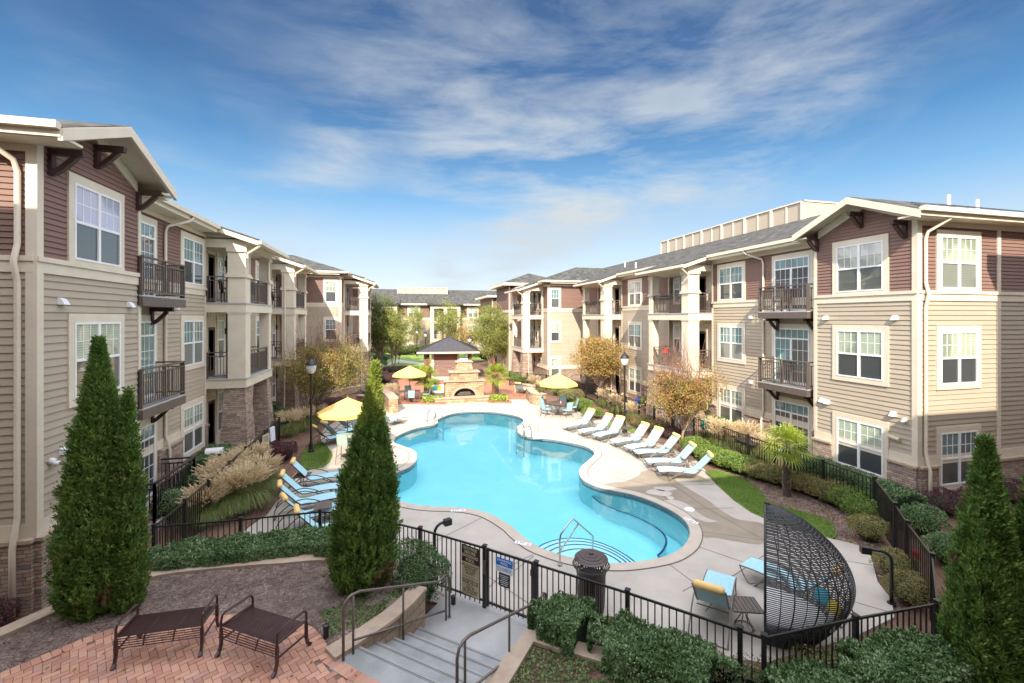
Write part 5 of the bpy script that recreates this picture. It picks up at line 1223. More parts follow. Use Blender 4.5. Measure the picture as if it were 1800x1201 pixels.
p2 = at(640, 752, 1.0); stool('tall green sling bar chair right beside the umbrella pole', (p2.x-.2, p2.y+.3, .004), math.radians(-60))
r = thing('bar_table', 'bar-height table at the pole of the left yellow umbrella', 'table', (um.location.x+.1, um.location.y-.35, 0)); t = MB(); t.lathe([(.42,.98),(.43,.995),(.42,1.01),(.02,1.01)], n=24); t.build('table_top', M['sling_green'], r)
for k in range(4): a = k*math.pi/2+.3; t = MB(); t.tube([(.3*math.cos(a),.3*math.sin(a),.99),(.34*math.cos(a),.34*math.sin(a),.01)], .014, 6); t.build('leg', M['frame_taupe'], r)

# ------------------------------------------------------------------ wicker pod
pod = thing('wicker_pod', 'tall dark open-weave wicker daybed pod shaped like half an egg', 'daybed', (5.95, 7.35, .004), math.radians(0))
pc = far(1345, 8.55); pod.location = (pc.x, pc.y, .004); pod.rotation_euler = (0, 0, -YAW-math.atan(445/780))
HP = 2.42
def prad(z):
    """horizontal reach of the shell behind its straight front edge"""
    t_ = z/HP
    if t_ < .50: return .74+.64*math.sin(t_/.50*math.pi/2)
    return 1.38*max(0., math.cos((t_-.50)/.50*math.pi/2))**.62
def pshell(z, a):   # a: -pi/2 .. pi/2 ; x to the right, y depth
    r_ = prad(z); return (r_*max(0,math.cos(a))**.9*1.0, r_*.66*math.sin(a), z)
t = MB(); nr = 62
for i in range(nr):
    z = .05+(HP-.08)*i/(nr-1)
    pts = [pshell(z, -math.pi/2+math.pi*k/28) for k in range(29)]
    t.tube(pts, .0115, 4, caps=False)
t.build('woven_strands', M['wicker'], pod)
t = MB()
for k in range(23):
    a = -math.pi/2+math.pi*k/22; pts = [pshell(.03+(HP-.04)*j/30, a) for j in range(31)]
    t.tube(pts, .009 if k % 2 else .013, 4, caps=False)
t.build('ribs', M['wicker'], pod)
t = MB()
for a in (-math.pi/2, math.pi/2): t.tube([pshell(.03+(HP-.04)*j/30, a) for j in range(31)], .022, 6)
t.build('front_edge', M['wicker'], pod)
t = MB()
for i in range(14): z = .03+i*.028; t.tube([(lambda q: (q[0]*.97, q[1]*.97, z))(pshell(z, -math.pi/2+math.pi*k/28)) for k in range(29)], .013, 4, caps=False)
t.build('base_weave', M['wicker'], pod)
t = MB(); t.prism([(pshell(.45, -math.pi/2+math.pi*k/20)[0]*.9-.0, pshell(.45, -math.pi/2+math.pi*k/20)[1]*.9) for k in range(21)], .38, .52); t.build('cushion', M['white_cushion'], pod, bevel=.03)
def pillow(label, loc, m, rot, s=.2, group=None):
    bm = bmesh.new(); bmesh.ops.create_uvsphere(bm, u_segments=14, v_segments=8, radius=1)
    for v in bm.verts:
        x, y, z_ = v.co; f = .35*(1-min(1, (abs(x)**4+abs(z_)**4))); v.co = (math.copysign(abs(x)**.6, x)*s, y*s*.32, math.copysign(abs(z_)**.6, z_)*s)
    me = bpy.data.meshes.new('throw_pillow'); bm.to_mesh(me); bm.free(); o = link('throw_pillow', me, M[m], smooth=True); o.location = loc; o.rotation_euler = rot
    return tag(o, label, 'pillow', group)
pq_ = YAW+math.atan(445/780); R_ = Vector((math.cos(pq_), -math.sin(pq_), 0)); Fv = Vector((math.sin(pq_), math.cos(pq_), 0))
for (u_, v_, m_, lb) in ((1.0,-.35,'white_cushion','white throw pillow inside the wicker pod, nearest the fence'),(1.1,.1,'pillow_yellow','yellow throw pillow inside the wicker pod'),(.95,.45,'pillow_teal','teal throw pillow at the back of the wicker pod')):
    q = pod.location+R_*u_+Fv*v_; pillow(lb, (q.x, q.y, .68), m_, (.2, 0, 1.3+v_), .15)
# a teal towel lying over the lounger behind
# ------------------------------------------------------------------ lamps
def make_lamp(label, h=4.25):
    r = thing('street_lamp', label, 'lamp post', group='black post lamps with clear globes')
    t = MB(); t.lathe([(.13,0),(.13,.1),(.1,.14),(.085,.35),(.07,.4),(.052,.5),(.045,h-.95),(.06,h-.93),(.06,h-.88),(.04,h-.86),(.04,h-.82),(.10,h-.78),(.11,h-.72)], n=14); t.build('post', M['fence_black'], r, smooth=False)
    t = MB(); t.lathe([(.10,h-.74),(.19,h-.60),(.215,h-.42),(.20,h-.34)], n=16, cap=False); t.build('globe', M['glass_lamp'], r, smooth=True)
    t = MB(); t.lathe([(.235,h-.36),(.235,h-.33),(.20,h-.25),(.14,h-.17),(.07,h-.11),(.03,h-.08),(.035,h-.05),(.012,h-.03),(.004,h+.04)], n=16); t.build('roof_cap', M['fence_black'], r)
    return r
lp = make_lamp('black lamp post with clear globe by the small lawn on the left'); p = at(547, 795); lp.location = p
p = at(1098, 760); dup(lp, p, 0, 'black lamp post with clear globe behind the right row of loungers')
for px, D, lb in ((825.5,45,'black lamp post just right of the fireplace chimney, behind the pavilion'),(748,58,'black lamp post left of the pavilion roof on the far lawn'),(733,70,'farthest black lamp post among the pale birches')):
    p = far(px, D); dup(lp, (p.x, p.y, 0), 0, lb)

# ------------------------------------------------------------------ fireplace, pavilion, palms' neighbours
fp = far(815, 32.5); fpx, fpy = fp.x, fp.y
fr_ = thing('outdoor_fireplace', 'tan stone outdoor fireplace with stepped chimney at the far end of the pool', 'fireplace', (fpx, fpy, 0))
t = MB(); aw, ah = .80, .55; t.box(-1.38,-aw,-.55,.55,.35,1.42); t.box(aw,1.38,-.55,.55,.35,1.42)
n = 14; arc = [(aw*math.cos(math.pi*k/n), .35+ah*math.sin(math.pi*k/n)*1.1) for k in range(n+1)]
for (x0, z0), (x1, z1) in zip(arc[:-1], arc[1:]): t.hexa([(x0,-.55,z0),(x1,-.55,z1),(x1,.55,z1),(x0,.55,z0),(x0,-.55,1.42),(x1,-.55,1.42),(x1,.55,1.42),(x0,.55,1.42)])
t.build('hearth_body', M['stone_warm'], fr_)
t = MB()
for k in range(n):
    a0, a1 = math.pi*(k+.06)/n, math.pi*(k+.94)/n; q = lambda r1, a, y: (r1*math.cos(a)*1.0, y, .35+r1*math.sin(a)*.76)
    t.hexa([q(.78,a0,-.60), q(.78,a1,-.60), q(.78,a1,-.5), q(.78,a0,-.5), q(.98,a0,-.60), q(.98,a1,-.60), q(.98,a1,-.5), q(.98,a0,-.5)])
t.build('arch_stones', M['cap_stone'], fr_)
t = MB(); t.box(-.82,.82,-.2,.5,.35,1.3); t.build('firebox', M['firebox'], fr_)
t = MB(); t.box(-1.5,1.5,-.67,.67,1.42,1.5); t.box(-1.12,1.12,-.56,.56,2.05,2.13); t.box(-.62,.62,-.42,.42,2.78,2.84); t.build('ledge', M['cap_stone'], fr_)
t = MB(); t.box(-1.0,1.0,-.45,.45,1.5,2.05); t.build('mantel_block', M['stone_warm'], fr_)
t = MB(); t.hexa([(-.66,-.4,2.13),(.66,-.4,2.13),(.66,.4,2.13),(-.66,.4,2.13),(-.5,-.32,2.78),(.5,-.32,2.78),(.5,.32,2.78),(-.5,.32,2.78)]); t.build('chimney', M['stone_warm'], fr_)
t = MB(); t.box(-.3,.3,-.2,.2,2.84,3.0); t.build('chimney_cap', M['vinyl_white'], fr_)
t = MB(); t.box(-2.15,1.95,-1.15,-.56,0,.32); t.build('raised_hearth', M['stone_warm'], fr_); t = MB(); t.box(-2.2,2.0,-1.2,-.55,.32,.38); t.build('hearth_cap', M['cap_stone'], fr_)
lg = thing('fire_logs', 'stack of dark logs in the arched firebox', 'logs', (fpx, fpy-.35, .38))
for i, (x0, x1, y, z_) in enumerate(((-.5,.5,0,.08),(-.45,.4,.14,.09),(-.35,.45,.06,.2))): t = MB(); t.tube([(x0,y,z_),(x1,y+.04,z_)], .06, 7); t.build('log', M['bark'], lg)
# pavilion
pv = far(789, 45.); pav = thing('pavilion', 'brown square pavilion with dark hipped metal roof behind the fireplace', 'pavilion', (pv.x, pv.y, 0), -.12)
b = MB(); b.box(-1.45,.9,-1.95,1.95,.0,2.75); b.build('wall', M['siding_brown'], pav)
e1 = El('front', -1.96, 0, 1, 0); w = MB(); siding(e1, w, .3, 2.6, flat(-1.45, .9), .13); w.build('siding', M['siding_brown'], pav)
b = MB(); b.box(-1.62,-1.4,-2.04,-1.9,.0,2.75); b.box(-1.62,.98,-2.03,-1.93,.0,.3); b.box(.85,1.0,-2.035,-1.93,.3,2.75); b.box(-2.3,2.3,-2.2,-1.9,2.5,2.75); b.box(-2.3,2.3,1.9,2.2,2.5,2.75); b.box(-2.3,-2.1,-1.9,1.9,2.5,2.75); b.build('white_trim', M['trim'], pav)
for x in (-2.2, 2.1): 
    for y in (-2.05, 2.05): b = MB(); b.box(x-.14, x+.14, y-.12, y+.12, .9, 2.5); b.build('post', M['siding_brown'], pav); b = MB(); b.box(x-.22, x+.22, y-.2, y+.2, 0, .9); b.build('stone_pier', M['stone_warm'], pav)
b = MB(); b.box(.9,2.1,-2.1,-1.7,0,.95); b.build('counter', M['stone_warm'], pav)
b = MB(); Hh = 2.95; rf = [(-Hh,-Hh,2.78),(Hh,-Hh,2.78),(Hh,Hh,2.78),(-Hh,Hh,2.78)]; ap = (0,0,4.1)
for i in range(4): b.quad(rf[i], rf[(i+1) % 4], ap)
b.build('roof', M['metal_roof'], pav); b = MB()
for i in range(4):
    a, c_ = Vector(rf[i]), Vector(rf[(i+1) % 4]); A_ = Vector(ap); b.bar(a, A_, .06, .05)
    for k in range(1, 12):
        s = a.lerp(c_, k/12); f = 1-abs(k/12-.5)*2; mid = (a+c_)/2; e = s+(A_-mid)*f*.985; b.bar(s+Vector((0,0,.02)), e+Vector((0,0,.02)), .03, .035)
b.build('standing_seams', M['metal_roof'], pav); b = MB(); b.box(-Hh,Hh,-Hh,-Hh+.06,2.62,2.775); b.box(-Hh,Hh,Hh-.06,Hh,2.62,2.775); b.box(-Hh,-Hh+.06,-Hh+.06,Hh-.06,2.62,2.775); b.box(Hh-.06,Hh,-Hh+.06,Hh-.06,2.62,2.775); b.build('fascia', M['trim'], pav)
# string-light posts and their strings
pA = far(753, 33.2); pB = far(867.5, 33.2)
for p, lb in ((pA,'reddish wooden string-light post by the left small palm'), (pB,'reddish wooden string-light post by the right small palm')):
    r = thing('string_light_post', lb, 'post', p); b = MB(); b.box(-.09,.09,-.09,.09,0,2.95); b.build('shaft', M['post_red'], r); b = MB(); b.box(-.11,.11,-.11,.11,2.95,3.0); b.build('cap', M['bracket_brown'], r)
t = MB(); B = MB(); q0 = Vector((pA.x, pA.y, 2.9)); q1 = Vector((pv.x+1.5, pv.y-2.9, 2.6)); ls = thing('string_lights', 'string of small bulbs sagging from the left post across the pavilion wall', 'string lights', q0, world=True)
pts = [q0.lerp(q1, k/16)-Vector((0,0,1.0*math.sin(math.pi*k/16))) for k in range(17)]; t.tube(pts, .012, 4); t.build('cord', M['sign_black'], ls)
for k in range(1, 16): B.lathe([(.02,0),(.035,-.05),(.005,-.09)], pts[k], 6)
B.build('bulbs', M['glass_lamp'], ls)
# wicker armchair with cushions left of the fireplace
ac = far(772, 33.6); r = thing('wicker_sofa', 'grey wicker sofa with white cushions left of the fireplace', 'sofa', (ac.x, ac.y, 0), .1); b = MB(); b.box(-.75,.75,-.4,.45,.06,.36); b.box(-.75,.75,.33,.45,.36,.85); b.box(-.75,-.62,-.4,.33,.36,.62); b.box(.62,.75,-.4,.33,.36,.62); b.build('frame', M['frame_taupe'], r); b = MB(); b.box(-.6,.6,-.38,.3,.365,.52); b.box(-.6,.6,.16,.31,.52,.9); b.build('cushion', M['white_cushion'], r, bevel=.03)
for dx, m_, lb in ((-.3,'pillow_teal','teal pillow on the grey wicker sofa'),(0.05,'pillow_yellow','yellow pillow in the middle of the grey wicker sofa'),(.35,'white_cushion','white pillow at the right of the grey wicker sofa')): pillow(lb, (ac.x+dx, ac.y+.03, .70), m_, (-.25,0,.1), .19)
# low stone walls
def stonewall(label, pts, h, th=.5):
    r = thing('stone_wall', label, 'stone wall', pts[0], world=True); wall_along(r, pts, 0, h, th, .07, .04, 'stone_warm', 'cap_stone')
stonewall('tan stone wall end left of the far deck behind the middle cypress', [at(692,726), at(684,716), at(672,709), at(655,706)], .95, .55)
stonewall('curved low tan stone wall behind the right dining table', catmull([at(930,699), at(937,708), at(946,712), at(956,711)], 3, False), .8, .5)
stonewall('small tan stone wall beside the lounger on the brick patio', [at(908,690), at(914,686), at(925,687), at(938,690)], .55, .4)
stonewall('low stone planter wall in front of the left porches', [at(575,702), at(600,694), at(630,689)], .5, .5)
stonewall('stone wall leading back to the left apartment entrance', [at(630,705), at(655,708)], .45, .4)
for px, py, s_, lb in ((645,690,.5,'large grey boulder by the path in front of the far left porch'),(650,712,.3,'small rounded boulder near the left stone wall'),(1262,775,.0,''),):
    if s_ == 0: continue
    bm = bmesh.new(); bmesh.ops.create_icosphere(bm, subdivisions=3, radius=1)
    for v in bm.verts: v.co *= 1+.35*mnoise.noise(v.co*1.3+Vector((px,0,0))); v.co.z *= .75
    me = bpy.data.meshes.new('boulder'); bm.to_mesh(me); bm.free(); o = link('boulder', me, M['boulder']); p = at(px, py); o.location = (p.x, p.y, s_*.4); o.scale = (s_, s_*.8, s_); tag(o, lb, 'boulder')
# small things near the left block
p = at(374, 790, 0); p = Vector((-6.9, 19.2, 0)); r = thing('gas_grill', 'grill with a silver lid on the ground floor patio of the left block', 'grill', p, .1)
b = MB(); b.box(-.3,.3,-.25,.25,.35,.8); b.box(-.55,.55,-.22,.22,.8,.84); b.build('cart', M['fence_black'], r); t = MB(); t.tube([(-.28,0,.86),(.28,0,.86)], .18, 14); t.build('lid', M['vinyl_white'], r)
for x in (-.25,.25): b = MB(); b.box(x-.02,x+.02,-.2,.2,0,.35); b.build('leg', M['fence_black'], r)
r = thing('patio_railing', 'dark railing round the ground floor patio of the left block', 'railing', (-6.7,14.6,0), world=True)
for p, q in (((-6.7,14.5,.25),(-6.7,16.95,.25)), ((-6.7,16.95,.25),(-7.75,16.95,.25)), ((-6.7,14.5,.25),(-7.75,14.5,.25))): b = MB(); rail_run(b, p, q, 1.1, mid=False); b.build('rail_panel', M['fence_black'], r)
b = MB(); b.box(-8,-6.6,14.4,17.05,0,.25); b.build('patio_slab', M['concrete'], r)
def cloth(label, p, m, w=.35, h=.6, rz=1.3):
    r = thing('hanging_towel', label, 'towel', p, rz); t = MB(); n = 9
    for i in range(n):
        x0, x1 = -w/2+w*i/n, -w/2+w*(i+1)/n; y0, y1 = .05+.03*math.sin(i*1.7), .05+.03*math.sin((i+1)*1.7)
        for sgn in (1, -1): t.hexa([(x0,sgn*y0,-h),(x1,sgn*y1,-h),(x1,sgn*y1+.01,-h),(x0,sgn*y0+.01,-h),(x0,sgn*.02,0),(x1,sgn*.02,0),(x1,sgn*.02+.012,0),(x0,sgn*.02+.012,0)])
    t.build('fabric', M[m], r)
cloth('white and blue towel hung over the left fence below the stone porch', at(478,752,FH)+Vector((0,0,.03)), 'white_cloth')
cloth('bright blue towel hung on the right fence behind the lamp post', at(1121,702,FH)+Vector((0,0,.03)), 'blue_cloth', .4, .55, 1.5)
cloth('red towel over the middle balcony rail of the right block', (15.03, 23.0, F2+1.1), 'red_plastic', .3, .3, 1.57)
cloth('teal towel hung on the right fence behind the golden tree', at(1238,738,FH)+Vector((0,0,.03)), 'teal_cloth', .25, .5, 1.5)
def bicycle(label, p, rz, lying=0.):
    r = thing('bicycle', label, 'bicycle', p, rz)
    for x in (-.5, .5):
        t = MB(); t.tube([(x+.33*math.cos(k*math.pi/10), 0, .34+.33*math.sin(k*math.pi/10)) for k in range(21)], .016, 5); t.build('wheel', M['sign_black'], r)
        t = MB()
        for k in range(8): t.tube([(x,0,.34),(x+.32*math.cos(k*math.pi/4),0,.34+.32*math.sin(k*math.pi/4))], .003, 3)
        t.build('spokes', M['steel'], r)
    t = MB()
    for a, b in (((-.5,.34),(-.05,.3)),((-.05,.3),(-.2,.8)),((-.5,.34),(-.2,.75)),((-.2,.75),(.36,.8)),((-.05,.3),(.36,.72)),((.5,.34),(.34,.95))): t.tube([(a[0],0,a[1]),(b[0],0,b[1])], .016, 6)
    t.build('frame', M['vinyl_white'], r); t = MB(); t.box(-.32,-.08,-.06,.06,.82,.86); t.build('saddle', M['sign_black'], r); t = MB(); t.tube([(.3,-.25,1.0),(.34,0,.97),(.3,.25,1.0)], .012, 6); t.build('handlebar', M['sign_black'], r)
bicycle('bicycle parked on the right ground floor patio behind the golden tree', (14.3, 22.0, 0), 1.5)
bicycle('second bicycle with pale frame leaning inside the right fence', (14.0, 19.9, 0), 1.7)
p = at(1609, 1004, 0.1); r = thing('fire_department_valve', 'red pipe valve standing in the shrubs by the right fence', 'valve', (p.x, p.y, 0)); t = MB(); t.lathe([(.05,0),(.05,.45),(.08,.47),(.08,.55),(.04,.6)], n=10); t.build('pipe', M['red_plastic'], r); t = MB(); t.tube([(-.14,0,.4),(.14,0,.4)], .045, 8); t.build('outlet', M['red_plastic'], r)
# balcony furniture
def bal_chair(label, x, y, z, rz, m='frame_dark', group='dark chairs on the balconies'):
    r = thing('balcony_chair', label, 'chair', (x, y, z), rz, group=group); b = MB(); b.box(-.22,.22,-.22,.22,.42,.45); b.build('seat', M[m], r)
    b = MB(); b.hexa([(-.24,-.2,.45),(-.2,-.2,.45),(-.2,.2,.45),(-.24,.2,.45),(-.34,-.22,1.0),(-.31,-.22,1.0),(-.31,.22,1.0),(-.34,.22,1.0)]); b.build('backrest', M[m], r)
    for sx_ in (-.2,.2):
        for sy in (-.2,.2): b = MB(); b.box(sx_-.015,sx_+.015,sy-.015,sy+.015,0,.42); b.build('leg', M[m], r)
    for sy in (-.24,.24): b = MB(); b.box(-.28,.22,sy-.02,sy+.02,.62,.65); b.box(.19,.22,sy-.015,sy+.015,.42,.62); b.build('arm', M[m], r)
for x, y, z_, rz, lb in ((-7.2,21.5,F3+.35,.6,'dark chair on the top floor of the nearest left porch, by the door'),(-7.1,22.6,F3+.35,-.4,'dark chair on the top floor of the nearest left porch, at the far end'),
        (-7.4,30.1,F3+.35,.5,'slatted chair on the top floor of the second left porch'),(-7.3,30.3,F2+.35,.3,'chair on the middle floor of the second left porch'),
        (-3.6,40.7,F2+.35,2.,'blue chair on the middle floor of the far left corner porch'),(12.2,40.6,F3,2.2,'chair on the top floor of the far right corner porch'),(12.1,40.7,F2,1.2,'chair on the middle floor of the far right corner porch'),
        (15.8,22.4,F3,3.,'chair on the top floor of the near right porch'),(16.1,15.9,F3,3.1,'small chair on the upper juliet balcony of the right block'),(16.1,15.9,F2,3.1,'small chair on the lower juliet balcony of the right block')):
    bal_chair(lb, x, y, z_, rz)
r = thing('planter_pot', 'blue glazed pot on the top floor of the second left porch', 'planter', (-6.75,29.8,F3+.35)); t = MB(); t.lathe([(.1,0),(.17,.15),(.2,.3),(.18,.32),(.15,.3)], n=14); t.build('pot', M['blue_cloth'], r)
for (x, y, rz, lb) in ((14.6,15.9,0,'dark patio table with chairs behind the big plume grass on the right'),):
    r = thing('patio_table', lb, 'table', (x,y,0), rz); b = MB(); b.box(-.5,.5,-.5,.5,.7,.74); b.build('table_top', M['frame_dark'], r)
    for a in (-.42,.42):
        for c_ in (-.42,.42): b = MB(); b.box(a-.02,a+.02,c_-.02,c_+.02,0,.7); b.build('leg', M['frame_dark'], r)
leaf_mat('leaf_dry', [(.12,.08,.04), (.22,.15,.08), (.30,.22,.12)], .8, .1, 4.)
# ------------------------------------------------------------------ plants
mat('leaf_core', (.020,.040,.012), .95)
# ------------------------------------------------------------------ plants
RG = np.random.default_rng(11)
def unit(a): return a/np.maximum(np.linalg.norm(a, axis=1, keepdims=True), 1e-9)
def rdir(n): return unit(RG.normal(size=(n, 3)))
def leaf_quads(C, A, ln, wd, Nrm=None):
    """one diamond leaf per centre C along axis A"""
    n = len(C); A = unit(A); R = rdir(n) if Nrm is None else unit(Nrm+.5*rdir(n)); B = unit(np.cross(A, R))
    ln = np.asarray(ln).reshape(-1, 1) if np.ndim(ln) else np.full((n, 1), ln); wd = np.asarray(wd).reshape(-1, 1) if np.ndim(wd) else np.full((n, 1), wd)
    V = np.stack([C-A*ln/2, C+B*wd/2, C+A*ln/2, C-B*wd/2], axis=1).reshape(-1, 3); F = np.arange(4*n).reshape(n, 4); return V, F
def quads_obj(name, parts, m, parent=None, loc=None):
    V = np.concatenate([p[0] for p in parts]); o = 0; Fs = []
    for v, f in parts: Fs.append(f+o); o += len(v)
    return link(name, nmesh(name, V, np.concatenate(Fs)), M[m], parent, loc=loc)
def noise3(P, f, seed=0.):
    x, y, z = P[:,0]*f+seed, P[:,1]*f+seed*1.7, P[:,2]*f-seed
    return (np.sin(x*1.9+1.3*np.sin(y*1.3))+np.sin(y*2.3+1.1*np.sin(z*1.7+.5))+np.sin(z*2.1+1.2*np.sin(x*1.5+2.)))/3
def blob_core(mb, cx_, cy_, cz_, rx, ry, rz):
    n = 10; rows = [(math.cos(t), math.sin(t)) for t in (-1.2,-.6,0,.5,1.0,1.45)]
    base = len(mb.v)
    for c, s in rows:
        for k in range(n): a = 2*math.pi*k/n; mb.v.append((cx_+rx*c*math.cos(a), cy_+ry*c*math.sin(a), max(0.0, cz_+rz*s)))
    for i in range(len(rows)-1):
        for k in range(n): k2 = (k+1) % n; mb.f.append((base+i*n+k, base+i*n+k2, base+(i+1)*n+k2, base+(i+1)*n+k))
def bush_leaves(rx, ry, h, n, ls, lump=.14, seed=0., upright=.35):
    """leaves over a lumpy dome standing on z=0"""
    D = rdir(n); D[:,2] = np.abs(D[:,2])*1.0-.25*RG.random(n); D = unit(D)
    E = np.sign(D)*np.abs(D)**.85; E = E/np.maximum(np.abs(E).max(axis=1, keepdims=True)**.25, .7)
    R = np.array([rx, ry, h*.55]); P = E*R
    s = 1+lump*noise3(P, 5.5/max(rx, ry, .3)*.6, seed)+.08*noise3(P, 14., seed)-np.abs(RG.normal(0, .09, n))
    P = P*s[:,None]; P[:,2] += h*.47; P[:,2] = np.clip(P[:,2], .02, None)
    A = D*.6+rdir(n)*.8; A[:,2] += upright
    return P, A, D
def shrub(name, label, cat, p, rx, ry, h, m, n, ls, rz=0., group=None, lump=.14, flowers=None, parts=True):
    r = thing(name, label, cat, p, rz, group=group) if parts else None
    P, A, D = bush_leaves(rx, ry, h, n, ls, lump, seed=p[0]+p[1])
    q = leaf_quads(P, A, ls*RG.uniform(.7, 1.3, n), ls*.5*RG.uniform(.8, 1.2, n), D)
    quads_obj('foliage', [q], m, r)
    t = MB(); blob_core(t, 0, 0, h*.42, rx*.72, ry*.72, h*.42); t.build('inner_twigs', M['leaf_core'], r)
    if flowers: P, A, D = bush_leaves(rx*1.03, ry*1.03, h*1.03, flowers[1], ls); quads_obj('blossoms', [leaf_quads(P, A, .06, .06, D)], flowers[0], r)
    return r
def hedge(label, pts, w, h, m='leaf_hedge', dens=3600, ls=.055, z=0., group=None, name='hedge', lump=.10):
    """clipped run along pts (x, y)"""
    P = [Vector((p[0], p[1], 0)) for p in pts]; root = thing(name, label, 'hedge', (P[0].x, P[0].y, z), world=True, group=group); parts = []
    cum = [0.]
    for a, b in zip(P[:-1], P[1:]): cum.append(cum[-1]+(b-a).length)
    Lt = cum[-1]; n = int(dens*(Lt+w)*(h*1.6+w*.8)); s = RG.uniform(-w*.35, Lt+w*.35, n)
    X = np.interp(s, cum, [p.x for p in P]); Y = np.interp(s, cum, [p.y for p in P])
    dX = np.interp(s+.05, cum, [p.x for p in P])-np.interp(s-.05, cum, [p.x for p in P]); dY = np.interp(s+.05, cum, [p.y for p in P])-np.interp(s-.05, cum, [p.y for p in P])
    T = unit(np.stack([dX, dY, 0*dX], 1)+1e-9); over = np.minimum(s, 0)+np.maximum(s-Lt, 0)
    Nn = np.stack([-T[:,1], T[:,0], 0*s], 1); th = RG.uniform(-.15, math.pi+.15, n)
    c, sn = np.cos(th), np.sin(th); sq = np.maximum(np.abs(c), np.abs(sn))**.75
    prof = np.stack([c/sq*(w/2), sn/sq*(h/2)], 1)
    base = np.stack([X, Y, 0*X], 1); D = Nn*c[:,None]+np.array([0,0,1.])*sn[:,None]
    f = 1+lump*noise3(base+D*.5, 4.2)+.07*noise3(base+D, 13.)-np.abs(RG.normal(0, .08, n))
    cap = np.sqrt(np.clip(1-(over/(w*.42))**2, .05, 1)); f = f*(.55+.45*cap)
    C = base+Nn*(prof[:,0]*f)[:,None]+T*over[:,None]*1.0; C[:,2] = np.clip(h*.5+prof[:,1]*f, .02, None)+z
    A = D*.6+rdir(n)*.8; A[:,2] += .3
    quads_obj('foliage', [leaf_quads(C, A, ls*RG.uniform(.7, 1.3, n), ls*.5*RG.uniform(.8, 1.2, n), D)], m, root)
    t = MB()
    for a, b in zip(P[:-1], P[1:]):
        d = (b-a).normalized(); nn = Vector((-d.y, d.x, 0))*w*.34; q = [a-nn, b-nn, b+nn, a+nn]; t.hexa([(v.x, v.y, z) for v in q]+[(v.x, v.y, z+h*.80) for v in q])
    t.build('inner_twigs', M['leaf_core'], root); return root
def sh(p, off, dv):   # shift helper
    return (p.x+off*dv[0], p.y+off*dv[1])

CT = ([0,.05,.12,.22,.42,.62,.85,.96,1.], [0,.05,.17,.36,.66,.87,1.,.86,.6])
def cypress(label, p, h, R, n, spires=(), tip=None, lean=0., tab=CT):
    """sprays of scale leaves, a dozen to a spray, standing out from a slim dark heart"""
    r = thing('cypress_tree', label, 'cypress', p); parts = []; tips = []; drys = []; t = MB()
    for (ox, oy, hh, RR, nn) in [(0, 0, h, R, n)]+list(spires):
        m = nn//13; z = hh*(1-RG.beta(1.1, 1.0, m)); T = 1-z/hh; a = RG.uniform(0, 2*math.pi, m); prof = np.interp(T, tab[0], tab[1])
        P = np.stack([np.cos(a), np.sin(a), z*1.5], 1)
        rr = RR*prof*(1+.17*noise3(P, 2.3, ox+1)+.15*noise3(P, 5.5, oy)+.09*noise3(P, 13.))*(1+RG.normal(0, .08, m)-.04)+.01
        lx = lean*z/hh
        C0 = np.stack([ox+lx+rr*np.cos(a), oy+rr*np.sin(a), z+.04], 1); ax = unit(np.stack([np.cos(a)*.5, np.sin(a)*.5, np.full(m, 1.)], 1)+.35*rdir(m))
        k = np.repeat(np.arange(m), 13); u = RG.uniform(-.09, .12, len(k)); side = rdir(len(k)); C = C0[k]+ax[k]*u[:,None]+side*(RG.uniform(0, .05, len(k))*(1.2-np.abs(u)*4))[:,None]
        C[:,2] = np.maximum(C[:,2], .02)
        q = leaf_quads(C, ax[k]+.6*side, RG.uniform(.04, .10, len(k)), RG.uniform(.014, .03, len(k)), np.stack([np.cos(a[k]), np.sin(a[k]), 0*a[k]+.3], 1))
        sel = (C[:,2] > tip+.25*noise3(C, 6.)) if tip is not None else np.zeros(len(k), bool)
        dry = (RG.random(len(k)) < .012) | ((np.linalg.norm(C-np.array([RR*.75, -RR*.5, .45]), axis=1) < .28) & (RG.random(len(k)) < .7)) | (noise3(C, 3.4, 5.) > .80)
        for mask, lst in ((~sel & ~dry, parts), (sel & ~dry, tips), (dry, drys)):
            j = np.nonzero(mask)[0]
            if len(j): V = q[0].reshape(-1, 4, 3)[j].reshape(-1, 3); lst.append((V, np.arange(len(V)).reshape(-1, 4)))
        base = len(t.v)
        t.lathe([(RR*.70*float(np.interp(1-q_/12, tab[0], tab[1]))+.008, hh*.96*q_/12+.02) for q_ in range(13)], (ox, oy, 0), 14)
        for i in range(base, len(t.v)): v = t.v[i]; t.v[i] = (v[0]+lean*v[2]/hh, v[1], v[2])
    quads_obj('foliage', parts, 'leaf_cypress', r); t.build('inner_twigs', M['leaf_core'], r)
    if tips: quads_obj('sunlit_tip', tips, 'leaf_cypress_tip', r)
    if drys: quads_obj('dry_sprays', drys, 'leaf_dry', r)
    return r
pa = far(174, 8.1); pa.z = ZT-.03
cypress('huge dark green twin-spired cypress at the left in front of the near block', pa, 4.85, .54, 110000, [(.52, -.13, 3.95, .25, 30000)])
pb = far(636, 8.75); pb.z = ZT-.03
cypress('tall cypress with yellow-green tip standing between the steps and the pool', pb, 4.35, .56, 85000, [(-.27, .15, 3.2, .34, 26000)], tip=3.4, lean=.26, tab=([0,.06,.14,.28,.40,.62,.85,.96,1.], [0,.06,.15,.36,.66,.90,1.,.8,.5]))
pc_ = far(1732, 6.5); cypress('full dark cypress at the lower right corner of the photo', pc_, 4.15, .43, 80000)
pd_ = far(1822, 6.4); cypress('cypress cut by the right edge beside the lower right corner cypress', pd_, 3.95, .36, 40000)
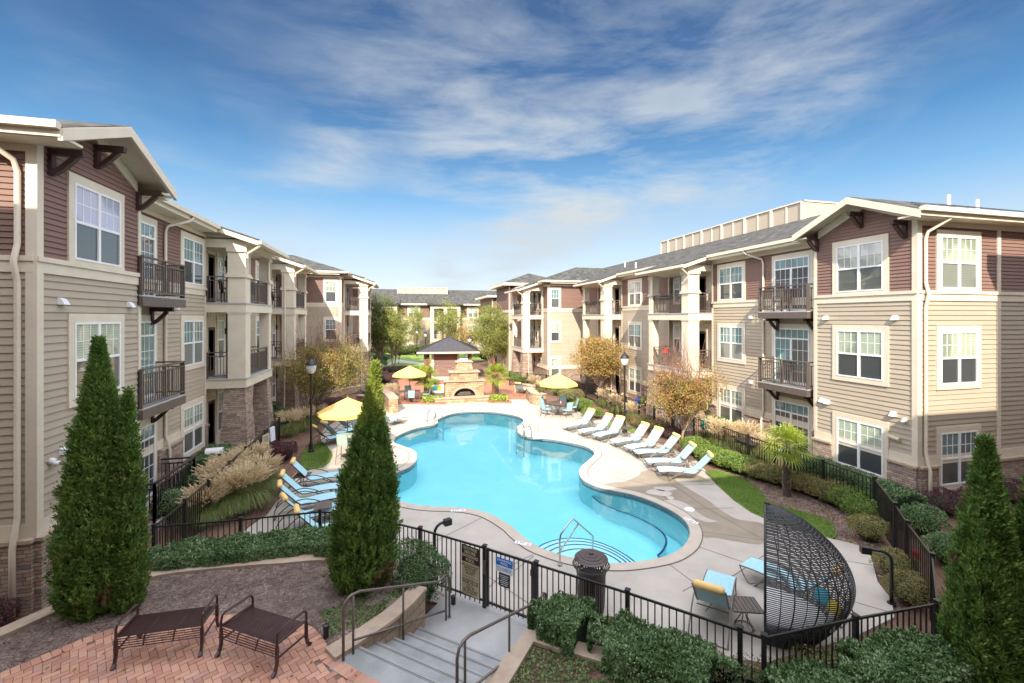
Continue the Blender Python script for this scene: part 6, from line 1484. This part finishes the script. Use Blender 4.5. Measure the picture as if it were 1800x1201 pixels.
# clipped hedges, near
fl = [at(a, b, FH) for a, b in ((271,925),(423,912.5),(563,898.6),(628,903),(738.8,929.4),(852,962))]
hedge('clipped dark green hedge between the curved wall and the left pool fence', [(fl[0].x+.5, fl[0].y-.62), (fl[1].x, fl[1].y-.62), (fl[2].x, fl[2].y-.60), (fl[3].x-.1, fl[3].y-.6)], 1.0, 1.02)
q = far(738, 9.35); shrub('clipped_shrub', 'big rounded dark green shrub between the middle cypress and the shower sign', 'shrub', (q.x-.1, q.y, 0), .62, .72, 1.15, 'leaf_hedge', 9000, .046, .5)
c1 = at(1000, 1020, FH); c1.z = 0; d1 = (at(1301,1106.4,FH)-at(942.5,990.5,FH)); d1.z = 0; d1.normalize(); n1_ = Vector((d1.y, -d1.x, 0))
g0_ = at(942.5,990.5,FH); g0_.z = 0
def alongc(s, off): v = g0_+d1*s+n1_*off; return (v.x, v.y)
hedge('dark green hedge just right of the landing in front of the fence', [alongc(.62,.60), alongc(1.2,.60)], 1.0, 1.05, dens=3900)
hedge('dark green hedge below the trash can along the fence', [alongc(1.75,.62), alongc(3.15,.62)], 1.05, 1.05, dens=3900)
e0_ = at(1343,1120,FH); e0_.z = 0; e1_ = at(1648,1059.7,FH); e1_.z = 0; d2 = (e1_-e0_).normalized(); n2_ = Vector((d2.y, -d2.x, 0))
def alongd(s, off): v = e0_+d2*s+n2_*off; return (v.x, v.y)
hedge('dark green hedge at the bottom edge just right of the fence corner', [alongd(-.15,.62), alongd(.75,.60)], .95, .98, dens=3900)
hedge('dark green hedge at the bottom edge beside the lower right cypress', [alongd(1.3,.60), alongd(2.7,.56)], 1.0, 1.1, dens=3900)
# pale twiggy shrubs inside the fence
for s0, s1, fn, lb in ((1.3,2.4,alongc,'pale twiggy low shrubs inside the fence between trash can and lounger'),(2.9,3.8,alongc,'sparse twiggy shrubs inside the fence corner under the wicker pod'),(.4,1.9,alongd,'sparse twiggy shrubs behind the fence at the right of the wicker pod'),(2.,2.9,alongd,'sparse twiggy shrubs inside the right fence corner')):
    hedge(lb, [fn(s0,-.28), fn(s1,-.28)], .45, .55, 'leaf_olive', 900, .035, lump=.3)
# ground cover and straw
def scatter(poly, n, z, ln, wd, up, name, m, tag_, rng=None):
    xs = [p[0] for p in poly]; ys = [p[1] for p in poly]; P = []
    while len(P) < n:
        X = RG.uniform(min(xs), max(xs), n); Y = RG.uniform(min(ys), max(ys), n)
        P += [(x, y) for x, y in zip(X, Y) if pip(x, y, poly) and (rng is None or rng(x, y))]
    P = np.array(P[:n]); C = np.column_stack([P, np.full(n, z)+RG.uniform(0, .015, n)]); A = rdir(n); A[:,2] = up*np.abs(A[:,2]) if up < 1 else A[:,2]*.3+up
    o = quads_obj(name, [leaf_quads(C, A, RG.uniform(.6, 1.3, n)*ln, wd)], m); o['kind'] = 'stuff'; return o
TLs = [(x, y) for x, y in TL if y > 5]; TLs = TLs+[(-6.5, 5)]
scatter(TLs, 60000, ZT-.012, .11, .007, .25, 'pine_needles', 'needle', '', lambda x, y: not pip(x, y, PAT))
bed = [(p.x, p.y) for p in CW[1:]]+[(4.5,1.5),(1.4,3.6)]
nn_ = lambda x, y: mnoise.noise(Vector((x*1.6, y*1.6, 3.)))>-.22
scatter(bed, 15000, ZT-.07, .05, .028, .6, 'ground_cover', 'ground_cover', '', nn_)
scatter(bed, 6000, ZT-.095, .09, .006, .25, 'pine_needles', 'needle', '')
gc2 = [(p.x, p.y) for p in G([(560,1075),(700,1035),(735,1040),(690,1075),(640,1112),(585,1120)], ZT)]
scatter(gc2, 1900, ZT+.0, .05, .028, .6, 'ground_cover', 'ground_cover', '', lambda x, y: mnoise.noise(Vector((x*3., y*3., 9.)))>-.05)
lawn_polys = [[tuple(p[:2]) for p in catmull(G(l), 3)] for l in LAWN]
for l, n in zip(lawn_polys, (26000, 9000, 2500)): scatter(l, n, .02, .05, .008, 1.4, 'grass', 'lawn_blade', '')
mul = [tuple(p[:2]) for p in G([(1262,826),(1330,838),(1400,862),(1500,905),(1560,955),(1620,1000),(1640,1060),(1572,1075),(1560,1040),(1535,995),(1528,962),(1462,945),(1468,928),(1440,908),(1395,895),(1350,880),(1330,858),(1300,840)])]
scatter(mul, 15000, -.04, .08, .010, .3, 'pine_needles', 'needle', '')

# ornamental grasses
def grass_clump(label, p, h, spread, nb, npl, lean=(0, 0), group=None, blades='grass_blade'):
    r = thing('ornamental_grass', label, 'grass clump', p, group=group); V = []; K = 5
    def arcs(n, hh, sp_, w, tipdroop):
        a = RG.uniform(0, 2*math.pi, n); out = sp_*RG.uniform(.25, 1., n); H = hh*RG.uniform(.75, 1.1, n); b0 = RG.uniform(0, .18, n)
        pts = []
        for k in range(K+1):
            t = k/K; rad = b0+out*t**1.35; z = H*(t*1.35-tipdroop*t*t*t); pts.append(np.stack([rad*np.cos(a)+lean[0]*t, rad*np.sin(a)+lean[1]*t, z], 1))
        return pts, a
    pts, a = arcs(nb, h*.8, spread*1.15, .01, 1.05); S = np.stack([-np.sin(a), np.cos(a), 0*a], 1); vs = []
    for k, q in enumerate(pts): w = .009*(1-k/K*.85); vs += [q-S*w, q+S*w]
    V = np.stack(vs, 1).reshape(-1, 3); F = np.concatenate([np.arange(nb)[:,None]*(2*(K+1))+np.array([2*k, 2*k+1, 2*k+3, 2*k+2]) for k in range(K)])
    quads_obj('blades', [(V, F)], blades, r)
    npl = int(npl*2.3); pts, a = arcs(npl, h*1.05, spread*.8, .01, .42); C = []; A = []
    for i in range(npl):
        p4, p5 = pts[K-1][i], pts[K][i]; p3 = pts[K-2][i]
        for j in range(26): t = j/25; q = p3*(1-t)**2*.3+p4*(1-(1-t)**2*.3-t*t)+p5*t*t; C.append(q+RG.normal(0, .018*(1.2-t), 3)); A.append(p5-p4+np.array([0, 0, .02]))
    C = np.array(C); A = unit(np.array(A))+.45*rdir(len(C)); quads_obj('plumes', [leaf_quads(C, A, .07, .016)], 'grass_plume', r)
    return r
gg = 'plume grass clumps'
for i, (px, py, h, s, nb, npl, lb) in enumerate(((345,908,1.0,.6,500,70,'plume grass clump nearest the left fence corner'),(385,890,1.15,.7,650,110,'plume grass clump in the middle of the big left mass, front'),(430,880,1.15,.75,650,120,'plume grass clump of the big left mass nearest the deck edge'),(405,850,1.15,.75,650,110,'plume grass clump at the back of the big left mass'),(455,855,1.1,.7,600,110,'plume grass clump of the big left mass beside the near loungers'),(370,868,1.1,.65,500,80,'plume grass clump of the big left mass against the sloping fence'),(440,826,1.1,.7,500,90,'rearmost plume grass clump of the big left mass'),
    (508,768,1.25,.8,500,70,'plume grass clump left of the left lamp post'),(532,757,1.2,.8,500,70,'plume grass clump behind the left lamp post'),(556,745,1.1,.7,400,60,'plume grass clump left of the left umbrella'),(675,700,1.0,.6,260,50,'pale grass clump on the stone wall end behind the middle cypress'),(692,705,1.2,.6,260,60,'pale grass clump right of the cypress tip'),
    (1268,796,1.35,.9,600,120,'large plume grass clump right of the nearest right lounger'),(1310,800,1.35,.9,600,110,'large plume grass clump before the small palm on the right'),(1245,780,1.2,.8,450,90,'plume grass clump beside the golden tree trunk on the right'),(1350,812,1.1,.7,380,60,'plume grass clump touching the right palm'),
    (1062,716,1.2,.75,400,80,'plume grass clump behind the second right lounger'),(1084,728,1.2,.75,400,80,'plume grass clump left of the right lamp post'),(1112,742,1.1,.7,320,60,'plume grass clump right of the right lamp post'),(938,684,1.1,.7,300,60,'plume grass clump behind the wall of the right dining table'),(952,692,1.,.7,300,50,'plume grass clump just left of the right umbrella pole'),(925,676,1.0,.5,200,40,'plume grass clump at the small wall of the brick patio'))):
    p = at(px, py)
    if i < 7: h, s, nb, npl = h*1.08, s*1.2, int(nb*2.6), int(npl*1.5); p = at(px+(14 if px < 400 else 2), py+13)
    grass_clump(lb, p, h, s, nb, npl, (0, -.05), gg)
# shrubs
S_ = [
 (20,1075,.6,.7,'leaf_purple',6000,.045,'purple_shrub','dark purple shrub at the foot of the stone base in the lower left corner'),
 (-30,1110,.7,.7,'leaf_purple',5000,.045,'purple_shrub','purple shrub cut by the left edge of the photo'), # px, py, rx, h, mat, n, ls, name, label
 (384,828,.62,1.05,'leaf_hedge',5200,.05,'boxwood','rounded dark boxwood in front of the ground floor grill'),
 (358,846,.52,.95,'leaf_hedge',4200,.05,'boxwood','rounded dark boxwood beside the patio railing, left of two'),
 (392,850,.5,.85,'leaf_hedge',4200,.05,'boxwood','rounded dark boxwood beside the plume grass, right of two'),
 (346,880,.52,.9,'leaf_hedge',4200,.05,'boxwood','dark boxwood between the patio railing and the left fence'),
 (306,914,.55,.9,'leaf_hedge',4600,.05,'boxwood','nearest dark boxwood below the patio railing on the left'),
 (498,808,.55,.75,'leaf_purple',3800,.05,'flowering_shrub','reddish rose shrub between the plume grasses and the small left lawn'),
 (478,820,.45,.5,'leaf_purple',2400,.05,'flowering_shrub','low reddish shrub beside the left mulch bed'),
 (492,752,.7,1.0,'leaf_hedge',3600,.06,'evergreen_shrub','dark evergreen shrub below the second left porch'),
 (478,735,.7,1.0,'leaf_hedge',3200,.06,'evergreen_shrub','dark evergreen shrub at the end of the left fence'),
 (560,722,.8,.5,'leaf_purple',2200,.07,'purple_shrub','low purple shrub under the left golden tree'),
 (590,712,.9,.5,'leaf_purple',2200,.07,'purple_shrub','low purple shrub behind the left umbrella canopy'),
 (645,668,1.3,.7,'leaf_purple',2600,.09,'purple_shrub','purple hedge clump before the far left porch'),
 (675,672,1.0,.8,'leaf_purple',2400,.09,'purple_shrub','purple hedge clump left of the far umbrella'),
 (1022,722,.75,.8,'leaf_shrub',3800,.055,'green_shrub','bright green shrub behind the first right lounger'),
 (1042,734,.65,.6,'leaf_shrub',3000,.055,'green_shrub','bright green low shrub with red flowers behind the second right lounger'),
 (1004,706,.9,.9,'leaf_olive',3000,.06,'olive_shrub','olive shrub behind the round dining table'),
 (985,694,.9,.8,'leaf_shrub',2600,.06,'green_shrub','green shrub below the right umbrella'),
 (1000,688,1.4,.8,'leaf_purple',3200,.08,'purple_shrub','wide purple shrub right of the right umbrella'),
 (1130,752,.6,.7,'leaf_olive',3000,.05,'flowering_shrub','olive shrub with red flowers behind the fourth right lounger'),
 (1157,762,.6,.7,'leaf_olive',3000,.05,'flowering_shrub','olive shrub with red flowers left of the golden tree trunk'),
 (1178,770,.5,.6,'leaf_purple',2400,.05,'flowering_shrub','reddish shrub touching the golden tree trunk'),
 (1222,800,.6,.8,'leaf_shrub',4600,.05,'green_shrub','bright green shrub behind the nearest right lounger'),
 (1248,812,.6,.65,'leaf_shrub',4200,.05,'green_shrub','bright green shrub at the tip of the right lawn'),
 (1278,822,.6,.65,'leaf_shrub',4200,.05,'green_shrub','bright green shrub above the right lawn, middle'),
 (1306,832,.6,.7,'leaf_shrub',4200,.05,'green_shrub','green shrub above the right lawn, nearer the palm'),
 (1334,842,.55,.65,'leaf_olive',4000,.045,'olive_shrub','olive brown shrub left of the right palm trunk'),
 (1363,850,.55,.65,'leaf_olive',4000,.045,'olive_shrub','olive brown shrub touching the right palm trunk'),
 (1402,862,.55,.65,'leaf_olive',4200,.045,'olive_shrub','olive shrub just right of the right palm trunk'),
 (1432,872,.55,.68,'leaf_olive',4200,.045,'olive_shrub','olive shrub second right of the palm'),
 (1462,884,.55,.7,'leaf_olive',4200,.045,'olive_shrub','olive shrub third right of the palm'),
 (1494,898,.55,.75,'leaf_shrub',4600,.045,'olive_shrub','green olive shrub fourth right of the palm'),
 (1520,916,.5,.68,'leaf_shrub',4200,.045,'olive_shrub','green olive shrub before the rounded end shrub of the row'),
 (1527,948,.45,.62,'leaf_olive',4600,.04,'olive_shrub','rounded russet shrub at the near end of the right row'),
 (1572,1010,.42,.55,'leaf_olive',4200,.036,'olive_shrub','small mottled shrub behind the right gooseneck light'),
 (1600,1058,.45,.6,'leaf_olive',4600,.036,'olive_shrub','mottled shrub right of the foot of the right gooseneck light'),
 (1625,940,.5,.8,'leaf_hedge',6500,.04,'boxwood','round clipped dark green ball shrub beyond the right fence'),
 (1665,990,.5,.7,'leaf_hedge',5200,.04,'boxwood','dark clipped shrub beyond the fence next to the right cypress'),
 (1662,900,.7,.7,'leaf_purple',5200,.045,'purple_shrub','purple shrub before the corner of the right block'),
 (1690,880,.6,.6,'leaf_purple',4200,.045,'purple_shrub','purple shrub below the ground floor end window of the right block'),
 (1770,880,.9,.7,'leaf_purple',5200,.045,'purple_shrub','purple shrub right of the lower right cypress top'),
 (1262,757,.7,.8,'leaf_shrub',3200,.06,'green_shrub','green shrub against the right fence below the middle window'),
 (1303,768,.7,.8,'leaf_shrub',3200,.06,'green_shrub','green shrub by the right downspout behind the plume grass'),
 (1148,718,.8,.7,'leaf_shrub',2600,.06,'green_shrub','green shrub beyond the fence by the blue towel'),
 (900,668,.9,.7,'leaf_shrub',1800,.08,'green_shrub','green shrub before the far right stone porch'),
 (915,672,.9,.7,'leaf_shrub',1800,.08,'green_shrub','second green shrub before the far right stone porch, nearer'),
 (705,664,1.2,.6,'leaf_shrub',2600,.08,'green_shrub','low green hedge clump behind the far dark dining table, left'),
 (735,668,1.2,.6,'leaf_shrub',2600,.08,'green_shrub','low green hedge clump left of the wicker sofa'),
 (757,676,.8,.5,'leaf_shrub',1600,.08,'green_shrub','low green hedge clump beside the left light post'),
 (700,655,1.6,.7,'leaf_purple',2600,.09,'purple_shrub','long low purple shrub beneath the far left umbrella'),
 (1040,690,.8,.7,'leaf_purple',2400,.07,'purple_shrub','dark purple shrub beside the trunk of the far golden tree'),
]
for px, py, rx, h, m, n, ls, nm, lb in S_:
    p = at(px, py); fl_ = ('flower_red', 40) if 'flower' in lb or 'rose' in lb else None
    shrub(nm, lb, 'shrub', (p.x, p.y, -.03), rx, rx*.9, h, m, n, ls, flowers=fl_)
# green hedge between right fence and building
hedge('clipped dark green hedge between the right fence and the stone base', [(14.6,13.6),(14.55,11.0),(14.2,9.6)], 1.0, .95, dens=1300, ls=.06)
# flower beds at the fireplace
for x0, x1, py, lb in ((739,783,709,'yellow flower bed at the left palm before the fireplace'),(858,897,707,'yellow flower bed at the right palm before the fireplace')):
    a, b = at(x0, py), at(x1, py); r = thing('flower_bed', lb, 'flower bed', (a.x, a.y, 0), world=True); c_ = MB(); c_.prism([(a.x,a.y-.5),(b.x,b.y-.5),(b.x,b.y+.9),(a.x,a.y+.9)], .0, .09); c_.build('brick_edging', M['brick_far'], r)
    t = MB(); t.prism([(a.x+.12,a.y-.38),(b.x-.12,b.y-.38),(b.x-.12,b.y+.78),(a.x+.12,a.y+.78)], .09, .1); t.build('soil', M['mulch'], r)
    n = 1600; C = np.column_stack([RG.uniform(a.x+.15, b.x-.15, n), RG.uniform(a.y-.35, a.y+.5, n), RG.uniform(.1, .42, n)]); quads_obj('flowers', [leaf_quads(C, rdir(n)+np.array([0,0,.5]), .12, .07)], 'flower_yellow', r); C = C+RG.normal(0, .04, C.shape); quads_obj('leaves', [leaf_quads(C, rdir(n)+np.array([0,0,.5]), .14, .08)], 'leaf_shrub', r)

# trees
def tree(label, p, cz, rx, rz_, stems, nbr, nleaf, ls, leaf, bark='bark_pale', bare=.0, trunk_r=.08, fork=.35, name='deciduous_tree', group=None, twig='twig_red', clus=.30, off=(0, 0), seed=1, ntw=0):
    """stems rise from the base, fork, and reach points through the crown; leaves hang in clusters round the outer wood"""
    r = thing(name, label, 'tree', p, group=group); R = random.Random(seed); t = MB(); cl = []; tw = MB(); brs = []
    zf = (cz-rz_)*.9
    stem_pts = []
    for s in range(stems):
        a = 2*math.pi*s/max(stems, 1)+R.uniform(-.4, .4); d = .0 if stems == 1 else .16
        st = [Vector((d*.3*math.cos(a), d*.3*math.sin(a), -.05)), Vector((d*1.1*math.cos(a), d*1.1*math.sin(a), zf*.5)), Vector((off[0]*.3+math.cos(a)*rx*.14, off[1]*.3+math.sin(a)*rx*.14, zf)), Vector((off[0]*.8+math.cos(a)*rx*.22, off[1]*.8+math.sin(a)*rx*.22, cz))]
        c = catmull(st, 5, False); t.tube(c, [trunk_r*(1-.7*i/(len(c)-1)) for i in range(len(c))], 7); stem_pts.append(c)
    for b in range(nbr):
        c = stem_pts[b % stems]; i = R.randint(int(len(c)*.45), len(c)-1); q0 = c[i]
        th = R.uniform(0, 2*math.pi); ph = math.asin(R.uniform(-.75, 1)); f = R.uniform(.55, 1.0)
        tgt = Vector((off[0]+rx*f*math.cos(ph)*math.cos(th), off[1]+rx*f*math.cos(ph)*math.sin(th), cz+rz_*f*math.sin(ph)))
        mid = q0.lerp(tgt, .5)+Vector((R.uniform(-.15, .15)*rx, R.uniform(-.15, .15)*rx, .10*rz_)); path = catmull([q0, mid, tgt], 4, False)
        t.tube(path, [trunk_r*.38*(1-.8*k/(len(path)-1)) for k in range(len(path))], 5)
        brs.append(path)
        for k in range(3):
            q = path[R.randint(3, len(path)-1)]; e = q+Vector((R.uniform(-1, 1), R.uniform(-1, 1), R.uniform(0, 1.0))).normalized()*rx*.28; t.tube([q, q.lerp(e, .5)+Vector((0,0,.04)), e], [trunk_r*.13, trunk_r*.09, .004], 4, caps=False)
            if (e.z-cz)/rz_ < 1-bare*1.6 or R.random() < .15: cl.append(e)
        if (tgt.z-cz)/rz_ < 1-bare*1.6: cl += [tgt, path[-3]]
    for k in range(ntw):                                                   # bare shoots at the top
        path = brs[R.randrange(len(brs))]; q = path[R.randint(len(path)//2, len(path)-1)]
        hgt = R.uniform(.5, 1.3)*rz_*.9*(1+bare); e = q+Vector((R.uniform(-.4, .4)*rx*.7, R.uniform(-.4, .4)*rx*.7, hgt)); m_ = q.lerp(e, .5)+Vector((R.uniform(-.1, .1), R.uniform(-.1, .1), 0))
        tw.tube([q, m_, e], [.012, .007, .003], 4, caps=False)
        for j in range(2): s = m_.lerp(e, R.random()); tw.tube([s, s+Vector((R.uniform(-.25, .25), R.uniform(-.25, .25), R.uniform(.15, .4)))], [.005, .002], 3, caps=False)
    t.build('trunk', M[bark], r); 
    if ntw: tw.build('bare_twigs', M[twig], r)
    cl = np.array([tuple(c) for c in cl]); idx = RG.integers(0, len(cl), nleaf); C = cl[idx]+RG.normal(0, clus*rx*.28, (nleaf, 3))*np.array([1, 1, .75])
    A = rdir(nleaf); A[:,2] -= .3
    quads_obj('crown', [leaf_quads(C, A, ls*RG.uniform(.7, 1.3, nleaf), ls*.55*RG.uniform(.8, 1.2, nleaf))], leaf, r)
    return r
p = at(543, 745); tree('large golden-green multi-stem tree in front of the left porches', p, 3.2, 2.3, 1.9, 3, 80, 24000, .095, 'leaf_autumn_green', 'bark', .25, .06, off=(.9, .4), clus=.40, seed=3, ntw=190)
p = at(1051, 702); tree('round golden tree beyond the right lamp post', p, 3.1, 2.15, 1.65, 1, 60, 13000, .12, 'leaf_autumn', 'bark_pale', .1, .07, clus=.36, seed=5, ntw=40)
p = at(1200, 784); tree('golden tree with bare red upper twigs behind the right loungers', p, 2.65, 1.7, 1.4, 1, 60, 13000, .085, 'leaf_autumn', 'bark_pale', .35, .07, clus=.36, seed=8, ntw=170)
tg = 'birches beyond the pavilion'
tree('tall dark green birch rising just right of the far left porch', far(668, 54), 5.4, 2.2, 3.6, 2, 60, 20000, .14, 'leaf_birch_dark', 'bark_pale', 0, .12, group=tg, clus=.5, seed=11)
tree('sunlit green birch leaning right of the dark birch', far(692, 53), 4.4, 1.9, 2.6, 2, 46, 12000, .14, 'leaf_birch', 'bark_pale', 0, .1, group=tg, clus=.5, seed=12)
tree('slim pale yellow birch in front of the middle of the far block', far(731, 74), 4.9, 1.8, 3.2, 2, 40, 6500, .15, 'leaf_birch', 'bark_pale', 0, .1, group=tg, clus=.45, seed=13)
tree('pale green birch above the pavilion roof', far(792, 62), 4.8, 2.5, 3.6, 3, 50, 11000, .15, 'leaf_birch', 'bark_pale', 0, .1, group=tg, clus=.5, seed=14)
tree('broad yellow-green birch right of the pavilion', far(862, 51), 4.4, 2.3, 3.4, 3, 60, 17000, .14, 'leaf_birch', 'bark_pale', 0, .12, group=tg, clus=.5, seed=15)
tree('yellow-green birch close to the far right porch', far(888, 52), 4.0, 1.5, 3.0, 2, 40, 8000, .14, 'leaf_birch', 'bark_pale', 0, .12, group=tg, clus=.5, seed=16)
tree('small reddish tree behind the fireplace chimney', far(820, 56), 3.6, 1.8, 1.6, 2, 26, 3500, .14, 'leaf_autumn', 'bark', 0, .08, clus=.5, seed=17)
tree('young small tree on the far lawn left of the pavilion', far(701, 58), 1.5, .7, .7, 1, 18, 2200, .10, 'leaf_birch_dark', 'bark', 0, .04, clus=.5, seed=18)
for px, D, s_, lb in ((705,72,1.5,'row of far green shrubs below the far block, left'),(745,74,1.5,'row of far green shrubs below the far block, middle'),(870,62,1.6,'far green shrubs beneath the birches right of the pavilion')):
    q = far(px, D); shrub('green_shrub', lb, 'shrub', (q.x, q.y, 0), 3.2, 1., s_, 'leaf_birch_dark', 3200, .16)
for px, D, lb in ((668,60,'dark green shrub row left of the far lawn'),(655,52,'dark green shrub below the dark birch')):
    q = far(px, D); shrub('green_shrub', lb, 'shrub', (q.x, q.y, 0), 1.6, 1., 1.1, 'leaf_hedge', 2600, .12)
# palms
def palm(label, p, h, fr, nf, leaf='leaf_palm', tr=.11):
    r = thing('fan_palm', label, 'palm', p); t = MB(); t.lathe([(tr*1.2,-.05),(tr,.15),(tr*.9,h*.5),(tr*1.15,h*.85),(tr*.6,h)], n=12); t.build('trunk', M['palm_trunk'], r)
    n = 1200; a = RG.uniform(0, 2*math.pi, n); z = RG.uniform(.1, h, n); C = np.column_stack([np.cos(a)*tr*1.05, np.sin(a)*tr*1.05, z]); quads_obj('trunk_fibres', [leaf_quads(C, np.column_stack([np.cos(a), np.sin(a), np.full(n, 1.2)]), .09, .02)], 'needle', r)
    R = random.Random(int(p[0]*100))
    for f in range(nf):
        az = f*2.4+R.uniform(-.2, .2); el = math.radians(78-118*(f/nf)+R.uniform(-8, 8)); d = Vector((math.cos(az)*math.cos(el), math.sin(az)*math.cos(el), math.sin(el))); L1 = fr*R.uniform(.42, .55)
        o = Vector((0, 0, h-.03)); hub = o+d*L1-Vector((0,0,.05)); side = d.cross(Vector((0,0,1))); side = side.normalized() if side.length > .1 else Vector((1,0,0)); up = side.cross(d)
        t = MB(); t.tube([o, o+d*L1*.5+Vector((0,0,.02)), hub], [.014,.01,.008], 4); 
        for k in range(17):
            th = math.radians(-105+210*k/16); dr = (d*math.cos(th)+side*math.sin(th)).normalized(); ll = fr*.62*(.72+.28*math.cos(th)); wv = d.cross(up).normalized() if False else (side*math.cos(th)-d*math.sin(th)); tipd = Vector((0,0,-.16*ll*(1+.8*abs(math.sin(th)))))
            m_ = hub+dr*ll*.55+up*.03; e = hub+dr*ll+tipd; w = .022*fr/1.
            t.quad(hub, m_-wv*w, m_+wv*w); t.quad(m_-wv*w, e, m_+wv*w)
        t.build('frond', M[leaf], r)
    return r
p = at(1383, 870); palm('windmill palm among the shrubs in front of the right block', p, 1.75, .88, 30)
p = far(749, 33.); palm('small windmill palm at the left flower bed by the fireplace', (p.x, p.y, 0), 1.65, 1.15, 24, tr=.15)
p = far(873, 33.3); palm('small windmill palm at the right flower bed by the fireplace', (p.x, p.y, 0), 1.75, 1.2, 26, tr=.15)

# fallen leaves
def litter(poly, n, z): scatter([tuple(p[:2]) for p in G(poly, z)], n, z+.008, .07, .045, .15, 'fallen_leaves', 'leaf_autumn', '')
litter([(1060,745),(1100,735),(1300,800),(1330,860),(1240,830),(1150,790)], 260, .0); litter([(560,760),(660,740),(700,800),(600,840)], 90, 0.); litter([(0,1190),(200,1105),(480,1085),(560,1130),(640,1195),(300,1201)], 30, ZT+.006); litter([(1262,826),(1400,862),(1560,955),(1620,1000),(1572,1075),(1535,995),(1462,945),(1395,895)], 420, -.03); litter([(700,712),(930,703),(1000,720),(920,728),(760,728)], 80, 0.)

for o_ in bpy.data.objects:
    for k_ in ('worldparts', 'used'):
        if k_ in o_: del o_[k_]
